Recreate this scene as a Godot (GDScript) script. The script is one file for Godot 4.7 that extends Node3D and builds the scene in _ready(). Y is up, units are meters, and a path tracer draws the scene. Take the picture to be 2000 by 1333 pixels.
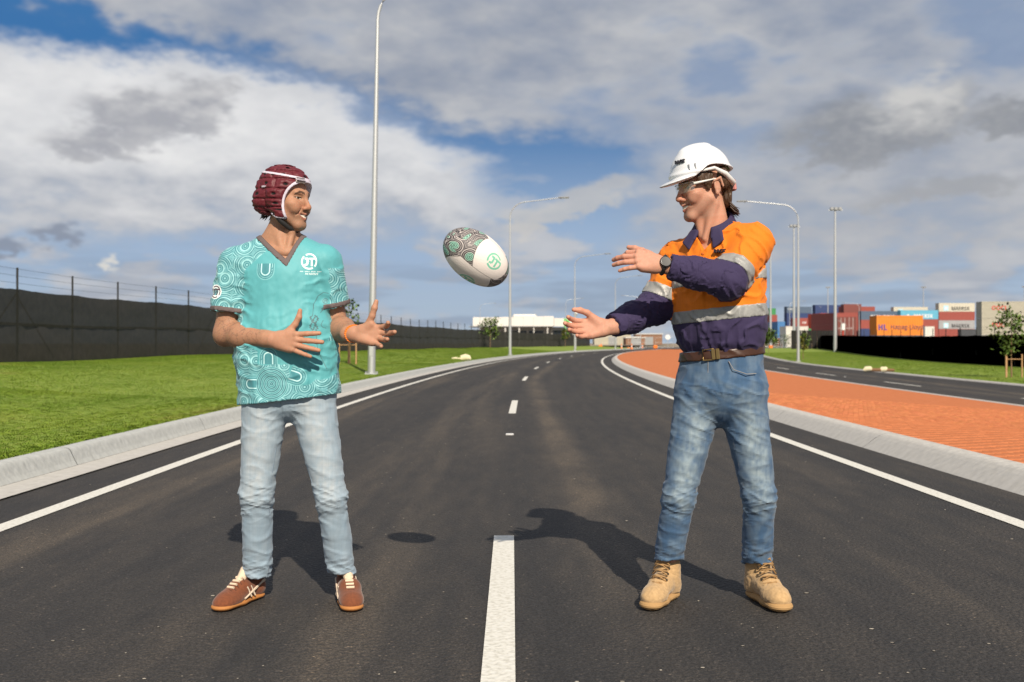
extends Node3D
# A new road on a bright day: two men throw a ball to each other; lawns, shade-cloth fences, street lamps and a container yard behind.

var rng := RandomNumberGenerator.new()
var M := {}
var taken := {}


func _ready() -> void:
	rng.seed = 20240611
	set_camera()
	set_sky()
	set_sun()
	make_materials()
	build_ground()
	build_fences()
	build_poles()
	build_yard()
	build_background()
	build_roadside()
	build_ball()
	build_catcher()
	build_thrower()
	run_jobs()


func set_camera() -> void:
	var cam := Camera3D.new()
	cam.name = "camera"
	cam.near = 0.05
	cam.far = 12000.0
	cam.fov = 37.85
	var at := CameraAttributesPhysical.new()
	at.frustum_focal_length = 35.0
	at.frustum_focus_distance = 4.05
	at.exposure_aperture = 4.5
	at.frustum_near = 0.05
	at.frustum_far = 12000.0
	cam.attributes = at
	add_child(cam)
	cam.position = Vector3(0, 1.09, 0)
	cam.rotation_degrees = Vector3(0.13, 0, 0)
	cam.current = true


func set_sky() -> void:
	var w := WorldEnvironment.new()
	w.name = "world_environment"
	var e := Environment.new()
	e.background_mode = Environment.BG_SKY
	e.tonemap_mode = Environment.TONE_MAPPER_LINEAR
	e.tonemap_exposure = 1.12
	e.sdfgi_enabled = true
	e.ssao_enabled = true
	e.ssil_enabled = true
	var pm := PanoramaSkyMaterial.new()
	pm.panorama = ImageTexture.create_from_image(sky_image(SKY_W))
	var s := Sky.new()
	s.sky_material = pm
	e.sky = s
	w.environment = e
	add_child(w)


func set_sun() -> void:
	var l := DirectionalLight3D.new()
	l.name = "sun"
	l.light_energy = 1.6
	l.light_color = Color(1.0, 0.95, 0.87)
	l.light_angular_distance = 0.6
	l.shadow_enabled = true
	add_child(l)
	l.look_at_from_position(Vector3.ZERO, Vector3(-0.55, -1.82, -2.29), Vector3.UP)


# ---------------------------------------------------------------- sky: air and clouds only
const SKY_W := 4096


func blob(x: float, y: float, cx: float, cy: float, rx: float, ry: float) -> float:
	var a := (x - cx) / rx
	var b := (y - cy) / ry
	return 1.0 - sqrt(a * a + b * b)


func ramp(lo: float, hi: float, x: float) -> float:
	var t := clampf((x - lo) / (hi - lo), 0.0, 1.0)
	return t * t * (3.0 - 2.0 * t)


var n_big: FastNoiseLite
var n_mid: FastNoiseLite
var n_fine: FastNoiseLite


func noise_of(seed_: int, freq: float, octaves: int, gain := 0.5) -> FastNoiseLite:
	var n := FastNoiseLite.new()
	n.seed = seed_
	n.noise_type = FastNoiseLite.TYPE_SIMPLEX_SMOOTH
	n.frequency = freq
	n.fractal_type = FastNoiseLite.FRACTAL_FBM
	n.fractal_octaves = octaves
	n.fractal_gain = gain
	return n


func sky_image(width: int) -> Image:
	n_big = noise_of(11, 1.0, 5)
	n_mid = noise_of(12, 1.0, 5, 0.55)
	n_fine = noise_of(13, 1.0, 4, 0.55)
	var height := width / 2
	var data := PackedByteArray()
	data.resize(width * height * 3)
	var rows := height / 2 + 2
	var strips: Array = []
	strips.resize(rows)
	# high rows are smooth and far out of sight: every third is computed, the others repeat it
	var high := int(height * (90.0 - 24.0) / 180.0)
	var id := WorkerThreadPool.add_group_task(func(r): strips[r] = sky_row(r, width, height) if r > high or r % 3 == 0 else PackedByteArray(), rows, 4, true)
	WorkerThreadPool.wait_for_group_task_completion(id)
	var out := PackedByteArray()
	for r in rows:
		out.append_array(strips[r] if strips[r].size() else strips[r - r % 3])
	var low: PackedByteArray = strips[rows - 3]
	for r in height - rows:
		out.append_array(low)
	return Image.create_from_data(width, height, false, Image.FORMAT_RGB8, out)


# one row of the panorama; degrees: az 0 is along -z and grows to the right, el is height
func sky_row(r: int, width: int, height: int) -> PackedByteArray:
	var row := PackedByteArray()
	row.resize(width * 3)
	var el := 90.0 - (r + 0.5) / height * 180.0
	var e := maxf(el, 0.2)
	var elr := deg_to_rad(e)
	var sy := sin(elr)
	var cy := cos(elr)
	var i := -1
	while i < width - 1:
		i += 1
		var az := fposmod((i + 0.5) / width * 360.0 + 180.0, 360.0) - 180.0
		var azr := deg_to_rad(az)
		var dx := cy * sin(azr)
		var dz := -cy * cos(azr)
		# seamless noise: on the unit sphere, stretched flat towards the horizon
		var px := dx * 4.0
		var pz := dz * 4.0
		var py := sy * 11.0
		var w1 := n_big.get_noise_3d(px * 0.55, py * 0.55, pz * 0.55)
		var w2 := n_mid.get_noise_3d(px * 1.7 + 7.0, py * 1.5, pz * 1.7)
		var w3 := n_fine.get_noise_3d(px * 5.0, py * 4.0 + 3.0, pz * 5.0)
		var w4 := n_fine.get_noise_3d(px * 15.0, py * 11.0 + 9.0, pz * 15.0)
		var ax := az + w2 * 2.6 + w3 * 1.1
		var ay := e + w2 * 1.1 + w3 * 0.75 + w4 * 0.32
		# clear air: deep overhead, pale low down
		var t := 0.25 * ramp(0.0, 5.0, e) + 0.75 * ramp(4.5, 14.5, e)
		var air := Vector3(0.44, 0.55, 0.69).lerp(Vector3(0.045, 0.170, 0.40), t)
		# high sheet of grey-white cloud over most of the sky, its lower edge falling to the right
		var front := ramp(75.0, 45.0, absf(az))
		var edge := lerpf(9.0 + 5.0 * w1, 17.4 - 0.225 * (ax + 27.0) + 0.8 * w1, front)
		var sheet := ramp(-0.8, 1.7, ay - edge) * (0.88 + 0.22 * w2 + 0.10 * w3)
		sheet = maxf(sheet, ramp(4.0, 10.0, ax) * front * ramp(2.8, 6.0, ay) * (0.84 + 0.35 * w1 + 0.42 * w2 + 0.06 * w3))
		sheet *= 1.0 - 0.95 * front * ramp(0.0, 1.0, blob(ax, ay, -27.5, 15.9, 9.0, 2.3) * 2.0)
		sheet = clampf(sheet, 0.0, 1.0) * (1.0 - 0.55 * ramp(0.15, 0.6, w1 + 0.6 * w2))
		# the big bright cumulus bank on the left
		var bank := blob(ax, ay, -23.0, 6.2, 24.5, 9.6)
		bank = ramp(0.0, 0.16, bank + w3 * 0.03)
		bank = maxf(bank, 0.95 * ramp(0.0, 0.3, blob(ax, ay, -10.5, 6.2, 9.0, 3.4)))
		bank *= ramp(4.0, 8.0, ay + 1.6 * w2)
		# loose low cumulus and stratus bands
		var low := ramp(-0.08, 0.30, w2 * 0.8 + 0.55 * n_mid.get_noise_3d(px * 2.0, sy * 34.0, pz * 2.0) + 0.25 * w3) * ramp(11.5, 6.0, e) * 0.85
		var haze := ramp(5.5, 0.8, e) * 0.55
		var low_dark := ramp(0.0, 0.45, n_mid.get_noise_3d(px * 1.2 + 3.0, sy * 44.0 + 5.0, pz * 1.2) + 0.15) * ramp(6.5, 2.5, e)
		# colours
		var white := Vector3(0.60, 0.60, 0.615)
		var grey := Vector3(0.315, 0.335, 0.385)
		var lit := clampf(0.45 + 0.60 * w2 + 0.12 * w3 + 0.03 * w4 + 0.45 * w1, 0.0, 1.0)
		var c := air
		c = c.lerp(Vector3(0.37, 0.44, 0.52), haze)
		c = c.lerp(grey.lerp(white, 0.35 + 0.6 * lit), low)
		c = c.lerp(Vector3(0.235, 0.29, 0.39), low_dark * 0.5)
		c = c.lerp(Vector3(0.33, 0.348, 0.395).lerp(Vector3(0.555, 0.565, 0.585), lit), sheet)
		var bank_c := Vector3(0.44, 0.46, 0.505).lerp(Vector3(0.80, 0.795, 0.79), clampf(ramp(5.0, 11.5, ay) * 0.8 + 0.20 * w3 + 0.40 * w2, 0.0, 1.0))
		c = c.lerp(bank_c, bank * 0.96)
		# single dark-bellied clouds
		if az > -35.0 and az < 35.0:
			var b := maxf(blob(ax, ay, -20.5, 12.2, 4.3, 1.7), maxf(blob(ax, ay, -17.8, 12.5, 3.2, 1.6), blob(ax, ay, -22.0, 10.6, 4.2, 1.2) * 0.7))
			c = c.lerp(Vector3(0.345, 0.355, 0.395).lerp(Vector3(0.56, 0.56, 0.57), clampf(0.55 * ramp(12.0, 13.6, ay) + 0.15 + 0.25 * w4 + 0.5 * w3, 0, 1)), ramp(0.0, 0.5, b + w4 * 0.10) * 0.86)
			b = maxf(maxf(blob(ax, ay, 19.0, 11.2, 5.6, 2.0), blob(ax, ay, 22.6, 12.2, 2.9, 2.5)), blob(ax, ay, 27.5, 11.8, 4.5, 1.2) * 0.85)
			var top := ramp(10.4, 13.2, ay) * ramp(17.0, 22.5, ax) * ramp(25.5, 23.5, ax)
			c = c.lerp(Vector3(0.275, 0.29, 0.32).lerp(Vector3(0.60, 0.595, 0.585), clampf(0.85 * top + 0.12 * ramp(10.5, 12.8, ay) + 0.20 * w3 + 0.14 * w4, 0, 1)), ramp(0.0, 0.5, b + w4 * 0.10) * 0.9)
			b = maxf(blob(ax, ay - 0.24 * (ax - 4.0), 3.6, 8.0, 4.4, 0.95), blob(ax, ay, 1.8, 7.4, 2.4, 0.9))
			c = c.lerp(Vector3(0.45, 0.455, 0.47).lerp(Vector3(0.62, 0.605, 0.58), lit), ramp(0.0, 0.5, b + w4 * 0.2) * 0.8)
			b = blob(ax, ay - 0.1 * (ax - 24.0), 24.0, 8.1, 5.5, 0.8)
			c = c.lerp(Vector3(0.36, 0.37, 0.39), ramp(0.0, 0.6, b + w4 * 0.2) * 0.7)
			b = blob(ax, ay, -22.3, 4.15, 0.75, 0.42)
			c = c.lerp(Vector3(0.70, 0.68, 0.63), ramp(0.0, 0.6, b + w4 * 0.3) * 0.9)
			b = maxf(blob(ax, ay, -24.5, 5.7, 1.9, 0.7), blob(ax, ay, -27.6, 4.9, 2.2, 0.6))
			c = c.lerp(Vector3(0.24, 0.27, 0.34), ramp(0.0, 0.6, b + w4 * 0.2) * 0.8)
		c *= 0.93
		row[i * 3] = clampi(int(255.0 * pow(clampf(c.x, 0, 1), 1.0 / 2.2) + 0.5), 0, 255)
		row[i * 3 + 1] = clampi(int(255.0 * pow(clampf(c.y, 0, 1), 1.0 / 2.2) + 0.5), 0, 255)
		row[i * 3 + 2] = clampi(int(255.0 * pow(clampf(c.z, 0, 1), 1.0 / 2.2) + 0.5), 0, 255)
		if absf(az) > 34.0 or e > 24.0:
			for k in 3:
				if i < width - 1:
					i += 1
					row[i * 3] = row[i * 3 - 3]
					row[i * 3 + 1] = row[i * 3 - 2]
					row[i * 3 + 2] = row[i * 3 - 1]
	return row


# ---------------------------------------------------------------- naming and building helpers
func numbered(called: String) -> String:
	if not taken.has(called):
		taken[called] = 0
		return called
	taken[called] += 1
	return "%s_%03d" % [called, taken[called]]


func thing(called: String, label: String, category: String, at := Vector3.ZERO, turn := 0.0, group := "") -> Node3D:
	var o := Node3D.new()
	o.name = numbered(called)
	add_child(o)
	o.position = at
	o.rotation.y = turn
	describe(o, label, category, group)
	return o


func describe(o: Node3D, label: String, category: String, group := "") -> void:
	o.set_meta("label", label)
	o.set_meta("category", category)
	if group:
		o.set_meta("group", group)


func part(called: String, mesh: Mesh, mat: Material, parent: Node3D = null) -> MeshInstance3D:
	var o := MeshInstance3D.new()
	o.name = called if parent else numbered(called)
	o.mesh = mesh
	if mat:
		o.material_override = mat
	(parent if parent else self).add_child(o, true)
	return o


func structure(called: String, mesh: Mesh, mat: Material, label := "") -> MeshInstance3D:
	var o := part(called, mesh, mat)
	o.set_meta("kind", "structure")
	if label:
		o.set_meta("label", label)
	return o


func lin(r: float, g: float, b: float) -> Color:
	return Color(r, g, b).linear_to_srgb()


func mat(c: Color, rough := 0.8, metal := 0.0) -> StandardMaterial3D:
	var m := StandardMaterial3D.new()
	m.albedo_color = c
	m.roughness = rough
	m.metallic = metal
	return m


func vmat(rough := 0.8) -> StandardMaterial3D:
	var m := StandardMaterial3D.new()
	m.vertex_color_use_as_albedo = true
	m.roughness = rough
	return m


# collects triangles; faces are flat unless normals are given
class Build:
	var v := PackedVector3Array()
	var n := PackedVector3Array()
	var uv := PackedVector2Array()
	var uv2 := PackedVector2Array()
	var c := PackedColorArray()
	var idx := PackedInt32Array()
	var color := Color.WHITE
	var xf := Transform3D.IDENTITY

	func point(p: Vector3, nn: Vector3, t := Vector2.ZERO, t2 := Vector2.ZERO) -> int:
		v.append(xf * p)
		n.append((xf.basis * nn).normalized())
		uv.append(t)
		uv2.append(t2)
		c.append(color)
		return v.size() - 1

	func tri(a: int, b: int, d: int) -> void:
		idx.append(a)
		idx.append(b)
		idx.append(d)

	# corners counter-clockwise seen from outside
	func quad(a: Vector3, b: Vector3, d: Vector3, e: Vector3) -> void:
		var nn := (b - a).cross(d - a)
		if nn.length_squared() < 1e-16:
			nn = (d - a).cross(e - a)
		nn = nn.normalized()
		var i := point(a, nn, Vector2(0, 1))
		point(b, nn, Vector2(1, 1))
		point(d, nn, Vector2(1, 0))
		point(e, nn, Vector2(0, 0))
		tri(i, i + 2, i + 1)
		tri(i, i + 3, i + 2)

	func box(lo: Vector3, hi: Vector3, bevel := 0.0) -> void:
		var cn := (lo + hi) / 2.0
		var h := (hi - lo) / 2.0
		if bevel <= 0.0:
			for ax in 3:
				for s in [-1.0, 1.0]:
					face(cn, h, ax, s)
			return
		var b := bevel
		for ax in 3:
			for s in [-1.0, 1.0]:
				var hh := h - Vector3(b, b, b)
				hh[ax] = h[ax]
				face(cn, hh, ax, s)
		# bevel strips and corners
		for ax in 3:
			var u := (ax + 1) % 3
			var w := (ax + 2) % 3
			for su in [-1.0, 1.0]:
				for sw in [-1.0, 1.0]:
					var p := []
					for k in 4:
						var q := Vector3.ZERO
						q[ax] = (h[ax] - b) * (-1.0 if k == 0 or k == 3 else 1.0)
						q[u] = su * (h[u] if k < 2 else h[u] - b)
						q[w] = sw * (h[w] - b if k < 2 else h[w])
						p.append(cn + q)
					if su * sw > 0:
						quad(p[0], p[1], p[2], p[3])
					else:
						quad(p[3], p[2], p[1], p[0])

	func face(cn: Vector3, h: Vector3, ax: int, s: float) -> void:
		var u := (ax + 1) % 3
		var w := (ax + 2) % 3
		var a := Vector3.ZERO
		a[ax] = h[ax] * s
		var du := Vector3.ZERO
		du[u] = h[u]
		var dw := Vector3.ZERO
		dw[w] = h[w]
		if s > 0:
			quad(cn + a - du - dw, cn + a + du - dw, cn + a + du + dw, cn + a - du + dw)
		else:
			quad(cn + a - du + dw, cn + a + du + dw, cn + a + du - dw, cn + a - du - dw)

	func frame_of(t: Vector3) -> Basis:
		var up := Vector3.UP if absf(t.y) < 0.9 else Vector3.RIGHT
		var x := up.cross(t).normalized()
		return Basis(x, t.cross(x).normalized(), t)

	# a tube along points with a radius each
	func tube(pts: Array, radii: Array, sides := 8, caps := true) -> void:
		var rings := []
		var len_ := 0.0
		for i in pts.size():
			var t: Vector3 = (pts[mini(i + 1, pts.size() - 1)] - pts[maxi(i - 1, 0)]).normalized()
			var f := frame_of(t)
			if i > 0:
				len_ += (pts[i] - pts[i - 1]).length()
			var ring := []
			for k in sides + 1:
				var a := TAU * k / sides
				var o := f.x * cos(a) + f.y * sin(a)
				ring.append(point(pts[i] + o * radii[mini(i, radii.size() - 1)], o, Vector2(float(k) / sides, len_)))
			rings.append(ring)
		for i in rings.size() - 1:
			for k in sides:
				tri(rings[i][k], rings[i + 1][k + 1], rings[i][k + 1])
				tri(rings[i][k], rings[i + 1][k], rings[i + 1][k + 1])
		if caps:
			for e in [0, pts.size() - 1]:
				var t2: Vector3 = (pts[0] - pts[1]).normalized() if e == 0 else (pts[e] - pts[e - 1]).normalized()
				var f2 := frame_of(t2)
				var mid := point(pts[e], t2)
				var ring2 := []
				for k in sides + 1:
					var a2 := TAU * k / sides
					ring2.append(point(pts[e] + (f2.x * cos(a2) + f2.y * sin(a2)) * radii[mini(e, radii.size() - 1)], t2))
				for k in sides:
					tri(mid, ring2[k + 1], ring2[k])

	# profile points (radius, y) turned about the y axis
	func lathe(profile: Array, sides := 16) -> void:
		var rings := []
		for i in profile.size():
			var a: Vector2 = profile[maxi(i - 1, 0)]
			var b: Vector2 = profile[mini(i + 1, profile.size() - 1)]
			var t := (b - a).normalized()
			var ring := []
			for k in sides + 1:
				var g := TAU * k / sides
				ring.append(point(Vector3(profile[i].x * cos(g), profile[i].y, profile[i].x * sin(g)), Vector3(t.y * cos(g), -t.x, t.y * sin(g)), Vector2(float(k) / sides, float(i) / profile.size())))
			rings.append(ring)
		for i in rings.size() - 1:
			for k in sides:
				tri(rings[i][k], rings[i][k + 1], rings[i + 1][k + 1])
				tri(rings[i][k], rings[i + 1][k + 1], rings[i + 1][k])

	func add(o: Build) -> void:
		var k := v.size()
		v.append_array(o.v)
		n.append_array(o.n)
		uv.append_array(o.uv)
		uv2.append_array(o.uv2)
		c.append_array(o.c)
		for i in o.idx:
			idx.append(i + k)

	func done() -> ArrayMesh:
		var a := []
		a.resize(Mesh.ARRAY_MAX)
		a[Mesh.ARRAY_VERTEX] = v
		a[Mesh.ARRAY_NORMAL] = n
		a[Mesh.ARRAY_TEX_UV] = uv
		a[Mesh.ARRAY_TEX_UV2] = uv2
		a[Mesh.ARRAY_COLOR] = c
		a[Mesh.ARRAY_INDEX] = idx
		var m := ArrayMesh.new()
		m.add_surface_from_arrays(Mesh.PRIMITIVE_TRIANGLES, a)
		return m


# heavy shapes are worked out side by side: a job gives a list of Build for the meshes it was promised to
var jobs := []


func later(work: Callable, targets: Array, long := false) -> void:
	if long:
		jobs.push_front([work, targets])
	else:
		jobs.append([work, targets])


func run_jobs() -> void:
	var results := []
	results.resize(jobs.size())
	var id := WorkerThreadPool.add_group_task(func(i): results[i] = (jobs[i][0] as Callable).call(), jobs.size(), 4, true)
	WorkerThreadPool.wait_for_group_task_completion(id)
	var whole := {}
	for i in jobs.size():
		for k in jobs[i][1].size():
			var t = jobs[i][1][k]
			if t is MeshInstance3D:
				if whole.has(t):
					whole[t].add(results[i][k])
				else:
					whole[t] = results[i][k]
			elif t is String:
				dust_for.detail_albedo = ImageTexture.create_from_image(results[i][k])
			else:
				t.albedo_texture = ImageTexture.create_from_image(results[i][k])
	for t in whole:
		t.mesh = whole[t].done()


func box_mesh(lo: Vector3, hi: Vector3, bevel := 0.0) -> ArrayMesh:
	var b := Build.new()
	b.box(lo, hi, bevel)
	return b.done()


func tube_mesh(pts: Array, radii: Array, sides := 8) -> ArrayMesh:
	var b := Build.new()
	b.tube(pts, radii, sides)
	return b.done()


func noise_tex(size: int, n: FastNoiseLite, colors: Array, as_normal := false, bump := 4.0) -> NoiseTexture2D:
	var t := NoiseTexture2D.new()
	t.width = size
	t.height = size
	t.seamless = true
	t.noise = n
	t.as_normal_map = as_normal
	t.bump_strength = bump
	if not as_normal and colors:
		var g := Gradient.new()
		var offs := PackedFloat32Array()
		var cols := PackedColorArray()
		for i in colors.size():
			offs.append(colors[i][0])
			cols.append(colors[i][1])
		g.offsets = offs
		g.colors = cols
		t.color_ramp = g
	return t


func triplanar(m: StandardMaterial3D, per_metre: float) -> StandardMaterial3D:
	m.uv1_triplanar = true
	m.uv1_scale = Vector3.ONE * per_metre
	return m


# ---------------------------------------------------------------- materials
func grain_image(size: int, seed_: int, base: Color, spread: float, specks: int) -> ImageTexture:
	var r := RandomNumberGenerator.new()
	r.seed = seed_
	var im := Image.create(size, size, false, Image.FORMAT_RGB8)
	im.fill(base)
	var tones := []
	for k in 12:
		var f := 1.0 + spread * (k / 5.5 - 1.0)
		tones.append(Color(base.r * f, base.g * f, base.b * f))
	for y in range(0, size, 2):
		for x in range(0, size, 2):
			var w := 1 + r.randi() % 3
			im.fill_rect(Rect2i(x, y, w, 1 + r.randi() % 3), tones[r.randi() % 12])
	for k in specks:
		var g := r.randf_range(1.4, 2.3)
		im.fill_rect(Rect2i(r.randi() % size, r.randi() % size, 2 + r.randi() % 3, 1 + r.randi() % 3), Color(base.r * g, base.g * g * 0.96, base.b * g * 0.9))
	return ImageTexture.create_from_image(im)


# the dust that traffic has left on the asphalt: tan streaks along the wheel tracks, 8 m across and 64 m along
var dust_for: StandardMaterial3D


func dust_image() -> Array:
	var w := 512
	var h := 1024
	var n := noise_of(31, 1.0, 4)
	var im := Image.create(w, h, false, Image.FORMAT_RGB8)
	for y in h:
		var d := (1.0 - (y + 0.5) / h) * 64.0 - 4.0
		for x in w:
			var off := (x + 0.5) / w * 8.0 - 4.0
			var a := n.get_noise_2d(off * 2.2, d * 0.09)
			var b := n.get_noise_2d(off * 1.1 + 40.0, d * 0.5)
			var k := n.get_noise_2d(off * 6.0, d * 1.4 + 90.0)
			# the dusty ribbon between the lanes and fainter wheel tracks
			var ribbon := exp(-pow((off - 0.42 - 0.12 * sin(d * 0.16)) / 0.20, 2.0)) * clampf((d - 3.0) / 4.0, 0.0, 1.0)
			var track := exp(-pow((off + 0.75) / 0.45, 2.0)) * 0.35 + exp(-pow((off + 2.55) / 0.3, 2.0)) * 0.5 + exp(-pow((off - 2.4) / 0.5, 2.0)) * 0.14
			var dust := clampf(0.16 + ribbon * (0.60 + 0.3 * b) + track * (0.75 + 0.9 * a) + 0.24 * a + 0.12 * b + 0.20 * k, 0.0, 1.0)
			var seam := exp(-pow((off - 0.05) / 0.015, 2.0)) * 0.0
			var c := Vector3(0.52, 0.52, 0.54).lerp(Vector3(1.0, 0.93, 0.84), dust) * (1.0 + seam)
			im.set_pixel(x, y, Color(c.x, c.y, c.z))
	return [im]


func make_materials() -> void:
	# asphalt: fine chips, multiplied by the dust map on the second set of coordinates
	var a := mat(Color.WHITE, 0.86)
	a.albedo_texture = grain_image(1024, 5, Color(0.335, 0.323, 0.312), 0.40, 1100)
	a.normal_enabled = true
	a.normal_texture = noise_tex(512, noise_of(41, 0.16, 3), [], true, 5.0)
	a.normal_scale = 0.55
	a.detail_enabled = true
	a.detail_blend_mode = BaseMaterial3D.BLEND_MODE_MUL
	a.detail_uv_layer = BaseMaterial3D.DETAIL_UV_2
	dust_for = a
	later(dust_image, ["dust"])
	M.asphalt = a
	var a2 := mat(Color.WHITE, 0.88)
	a2.albedo_texture = grain_image(512, 6, Color(0.285, 0.285, 0.29), 0.25, 60)
	M.asphalt_far = a2
	var p := mat(lin(0.74, 0.73, 0.69), 0.6)
	p.albedo_texture = noise_tex(512, noise_of(51, 0.05, 4), [[0.0, Color(0.84, 0.83, 0.80)], [0.5, Color(0.97, 0.965, 0.95)], [1.0, Color.WHITE]])
	p.normal_enabled = true
	p.normal_texture = noise_tex(256, noise_of(52, 0.12, 3), [], true, 4.0)
	p.normal_scale = 0.18
	M.paint = triplanar(p, 1.2)
	var k := mat(Color.WHITE, 0.9)
	k.albedo_texture = noise_tex(512, noise_of(53, 0.035, 5, 0.62), [[0.0, lin(0.40, 0.385, 0.355)], [0.45, lin(0.47, 0.452, 0.422)], [0.6, lin(0.49, 0.472, 0.442)], [1.0, lin(0.54, 0.522, 0.49)]])
	k.normal_enabled = true
	k.normal_texture = noise_tex(256, noise_of(54, 0.1, 3), [], true, 3.0)
	k.normal_scale = 0.3
	M.concrete = triplanar(k, 0.5)
	var k2: StandardMaterial3D = k.duplicate()
	k2.albedo_color = Color(0.96, 0.985, 1.0)
	M.gutter = k
	M.kerb = k2
	# terracotta-orange pavers, three tones
	var pn := noise_of(55, 0.03, 4, 0.6)
	for i in 4:
		var pm := mat(Color.WHITE, 0.85)
		var f: float = [1.0, 0.94, 1.06, 0.98][i]
		pm.albedo_texture = noise_tex(256, pn, [[0.0, lin(0.38 * f, 0.128 * f, 0.056 * f)], [0.5, lin(0.47 * f, 0.166 * f, 0.074 * f)], [1.0, lin(0.55 * f, 0.22 * f, 0.112 * f)]])
		pm.metallic_specular = 0.08
		M["paver%d" % i] = triplanar(pm, 1.7)
	M.paving_base = mat(lin(0.40, 0.115, 0.05), 0.92)
	var pf := mat(Color.WHITE, 0.88)
	pf.albedo_texture = noise_tex(512, noise_of(56, 0.02, 5, 0.6), [[0.0, lin(0.42, 0.140, 0.060)], [0.5, lin(0.49, 0.170, 0.076)], [1.0, lin(0.55, 0.20, 0.098)]])
	pf.metallic_specular = 0.08
	M.paving_far = triplanar(pf, 0.35)
	# lawn: soil and turf mottling below the blades
	var g := mat(Color.WHITE, 0.95)
	g.albedo_texture = noise_tex(1024, noise_of(57, 0.02, 6, 0.62), [[0.0, lin(0.10, 0.155, 0.012)], [0.35, lin(0.155, 0.23, 0.016)], [0.6, lin(0.20, 0.275, 0.022)], [0.82, lin(0.26, 0.29, 0.045)], [1.0, lin(0.33, 0.29, 0.09)]])
	M.lawn = triplanar(g, 0.22)
	M.lawn.uv1_world_triplanar = true
	var e := mat(Color.WHITE, 0.95)
	e.albedo_texture = noise_tex(512, noise_of(58, 0.01, 5, 0.6), [[0.0, lin(0.16, 0.13, 0.09)], [0.5, lin(0.26, 0.21, 0.15)], [1.0, lin(0.36, 0.30, 0.22)]])
	M.dirt = triplanar(e, 0.05)
	M.yard = mat(lin(0.17, 0.165, 0.155), 0.95)
	# galvanised steel
	var s := mat(Color.WHITE, 0.46, 0.65)
	s.albedo_texture = noise_tex(256, noise_of(59, 0.03, 4), [[0.0, lin(0.53, 0.545, 0.55)], [1.0, lin(0.60, 0.61, 0.61)]])
	M.steel = triplanar(s, 1.0)
	M.lamp_grey = mat(lin(0.30, 0.31, 0.32), 0.5, 0.3)
	M.lamp_glass = mat(lin(0.55, 0.56, 0.55), 0.2)
	M.black_steel = mat(lin(0.02, 0.02, 0.021), 0.5)
	var cl := mat(Color.WHITE, 0.9)
	cl.albedo_texture = noise_tex(256, noise_of(60, 0.03, 5, 0.6), [[0.0, lin(0.012, 0.011, 0.010)], [0.5, lin(0.020, 0.018, 0.016)], [1.0, lin(0.030, 0.026, 0.022)]])
	cl.albedo_color = Color(1, 1, 1, 0.975)
	cl.transparency = BaseMaterial3D.TRANSPARENCY_ALPHA
	M.cloth = triplanar(cl, 0.4)
	var cl2: StandardMaterial3D = cl.duplicate()
	cl2.albedo_color = lin(0.62, 0.62, 0.66)
	cl2.transparency = BaseMaterial3D.TRANSPARENCY_DISABLED
	M.cloth_black = cl2
	M.bark = mat(lin(0.22, 0.13, 0.075), 0.9)
	M.timber = mat(lin(0.42, 0.24, 0.12), 0.85)
	for i in 4:
		var lm := mat([lin(0.105, 0.18, 0.026), lin(0.15, 0.24, 0.036), lin(0.08, 0.14, 0.022), lin(0.30, 0.27, 0.04)][i], 0.6)
		lm.backlight_enabled = true
		lm.backlight = lin(0.18, 0.24, 0.05)
		M["leaf%d" % i] = lm
	M.orange = mat(lin(0.85, 0.19, 0.015), 0.55)
	M.white_plastic = mat(lin(0.72, 0.72, 0.71), 0.5)


# ---------------------------------------------------------------- the lie of the land
# d is metres ahead along -z; the road's middle bends to the right
func mid(d: float) -> float:
	if d < 8.0:
		return 0.0
	if d < 170.0:
		return (d - 8.0) * (d - 8.0) / 1140.0
	return 23.02 + (d - 170.0) * 0.284


func fall(d: float) -> float:
	return 0.60 * (1.0 - ramp(70.0, 150.0, d))


# height of the finished ground at a sideways distance from the road's middle
func height(off: float, d: float) -> float:
	if off < -4.12:
		var t := clampf((-4.12 - off) / 10.5, 0.0, 1.0)
		return 0.14 + 0.42 * t * t * (3.0 - 2.0 * t) + 0.035 * sin(d * 0.33 + off * 0.4) * t
	if off < 4.0:
		return 0.0
	if off < 12.5:
		return lerpf(0.135, 0.12 - fall(d), (off - 4.0) / 8.5)
	if off < 17.8:
		return -fall(d)
	return 0.13 - fall(d) + 0.10 * ramp(19.0, 27.0, off)


func spot(off: float, d: float, y := 0.0) -> Vector3:
	return Vector3(mid(d) + off, height(off, d) + y, -d)


func steps(a: float, b: float, n: int, power := 1.0) -> Array:
	var out := []
	for i in n + 1:
		out.append(a + (b - a) * pow(float(i) / n, power))
	return out


# a sheet over a range of sideways distances; lift raises it
func sheet(offs: Array, ds: Array, lift: float, tile := 1.0) -> ArrayMesh:
	offs.sort()
	var b := Build.new()
	for d in ds:
		for o in offs:
			var q := 0.05
			var nx: float = (height(o - q, d) - height(o + q, d)) / (2.0 * q)
			if absf(nx) > 0.6:
				nx = 0.0
			b.point(spot(o, d, lift), Vector3(nx, 1, 0), Vector2(o, d) / tile, Vector2((o + 4.0) / 8.0, 1.0 - (d + 4.0) / 64.0))
	var w := offs.size()
	for i in ds.size() - 1:
		for j in w - 1:
			var p := i * w + j
			b.tri(p, p + w + 1, p + 1)
			b.tri(p, p + w, p + w + 1)
	return b.done()


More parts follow.
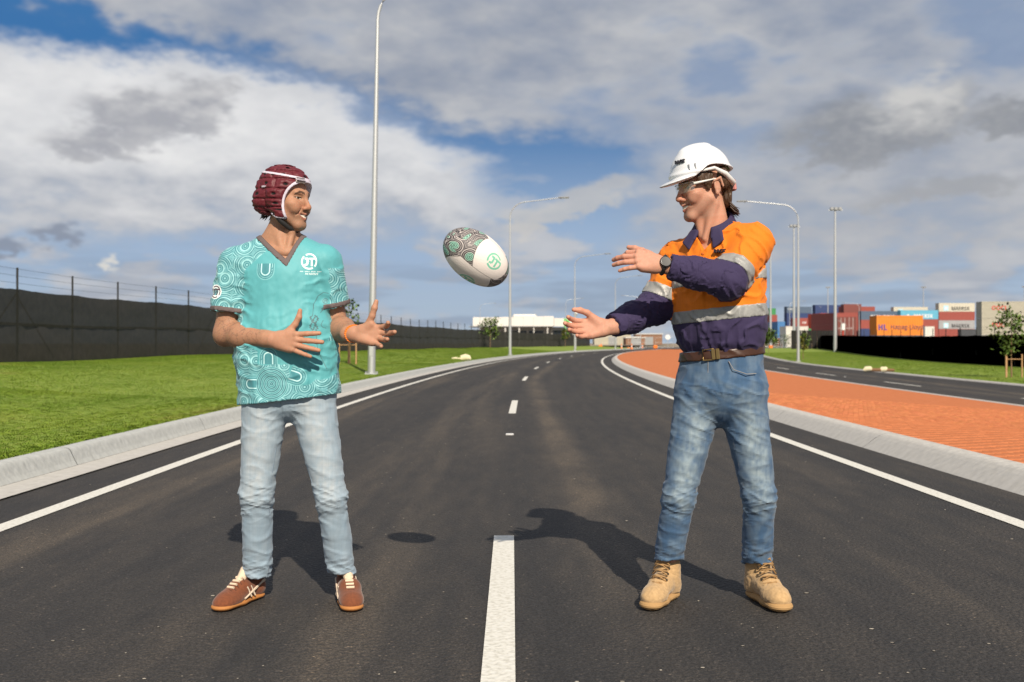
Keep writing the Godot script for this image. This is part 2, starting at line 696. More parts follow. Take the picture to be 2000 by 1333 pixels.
# a profile of (sideways, height) points carried along the road
func kerb_run(profile: Array, d0: float, d1: float, n: int, base: float, follow := false) -> ArrayMesh:
	var b := Build.new()
	for j in profile.size() - 1:
		var p: Vector2 = profile[j]
		var q: Vector2 = profile[j + 1]
		var nn := Vector3(-(q.y - p.y), q.x - p.x, 0).normalized()
		for i in n + 1:
			var d := lerpf(d0, d1, float(i) / n)
			var y := base if not follow else base - fall(d)
			var k := b.point(Vector3(mid(d) + p.x, p.y + y, -d), nn)
			b.point(Vector3(mid(d) + q.x, q.y + y, -d), nn)
			if i > 0:
				b.tri(k - 2, k + 1, k - 1)
				b.tri(k - 2, k, k + 1)
	# the two ends
	for d in [d0, d1]:
		var y2 := base if not follow else base - fall(d)
		var nz := Vector3(0, 0, 1) if d == d0 else Vector3(0, 0, -1)
		var low := 1e9
		for p in profile:
			low = minf(low, p.y)
		var first := -1
		for p in profile:
			var k2 := b.point(Vector3(mid(d) + p.x, p.y + y2, -d), nz)
			b.point(Vector3(mid(d) + p.x, low + y2 - 0.02, -d), nz)
			if first >= 0:
				b.tri(k2 - 2, k2 - 1, k2)
				b.tri(k2 - 1, k2 + 1, k2)
			first = k2
	return b.done()


func smooth_profile(pts: Array) -> Array:
	var c := Curve2D.new()
	for i in pts.size():
		var t := Vector2.ZERO
		if i > 0 and i < pts.size() - 1:
			t = (pts[i + 1] - pts[i - 1]) * 0.18
		c.add_point(pts[i], -t, t)
	return Array(c.tessellate(3, 6))


func line(off: float, wide: float, d0: float, d1: float, n: int, base_follow := false) -> ArrayMesh:
	var b := Build.new()
	for i in n + 1:
		var d := lerpf(d0, d1, float(i) / n)
		for s in [-0.5, 0.5]:
			b.point(spot(off + wide * s, d, 0.005), Vector3.UP, Vector2(s, d))
		if i > 0:
			var k := b.v.size() - 4
			b.tri(k, k + 3, k + 1)
			b.tri(k, k + 2, k + 3)
	return b.done()


func build_ground() -> void:
	# one sheet to the horizon, well below the finished levels
	var b := Build.new()
	b.quad(Vector3(-6000, -1.35, 60), Vector3(6000, -1.35, 60), Vector3(6000, -1.35, -9000), Vector3(-6000, -1.35, -9000))
	structure("ground", b.done(), M.dirt)
	var ds := steps(-14.0, 190.0, 130, 1.7)
	structure("road", sheet([-3.56, -1.2, 1.2, 3.70], ds, 0.0, 2.2), M.asphalt)
	structure("lawn", sheet([-4.10, -4.4, -5.2, -6.4, -7.8, -9.2, -10.6, -12.2, -14.0, -16.5], ds, 0.0), M.lawn)
	structure("land", sheet([-16.5, -40.0, -160.0], steps(-14, 420, 60), -0.02), M.dirt)
	# crossing road, dirt and yards at the far end of the lawns
	var cr := Build.new()
	cr.quad(Vector3(-90, 0.02, -188), Vector3(150, 0.02, -178), Vector3(170, 0.06, -262), Vector3(-90, 0.06, -262))
	structure("crossing_road", cr.done(), M.asphalt_far)
	var dr := Build.new()
	dr.quad(Vector3(-140, 0.1, -258), Vector3(240, 0.1, -258), Vector3(300, 1.0, -420), Vector3(-160, 1.0, -420))
	structure("dirt", dr.done(), M.dirt)

	# left kerb and gutter, cast in lengths
	var gutter: Array = [Vector2(-3.93, -0.012), Vector2(-3.54, 0.012)]
	var kerb := smooth_profile([Vector2(-4.16, 0.0), Vector2(-4.155, 0.125), Vector2(-4.13, 0.145), Vector2(-4.05, 0.145), Vector2(-4.00, 0.125), Vector2(-3.955, 0.03), Vector2(-3.93, -0.01)])
	var k := Node3D.new()
	k.name = "kerb"
	k.set_meta("kind", "structure")
	add_child(k)
	var d := 1.6
	while d < 186.0:
		var l := 3.7 if d < 60.0 else 12.0
		part("kerb_length", kerb_run(kerb, d + 0.005, d + l - 0.005, 4, 0.0), M.kerb, k)
		part("gutter_length", kerb_run(gutter, d, d + l, 4, 0.0), M.gutter, k)
		d += l

	# the island between the carriageways
	var isl := Node3D.new()
	isl.name = "traffic_island"
	isl.set_meta("kind", "structure")
	add_child(isl)
	var near_side := smooth_profile([Vector2(3.66, 0.0), Vector2(3.675, 0.012), Vector2(3.80, 0.105), Vector2(3.87, 0.14), Vector2(3.95, 0.145), Vector2(4.03, 0.143), Vector2(4.035, 0.1)])
	var far_side := smooth_profile([Vector2(12.42, 0.1), Vector2(12.425, 0.132), Vector2(12.5, 0.134), Vector2(12.58, 0.13), Vector2(12.72, 0.02), Vector2(12.73, 0.0)])
	d = 3.0
	while d < 150.0:
		var l2 := 3.7 if d < 60.0 else 12.0
		part("kerb_length", kerb_run(near_side, d + 0.004, d + l2 - 0.004, 4, 0.0), M.concrete, isl)
		part("kerb_length", kerb_run(far_side, d + 0.004, d + l2 - 0.004, 4, 0.0, true), M.concrete, isl)
		d += l2
	var nose := Build.new()
	var e := spot(8.2, d, 0.0)
	var half := 4.55
	var rim := []
	for i in 17:
		var an := PI * i / 16.0
		rim.append([cos(an), sin(an)])
	for i in 16:
		for seg in [[1.0, 0.0, 0.93, 0.145], [0.93, 0.145, 0.90, 0.145]]:
			var q := []
			for w in [[i, seg[0], seg[1]], [i + 1, seg[0], seg[1]], [i + 1, seg[2], seg[3]], [i, seg[2], seg[3]]]:
				q.append(e + Vector3(rim[w[0]][0] * half * w[1], w[2] - 0.06, -rim[w[0]][1] * 3.0 * w[1]))
			nose.quad(q[0], q[1], q[2], q[3])
	part("kerb_nose", nose.done(), M.concrete, isl)
	part("paving_bed", sheet([4.02, 6.0, 8.0, 10.0, 12.44], steps(3.0, 21.0, 12), -0.010), M.paving_base, isl)
	part("paving", sheet([4.02, 6.0, 8.0, 10.0, 12.44], steps(20.9, d + 2.0, 60), -0.003), M.paving_far, isl)
	build_pavers(isl)

	# right carriageway, its kerb and the lawn beyond
	structure("road", sheet([12.70, 14.4, 16.2, 17.86], ds, 0.0, 2.2), M.asphalt)
	var far_kerb := smooth_profile([Vector2(17.84, 0.0), Vector2(18.2, -0.01), Vector2(18.24, 0.02), Vector2(18.34, 0.135), Vector2(18.42, 0.145), Vector2(18.5, 0.143), Vector2(18.51, 0.02)])
	var fk := Node3D.new()
	fk.name = "far_kerb"
	fk.set_meta("kind", "structure")
	add_child(fk)
	d = 12.0
	while d < 180.0:
		part("kerb_length", kerb_run(far_kerb, d + 0.004, d + 11.99, 6, 0.0, true), M.concrete, fk)
		d += 12.0
	structure("lawn", sheet([18.48, 20.0, 22.0, 24.0, 26.0, 28.0, 31.0], ds, 0.0), M.lawn)
	structure("yard", sheet([31.0, 60.0, 200.0, 420.0], steps(-14, 420, 60), -0.06), M.yard)

	# painted lines
	var markings := Node3D.new()
	markings.name = "road_markings"
	markings.set_meta("kind", "structure")
	add_child(markings)
	part("edge_line", line(-3.01, 0.125, -10.0, 170.0, 160), M.paint, markings)
	part("edge_line", line(3.06, 0.125, -10.0, 128.0, 130), M.paint, markings)
	for f in [5.62, 18.9, 32.4, 45.6, 59.0, 72.5, 86.0, 99.5, 113.0]:
		part("lane_dash", line(-0.045, 0.112, f - (3.5 if f > 6.0 else 4.6), f, 4), M.paint, markings)
	for f in [30.5, 43.6, 56.5, 69.5, 83.0, 96.0]:
		part("lane_dash", line(15.2, 0.125, f - 4.6, f, 4), M.paint, markings)
	build_grass()
	build_chips()
	# raised reflectors between the lane dashes
	for q in [[-0.04, 11.8, "small white reflective road stud between the two nearest lane dashes"], [15.2, 50.0, "small white road stud between lane dashes of the far road"]]:
		var rs := thing("road_stud", q[2], "road stud", spot(q[0], q[1], 0.0))
		part("housing", box_mesh(Vector3(-0.05, 0.0, -0.045), Vector3(0.05, 0.018, 0.045), 0.008), M.white_plastic, rs)
		part("reflector", box_mesh(Vector3(-0.042, 0.003, 0.0451), Vector3(0.042, 0.014, 0.048)), mat(lin(0.8, 0.8, 0.8), 0.15, 0.6), rs)


func build_pavers(isl: Node3D) -> void:
	var meshes := []
	for i in 3:
		meshes.append(box_mesh(Vector3(-0.112, -0.03, -0.054), Vector3(0.112, 0.0, 0.054), 0.006 + 0.002 * i))
	var spots := []
	var d := 5.6
	var row := 0
	while d < 20.9:
		var off := 4.15 + (0.115 if row % 2 else 0.0)
		while off < 12.35:
			var y := rng.randf_range(-0.0025, 0.001)
			if off < 0.53 * d + 0.4:
				spots.append([off, d, y])
			off += 0.23
		row += 1
		d += 0.115
	spots.sort_custom(func(p, q): return p[1] + p[0] * 0.2 < q[1] + q[0] * 0.2)
	# those in view first
	var seen := spots.filter(func(p): return mid(p[1]) + p[0] < 0.508 * p[1])
	var rest := spots.filter(func(p): return not mid(p[1]) + p[0] < 0.508 * p[1])
	for i in mini(300, seen.size()):
		var o := part("paver", meshes[i % 3], M["paver%d" % (rng.randi() % 4)], isl)
		o.position = spot(seen[i][0], seen[i][1], seen[i][2])
	rest.append_array(seen.slice(300))
	var mm := MultiMesh.new()
	mm.transform_format = MultiMesh.TRANSFORM_3D
	mm.use_colors = true
	mm.mesh = meshes[1]
	mm.instance_count = rest.size()
	for i in rest.size():
		mm.set_instance_transform(i, Transform3D(Basis(), spot(rest[i][0], rest[i][1], rest[i][2])))
		var f := rng.randf_range(0.86, 1.1)
		mm.set_instance_color(i, Color(f, f * rng.randf_range(0.95, 1.05), f))
	var pm: StandardMaterial3D = M.paver0.duplicate()
	pm.vertex_color_use_as_albedo = true
	pm.uv1_world_triplanar = true
	var o2 := MultiMeshInstance3D.new()
	o2.name = "pavers"
	o2.multimesh = mm
	o2.material_override = pm
	o2.set_meta("kind", "stuff")
	isl.add_child(o2)


func tuft(blades: int, tall: float, wide: float, r: RandomNumberGenerator) -> ArrayMesh:
	var b := Build.new()
	for i in blades:
		var a := r.randf() * TAU
		var root := Vector3(r.randf_range(-wide, wide), 0, r.randf_range(-wide, wide))
		var dir := Vector3(cos(a), 0, sin(a))
		var side := Vector3(-dir.z, 0, dir.x) * r.randf_range(0.0022, 0.0042)
		var h := tall * r.randf_range(0.55, 1.15)
		var bend := h * r.randf_range(0.3, 1.1)
		var m := root + Vector3.UP * h * 0.6 + dir * bend * 0.35
		var tip := root + Vector3.UP * h + dir * bend
		var f := r.randf_range(0.75, 1.25)
		b.color = Color(f * r.randf_range(0.85, 1.3), f, f)
		var nn := (Vector3.UP * 1.2 + dir * 0.3).normalized()
		var i0 := b.point(root - side, nn)
		b.point(root + side, nn)
		b.point(m - side * 0.8, nn)
		b.point(m + side * 0.8, nn)
		b.point(tip, nn)
		b.tri(i0, i0 + 1, i0 + 2)
		b.tri(i0 + 1, i0 + 3, i0 + 2)
		b.tri(i0 + 2, i0 + 3, i0 + 4)
	return b.done()


func build_grass() -> void:
	var gm := vmat(0.75)
	gm.backlight_enabled = true
	gm.backlight = lin(0.25, 0.3, 0.08)
	M.grass = gm
	var patches := noise_of(71, 0.35, 4)
	var fields := [[5.2, 17.0, -4.13, 11.5, 80000, 0.012, 0.045], [16.0, 46.0, -4.15, 11.5, 56000, 0.016, 0.10], [44.0, 120.0, -4.2, 11.0, 26000, 0.04, 0.20], [30.0, 120.0, 18.55, 9.8, 24000, 0.04, 0.18]]
	for f in fields:
		var mm := MultiMesh.new()
		mm.transform_format = MultiMesh.TRANSFORM_3D
		mm.use_colors = true
		mm.mesh = tuft(14, f[5], f[6], rng)
		var places := []
		var tints := []
		var n: int = f[4]
		for i in n:
			var d: float = f[0] + (f[1] - f[0]) * rng.randf()
			var off: float = f[2] - f[3] * rng.randf() if f[2] < 0 else f[2] + f[3] * rng.randf()
			var x: float = mid(d) + off
			if absf(x) > 0.53 * d + 0.6:
				continue
			var t := patches.get_noise_2d(x, d * 0.6) * 1.2 + 0.5 + rng.randf_range(-0.16, 0.16)
			if off > -4.5 and off < 0.0:
				t += 0.25
			places.append(Transform3D(Basis(Vector3.UP, rng.randf() * TAU).scaled(Vector3.ONE * rng.randf_range(0.7, 1.2)), spot(off, d, -0.004)))
			var c := Vector3(0.170, 0.300, 0.018).lerp(Vector3(0.265, 0.385, 0.030), clampf(t, 0, 1)).lerp(Vector3(0.46, 0.42, 0.13), clampf((t - 0.95) * 1.6, 0, 0.8))
			tints.append(Color(c.x, c.y, c.z))
		mm.instance_count = places.size()
		for i in places.size():
			mm.set_instance_transform(i, places[i])
			mm.set_instance_color(i, tints[i])
		var o := MultiMeshInstance3D.new()
		o.name = numbered("grass")
		o.multimesh = mm
		o.material_override = gm
		o.set_meta("kind", "stuff")
		o.set_meta("label", "short mown green grass growing on the lawn beside the kerb")
		o.set_meta("category", "grass")
		add_child(o)


# loose stone chips on the asphalt
func build_chips() -> void:
	var b := Build.new()
	b.lathe([Vector2(0.0001, 0.004), Vector2(0.005, 0.0035), Vector2(0.009, 0.0), Vector2(0.0001, -0.001)], 5)
	var mm := MultiMesh.new()
	mm.transform_format = MultiMesh.TRANSFORM_3D
	mm.use_colors = true
	mm.mesh = b.done()
	mm.instance_count = 520
	for i in 520:
		var d := 2.9 + 14.0 * pow(rng.randf(), 1.6)
		var off := rng.randf_range(-3.5, 3.55)
		var s := rng.randf_range(0.25, 0.85)
		mm.set_instance_transform(i, Transform3D(Basis(Vector3.UP, rng.randf() * TAU).scaled(Vector3(s * rng.randf_range(0.7, 2.0), s * 0.5, s)), spot(off, d, 0.001)))
		var f := rng.randf_range(0.14, 0.46)
		mm.set_instance_color(i, Color(f, f * 0.9, f * 0.76))
	var o := MultiMeshInstance3D.new()
	o.name = "stone_chips"
	o.multimesh = mm
	o.material_override = vmat(0.9)
	o.set_meta("kind", "stuff")
	o.set_meta("label", "loose pale stone chips scattered on the asphalt")
	o.set_meta("category", "gravel")
	add_child(o)


# ---------------------------------------------------------------- fences
func fence(label: String, off: float, d0: float, d1: float, gap: float, tall: float, post_top: float, cloth: Material, shift := 0.0) -> void:
	var t := thing("shade_cloth_fence", label, "fence", spot(off, d0), 0.0)
	var at := t.position
	var n := int((d1 - d0) / gap)
	var pm := tube_mesh([Vector3(0, -0.4, 0), Vector3(0, post_top, 0)], [0.032], 8)
	var folds := noise_of(81, 1.0, 4, 0.55)
	var wires := [[], [], []]
	for i in n + 1:
		var d := d0 + gap * i
		var p := part("post", pm, M.black_steel, t)
		p.position = spot(off + shift * i, d) - at
		for w in 3:
			wires[w].append(p.position + Vector3(0, tall + (post_top - tall) * [0.28, 0.62, 0.94][w], 0.03))
		if i == n:
			continue
		# upper and lower strips of cloth, tied to the posts, hanging in shallow folds
		for half in 2:
			var b := Build.new()
			var cols := 14
			var rows := 9
			var lo: float = [-0.06, tall * 0.50][half]
			var hi: float = [tall * 0.54, tall][half]
			for r in rows + 1:
				var v := float(r) / rows
				for c in cols + 1:
					var u := float(c) / cols
					var dd := d + gap * u
					var y := lerpf(lo, hi, v)
					var sag := sin(u * PI)
					var bulge := 0.03 * sag * sin(v * PI) + 0.030 * folds.get_noise_3d(dd * 0.9, y * 0.8, half * 9.0) + 0.020 * folds.get_noise_3d((dd + y * 0.8) * 2.6, y * 0.35, 20.0 + half)
					if half == 1:
						y -= 0.03 * sag * v + 0.02 * folds.get_noise_2d(dd * 1.5, 7.0) * v
						y += 0.012 * folds.get_noise_2d(dd * 4.0, 3.0) * (1.0 - v)
					else:
						bulge += 0.012 * (1.0 - v) * sin(dd * 5.0)
					var q := spot(off + shift * (i + u), dd, y)
					q.x += (0.04 + bulge + 0.02 * half) * (1.0 if off < 0 else -1.0)
					b.point(q - at, Vector3(1 if off < 0 else -1, 0, 0))
			for r in rows:
				for c in cols:
					var k := r * (cols + 1) + c
					b.tri(k, k + cols + 1, k + 1)
					b.tri(k + 1, k + cols + 1, k + cols + 2)
			for k in b.n.size():
				b.n[k] = Vector3.ZERO
			for k in range(0, b.idx.size(), 3):
				var nn := (b.v[b.idx[k + 1]] - b.v[b.idx[k]]).cross(b.v[b.idx[k + 2]] - b.v[b.idx[k]])
				if nn.x * (1.0 if off < 0 else -1.0) < 0.0:
					nn = -nn
				for j in 3:
					b.n[b.idx[k + j]] += nn
			for k in b.n.size():
				b.n[k] = b.n[k].normalized()
			part("cloth_panel", b.done(), cloth, t)
	for w in wires:
		part("wire", tube_mesh(w, [0.004], 4), M.black_steel, t)
	for i in range(2, n, 5):
		var a := spot(off + shift * i, d0 + gap * i, post_top * 0.72) - at
		for s in [-1.0, 1.0]:
			var e := spot(off + shift * i, d0 + gap * i + s * 2.2, 0.1) - at
			part("brace", tube_mesh([a + Vector3(-0.04 * signf(-off), 0, 0), e + Vector3(-0.04 * signf(-off), 0, 0)], [0.02], 6), M.black_steel, t)


func build_fences() -> void:
	fence("dark brown shade cloth fence with wire strands behind the lawn of the kerbed bend", -14.6, 22.0, 196.0, 3.3, 2.1, 2.72, M.cloth)
	fence("black shade cloth fence in front of the shipping container yard", 29.0, 46.0, 152.0, 3.3, 2.02, 2.6, M.cloth_black)
	# a short taller screen where the yard fence turns away
	var t := thing("screen_gate", "tall black slatted gate screen at the end of the yard fence", "gate", Vector3(46.0, 0.05, -151.0), 0.0)
	for i in 9:
		part("slat", box_mesh(Vector3(-3.6 + i * 0.79, 0.0, -0.03), Vector3(-3.6 + i * 0.79 + 0.72, 3.0, 0.03)), M.cloth_black, t)
	for i in 2:
		part("rail", box_mesh(Vector3(-3.7, 0.5 + 1.9 * i, -0.09), Vector3(3.6, 0.58 + 1.9 * i, -0.035)), M.black_steel, t)


# ---------------------------------------------------------------- street lamps and tall poles
func make_lamp(tall: float, reach: float, wide: float, label: String) -> Node3D:
	var t := thing("street_lamp", label, "street lamp", Vector3.ZERO, 0.0, "galvanised street lamps beside the road")
	var b := Build.new()
	b.tube([Vector3(0, 0.0, 0), Vector3(0, 1.4, 0), Vector3(0, tall - 1.7, 0)], [wide, wide * 0.96, wide * 0.46], 12)
	part("pole", b.done(), M.steel, t)
	b = Build.new()
	b.box(Vector3(-wide * 1.55, -0.05, -wide * 1.55), Vector3(wide * 1.55, 0.03, wide * 1.55), 0.01)
	for i in 4:
		var a := TAU * (i + 0.5) / 4.0
		b.tube([Vector3(cos(a), 0, sin(a)) * wide * 1.75 + Vector3(0, 0.03, 0), Vector3(cos(a), 0, sin(a)) * wide * 1.75 + Vector3(0, 0.09, 0)], [0.02], 6)
	part("base_plate", b.done(), M.steel, t)
	part("access_door", box_mesh(Vector3(-0.06, 0.55, wide * 0.93), Vector3(0.06, 1.15, wide * 1.0), 0.004), M.steel, t)
	b = Build.new()
	var pts := [Vector3(0, tall - 1.72, 0)]
	for i in 9:
		var a := PI / 2 * i / 8.0 * 0.93
		pts.append(Vector3(1.25 * (1.0 - cos(a)), tall - 1.5 + 1.22 * sin(a), 0))
	pts.append(Vector3(reach, tall - 1.5 + 1.22 + (reach - 1.25) * 0.11, 0))
	var rr := []
	for i in pts.size():
		rr.append(lerpf(wide * 0.46, 0.035, float(i) / (pts.size() - 1)))
	b.tube(pts, rr, 10)
	part("arm", b.done(), M.steel, t)
	var e: Vector3 = pts[-1]
	var head := Build.new()
	head.box(e + Vector3(-0.2, -0.04, -0.14), e + Vector3(0.62, 0.05, 0.14), 0.03)
	var h := part("lamp_head", head.done(), M.lamp_grey, t)
	part("lens", box_mesh(e + Vector3(0.0, -0.055, -0.1), e + Vector3(0.5, -0.041, 0.1)), M.lamp_glass, h)
	part("sensor", tube_mesh([e + Vector3(0.0, -0.04, 0), e + Vector3(0.0, -0.13, 0)], [0.035], 8), M.lamp_grey, h)
	return t


func put_lamp(proto: Node3D, first: bool, at: Vector3, turn: float, label: String, size := 1.0) -> void:
	var o: Node3D = proto
	if not first:
		o = proto.duplicate()
		o.name = numbered("street_lamp")
		add_child(o)
	o.position = at
	o.rotation.y = turn
	o.scale = Vector3.ONE * size
	o.set_meta("label", label)


func build_poles() -> void:
	var near := make_lamp(12.3, 4.0, 0.118, "")
	var far := "distant galvanised street lamp beside the bend of the road"
	put_lamp(near, true, spot(-4.72, 30.3), -0.03, "tall galvanised street lamp on the lawn behind the man in the teal jersey")
	put_lamp(near, false, spot(-4.45, 78.0), -0.1, "galvanised street lamp between the ball and the orange-shirted man, arm over the road")
	put_lamp(near, false, spot(-4.4, 127.0), -0.2, "galvanised street lamp on the lawn near the end of the fence")
	put_lamp(near, false, spot(-5.0, 168.0), -0.3, far)
	put_lamp(near, false, spot(18.8, 82.0), PI - 0.1, "galvanised street lamp on the lawn behind the man in the orange shirt", 1.08)
	put_lamp(near, false, Vector3(13.5, 0.1, -250.0), 0.1, far)
	put_lamp(near, false, Vector3(30.5, 0.1, -236.0), PI, far)
	put_lamp(near, false, Vector3(-9.0, 0.1, -280.0), 0.0, far)
	put_lamp(near, false, Vector3(96.0, 0.1, -275.0), PI - 0.3, far)
	put_lamp(near, false, Vector3(74.0, 0.1, -265.0), 0.2, far)
	near.rotation.z = deg_to_rad(-1.0)
	# flood-light masts in and near the yard
	var m := thing("light_mast", "", "light mast", Vector3.ZERO, 0.0, "slim flood-light masts round the container yard")
	part("mast", tube_mesh([Vector3.ZERO, Vector3(0, 18.0, 0)], [0.22, 0.11], 10), M.steel, m)
	for i in 3:
		var f := Build.new()
		f.box(Vector3(-0.45 + i * 0.5 - 0.2, 17.9, 0.0), Vector3(-0.45 + i * 0.5 + 0.2, 18.25, 0.3), 0.03)
		part("flood_lamp", f.done(), M.lamp_grey, m)
	part("cross_arm", box_mesh(Vector3(-0.8, 17.86, -0.06), Vector3(0.9, 17.98, 0.06)), M.steel, m)
	var spots := [[Vector3(39.0, -0.4, -120.0), 0.98, "steel flood-light mast rising behind the yard fence beside the brown container"], [Vector3(48.2, 0.2, -170.0), 1.16, "slim mast just behind the lamp next to the orange-shirted man"], [Vector3(52.0, 0.2, -200.0), 1.16, "thin mast behind the orange-shirted man's shoulder"], [Vector3(108.0, 0, -340.0), 1.12, "far thin mast above the stacked containers"], [Vector3(151.0, 0, -365.0), 1.2, "far thin mast above the stacked containers"], [Vector3(170.0, 0, -330.0), 1.1, "far thin mast above the stacked containers"]]
	for i in spots.size():
		var o: Node3D = m
		if i > 0:
			o = m.duplicate()
			o.name = numbered("light_mast")
			add_child(o)
		o.position = spots[i][0]
		o.scale = Vector3(spots[i][1], spots[i][1], spots[i][1])
		o.set_meta("label", spots[i][2])
	var c := thing("camera_pole", "short grey pole with a white camera box above the far lawn", "camera pole", Vector3(9.6, 0.1, -150.0))
	part("pole", tube_mesh([Vector3.ZERO, Vector3(0, 5.4, 0)], [0.12, 0.09], 10), M.steel, c)
	part("bracket", box_mesh(Vector3(-0.3, 5.2, -0.2), Vector3(0.3, 5.35, 0.2), 0.02), M.lamp_grey, c)
	part("camera_box", box_mesh(Vector3(-0.2, 5.4, -0.25), Vector3(0.28, 6.1, 0.3), 0.06), M.white_plastic, c)


# ---------------------------------------------------------------- shipping containers
var box_parts := {}


func corrugated(long: float, tall: float, pitch: float, deep: float) -> ArrayMesh:
	var b := Build.new()
	var n := int(long / pitch)
	var p := long / n
	for i in n:
		var x := -long / 2 + p * i
		var xs := [x, x + p * 0.32, x + p * 0.5, x + p * 0.82, x + p]
		var zs := [0.0, 0.0, -deep, -deep, 0.0]
		for k in 4:
			b.quad(Vector3(xs[k], 0, zs[k]), Vector3(xs[k + 1], 0, zs[k + 1]), Vector3(xs[k + 1], tall, zs[k + 1]), Vector3(xs[k], tall, zs[k]))
	return b.done()


func container_meshes(long: float, tall: float) -> Dictionary:
	var key := "%.2f %.2f" % [long, tall]
	if box_parts.has(key):
		return box_parts[key]
	var w := 2.44
	var d := {}
	d.side = corrugated(long - 0.3, tall - 0.34, 0.28, 0.036)
	d.end = corrugated(w - 0.3, tall - 0.34, 0.25, 0.036)
	var f := Build.new()
	for sx in [-1, 1]:
		for sz in [-1, 1]:
			var c := Vector3(sx * (long / 2 - 0.075), 0, sz * (w / 2 - 0.075))
			f.box(c + Vector3(-0.075, 0.0, -0.075), c + Vector3(0.075, tall, 0.075), 0.012)
		for y in [0.02, tall - 0.15]:
			f.box(Vector3(sx * (long / 2 - 0.07) - 0.06, y, -w / 2 + 0.15), Vector3(sx * (long / 2 - 0.07) + 0.06, y + 0.13, w / 2 - 0.15))
	for sz in [-1, 1]:
		for y in [0.02, tall - 0.16]:
			f.box(Vector3(-long / 2 + 0.15, y, sz * (w / 2 - 0.07) - 0.05), Vector3(long / 2 - 0.15, y + 0.15, sz * (w / 2 - 0.07) + 0.05))
	d.frame = f.done()
	d.roof = box_mesh(Vector3(-long / 2 + 0.1, tall - 0.06, -w / 2 + 0.1), Vector3(long / 2 - 0.1, tall - 0.02, w / 2 - 0.1))
	d.floor = box_mesh(Vector3(-long / 2 + 0.1, 0.1, -w / 2 + 0.1), Vector3(long / 2 - 0.1, 0.16, w / 2 - 0.1))
	var dw := (w - 0.32) / 2
	d.door = box_mesh(Vector3(0.0, 0.17, 0.005), Vector3(0.05, tall - 0.17, dw), 0.01)
	d.rod = tube_mesh([Vector3(0.075, 0.1, 0), Vector3(0.075, tall - 0.1, 0)], [0.02], 6)
	d.handle = box_mesh(Vector3(0.06, 1.0, 0.0), Vector3(0.1, 1.06, 0.4))
	box_parts[key] = d
	return d


func container(long: float, tall: float, paint: Material, at: Vector3, turn: float, label: String, words := [], group := "shipping containers stacked in the yard") -> Node3D:
	var t := thing("shipping_container", label, "container", at, turn, group)
	var d := container_meshes(long, tall)
	part("frame", d.frame, paint, t)
	part("roof", d.roof, paint, t)
	part("floor", d.floor, M.lamp_grey, t)
	for s in [-1.0, 1.0]:
		var o := part("side_wall", d.side, paint, t)
		o.position = Vector3(0, 0.17, s * 1.2)
		o.rotation.y = 0.0 if s > 0 else PI
	var e := part("end_wall", d.end, paint, t)
	e.position = Vector3(-long / 2 + 0.03, 0.17, 0)
	e.rotation.y = -PI / 2
	for s in [0, 1]:
		var o := part("door", d.door, paint, t)
		o.position = Vector3(long / 2 - 0.06, 0, -1.065 * s)
		for k in 2:
			var r := part("lock_rod", d.rod, M.white_plastic, o)
			r.position = Vector3(0, 0, 0.28 + 0.5 * k)
			part("handle", d.handle, M.white_plastic, r)
	for w in words:
		# text, letter height, x, y, colour, style
		if "star" in w[5]:
			star_emblem(t, Vector3(w[2], w[3], 1.222), w[1], w[4], w[5] == "star")
			continue
		var tm := TextMesh.new()
		tm.text = w[0]
		tm.font = font(w[5])
		tm.font_size = 64
		tm.pixel_size = w[1] / 46.0
		tm.depth = 0.012
		tm.horizontal_alignment = HORIZONTAL_ALIGNMENT_CENTER
		tm.curve_step = 4.0
		var o := part("lettering", tm, mat(w[4], 0.6), t)
		o.position = Vector3(w[2], w[3], 1.222)
	return t


# a seven-pointed star on a square panel
func star_emblem(t: Node3D, at: Vector3, size: float, c: Color, panel: bool) -> void:
	if panel:
		part("emblem_panel", box_mesh(at + Vector3(-size * 0.7, -size * 0.2, -0.01), at + Vector3(size * 0.7, size * 1.2, 0.004)), mat(c, 0.6), t)
	var b := Build.new()
	var m := at + Vector3(0, size * 0.5, 0.012)
	for i in 14:
		var a := TAU * i / 14.0 + PI / 2
		var e := TAU * (i + 1) / 14.0 + PI / 2
		var r := size * (0.52 if i % 2 == 0 else 0.2)
		var q := size * (0.2 if i % 2 == 0 else 0.52)
		b.quad(m, m + Vector3(cos(a), sin(a), 0) * r, m + Vector3(cos(e), sin(e), 0) * q, m)
	part("star_emblem", b.done(), mat(lin(0.78, 0.8, 0.8), 0.6), t)


var fonts := {}


func font(style: String) -> SystemFont:
	if not fonts.has(style):
		var f := SystemFont.new()
		f.font_names = PackedStringArray(["Droid Sans"])
		f.font_weight = 700 if "bold" in style else 400
		f.font_italic = "italic" in style
		fonts[style] = f
	return fonts[style]


func box_paint(r: float, g: float, b: float) -> StandardMaterial3D:
	var m := mat(Color.WHITE, 0.65)
	m.albedo_texture = noise_tex(128, noise_of(int(r * 900 + g * 300 + b * 77), 0.02, 4, 0.6), [[0.0, lin(r * 0.93, g * 0.93, b * 0.93)], [0.5, lin(r, g, b)], [1.0, lin(minf(1, r * 1.05 + 0.005), minf(1, g * 1.05 + 0.005), minf(1, b * 1.05 + 0.005))]])
	return triplanar(m, 0.35)


func yard_level(d: float) -> float:
	return -0.5 + 0.6 * clampf((d - 140.0) / 150.0, 0.0, 1.0)


# a stack by the middle of its lowest box; tones run from the ground up: [paint, what it looks like, words]
func stack(x: float, d: float, turn: float, long: float, tall: float, tiers: Array) -> void:
	var y := yard_level(d)
	for k in tiers.size():
		container(long, tall, tiers[k][0], Vector3(x, y + k * (tall + 0.012), -d), turn, tiers[k][1], tiers[k][2] if tiers[k].size() > 2 else [])


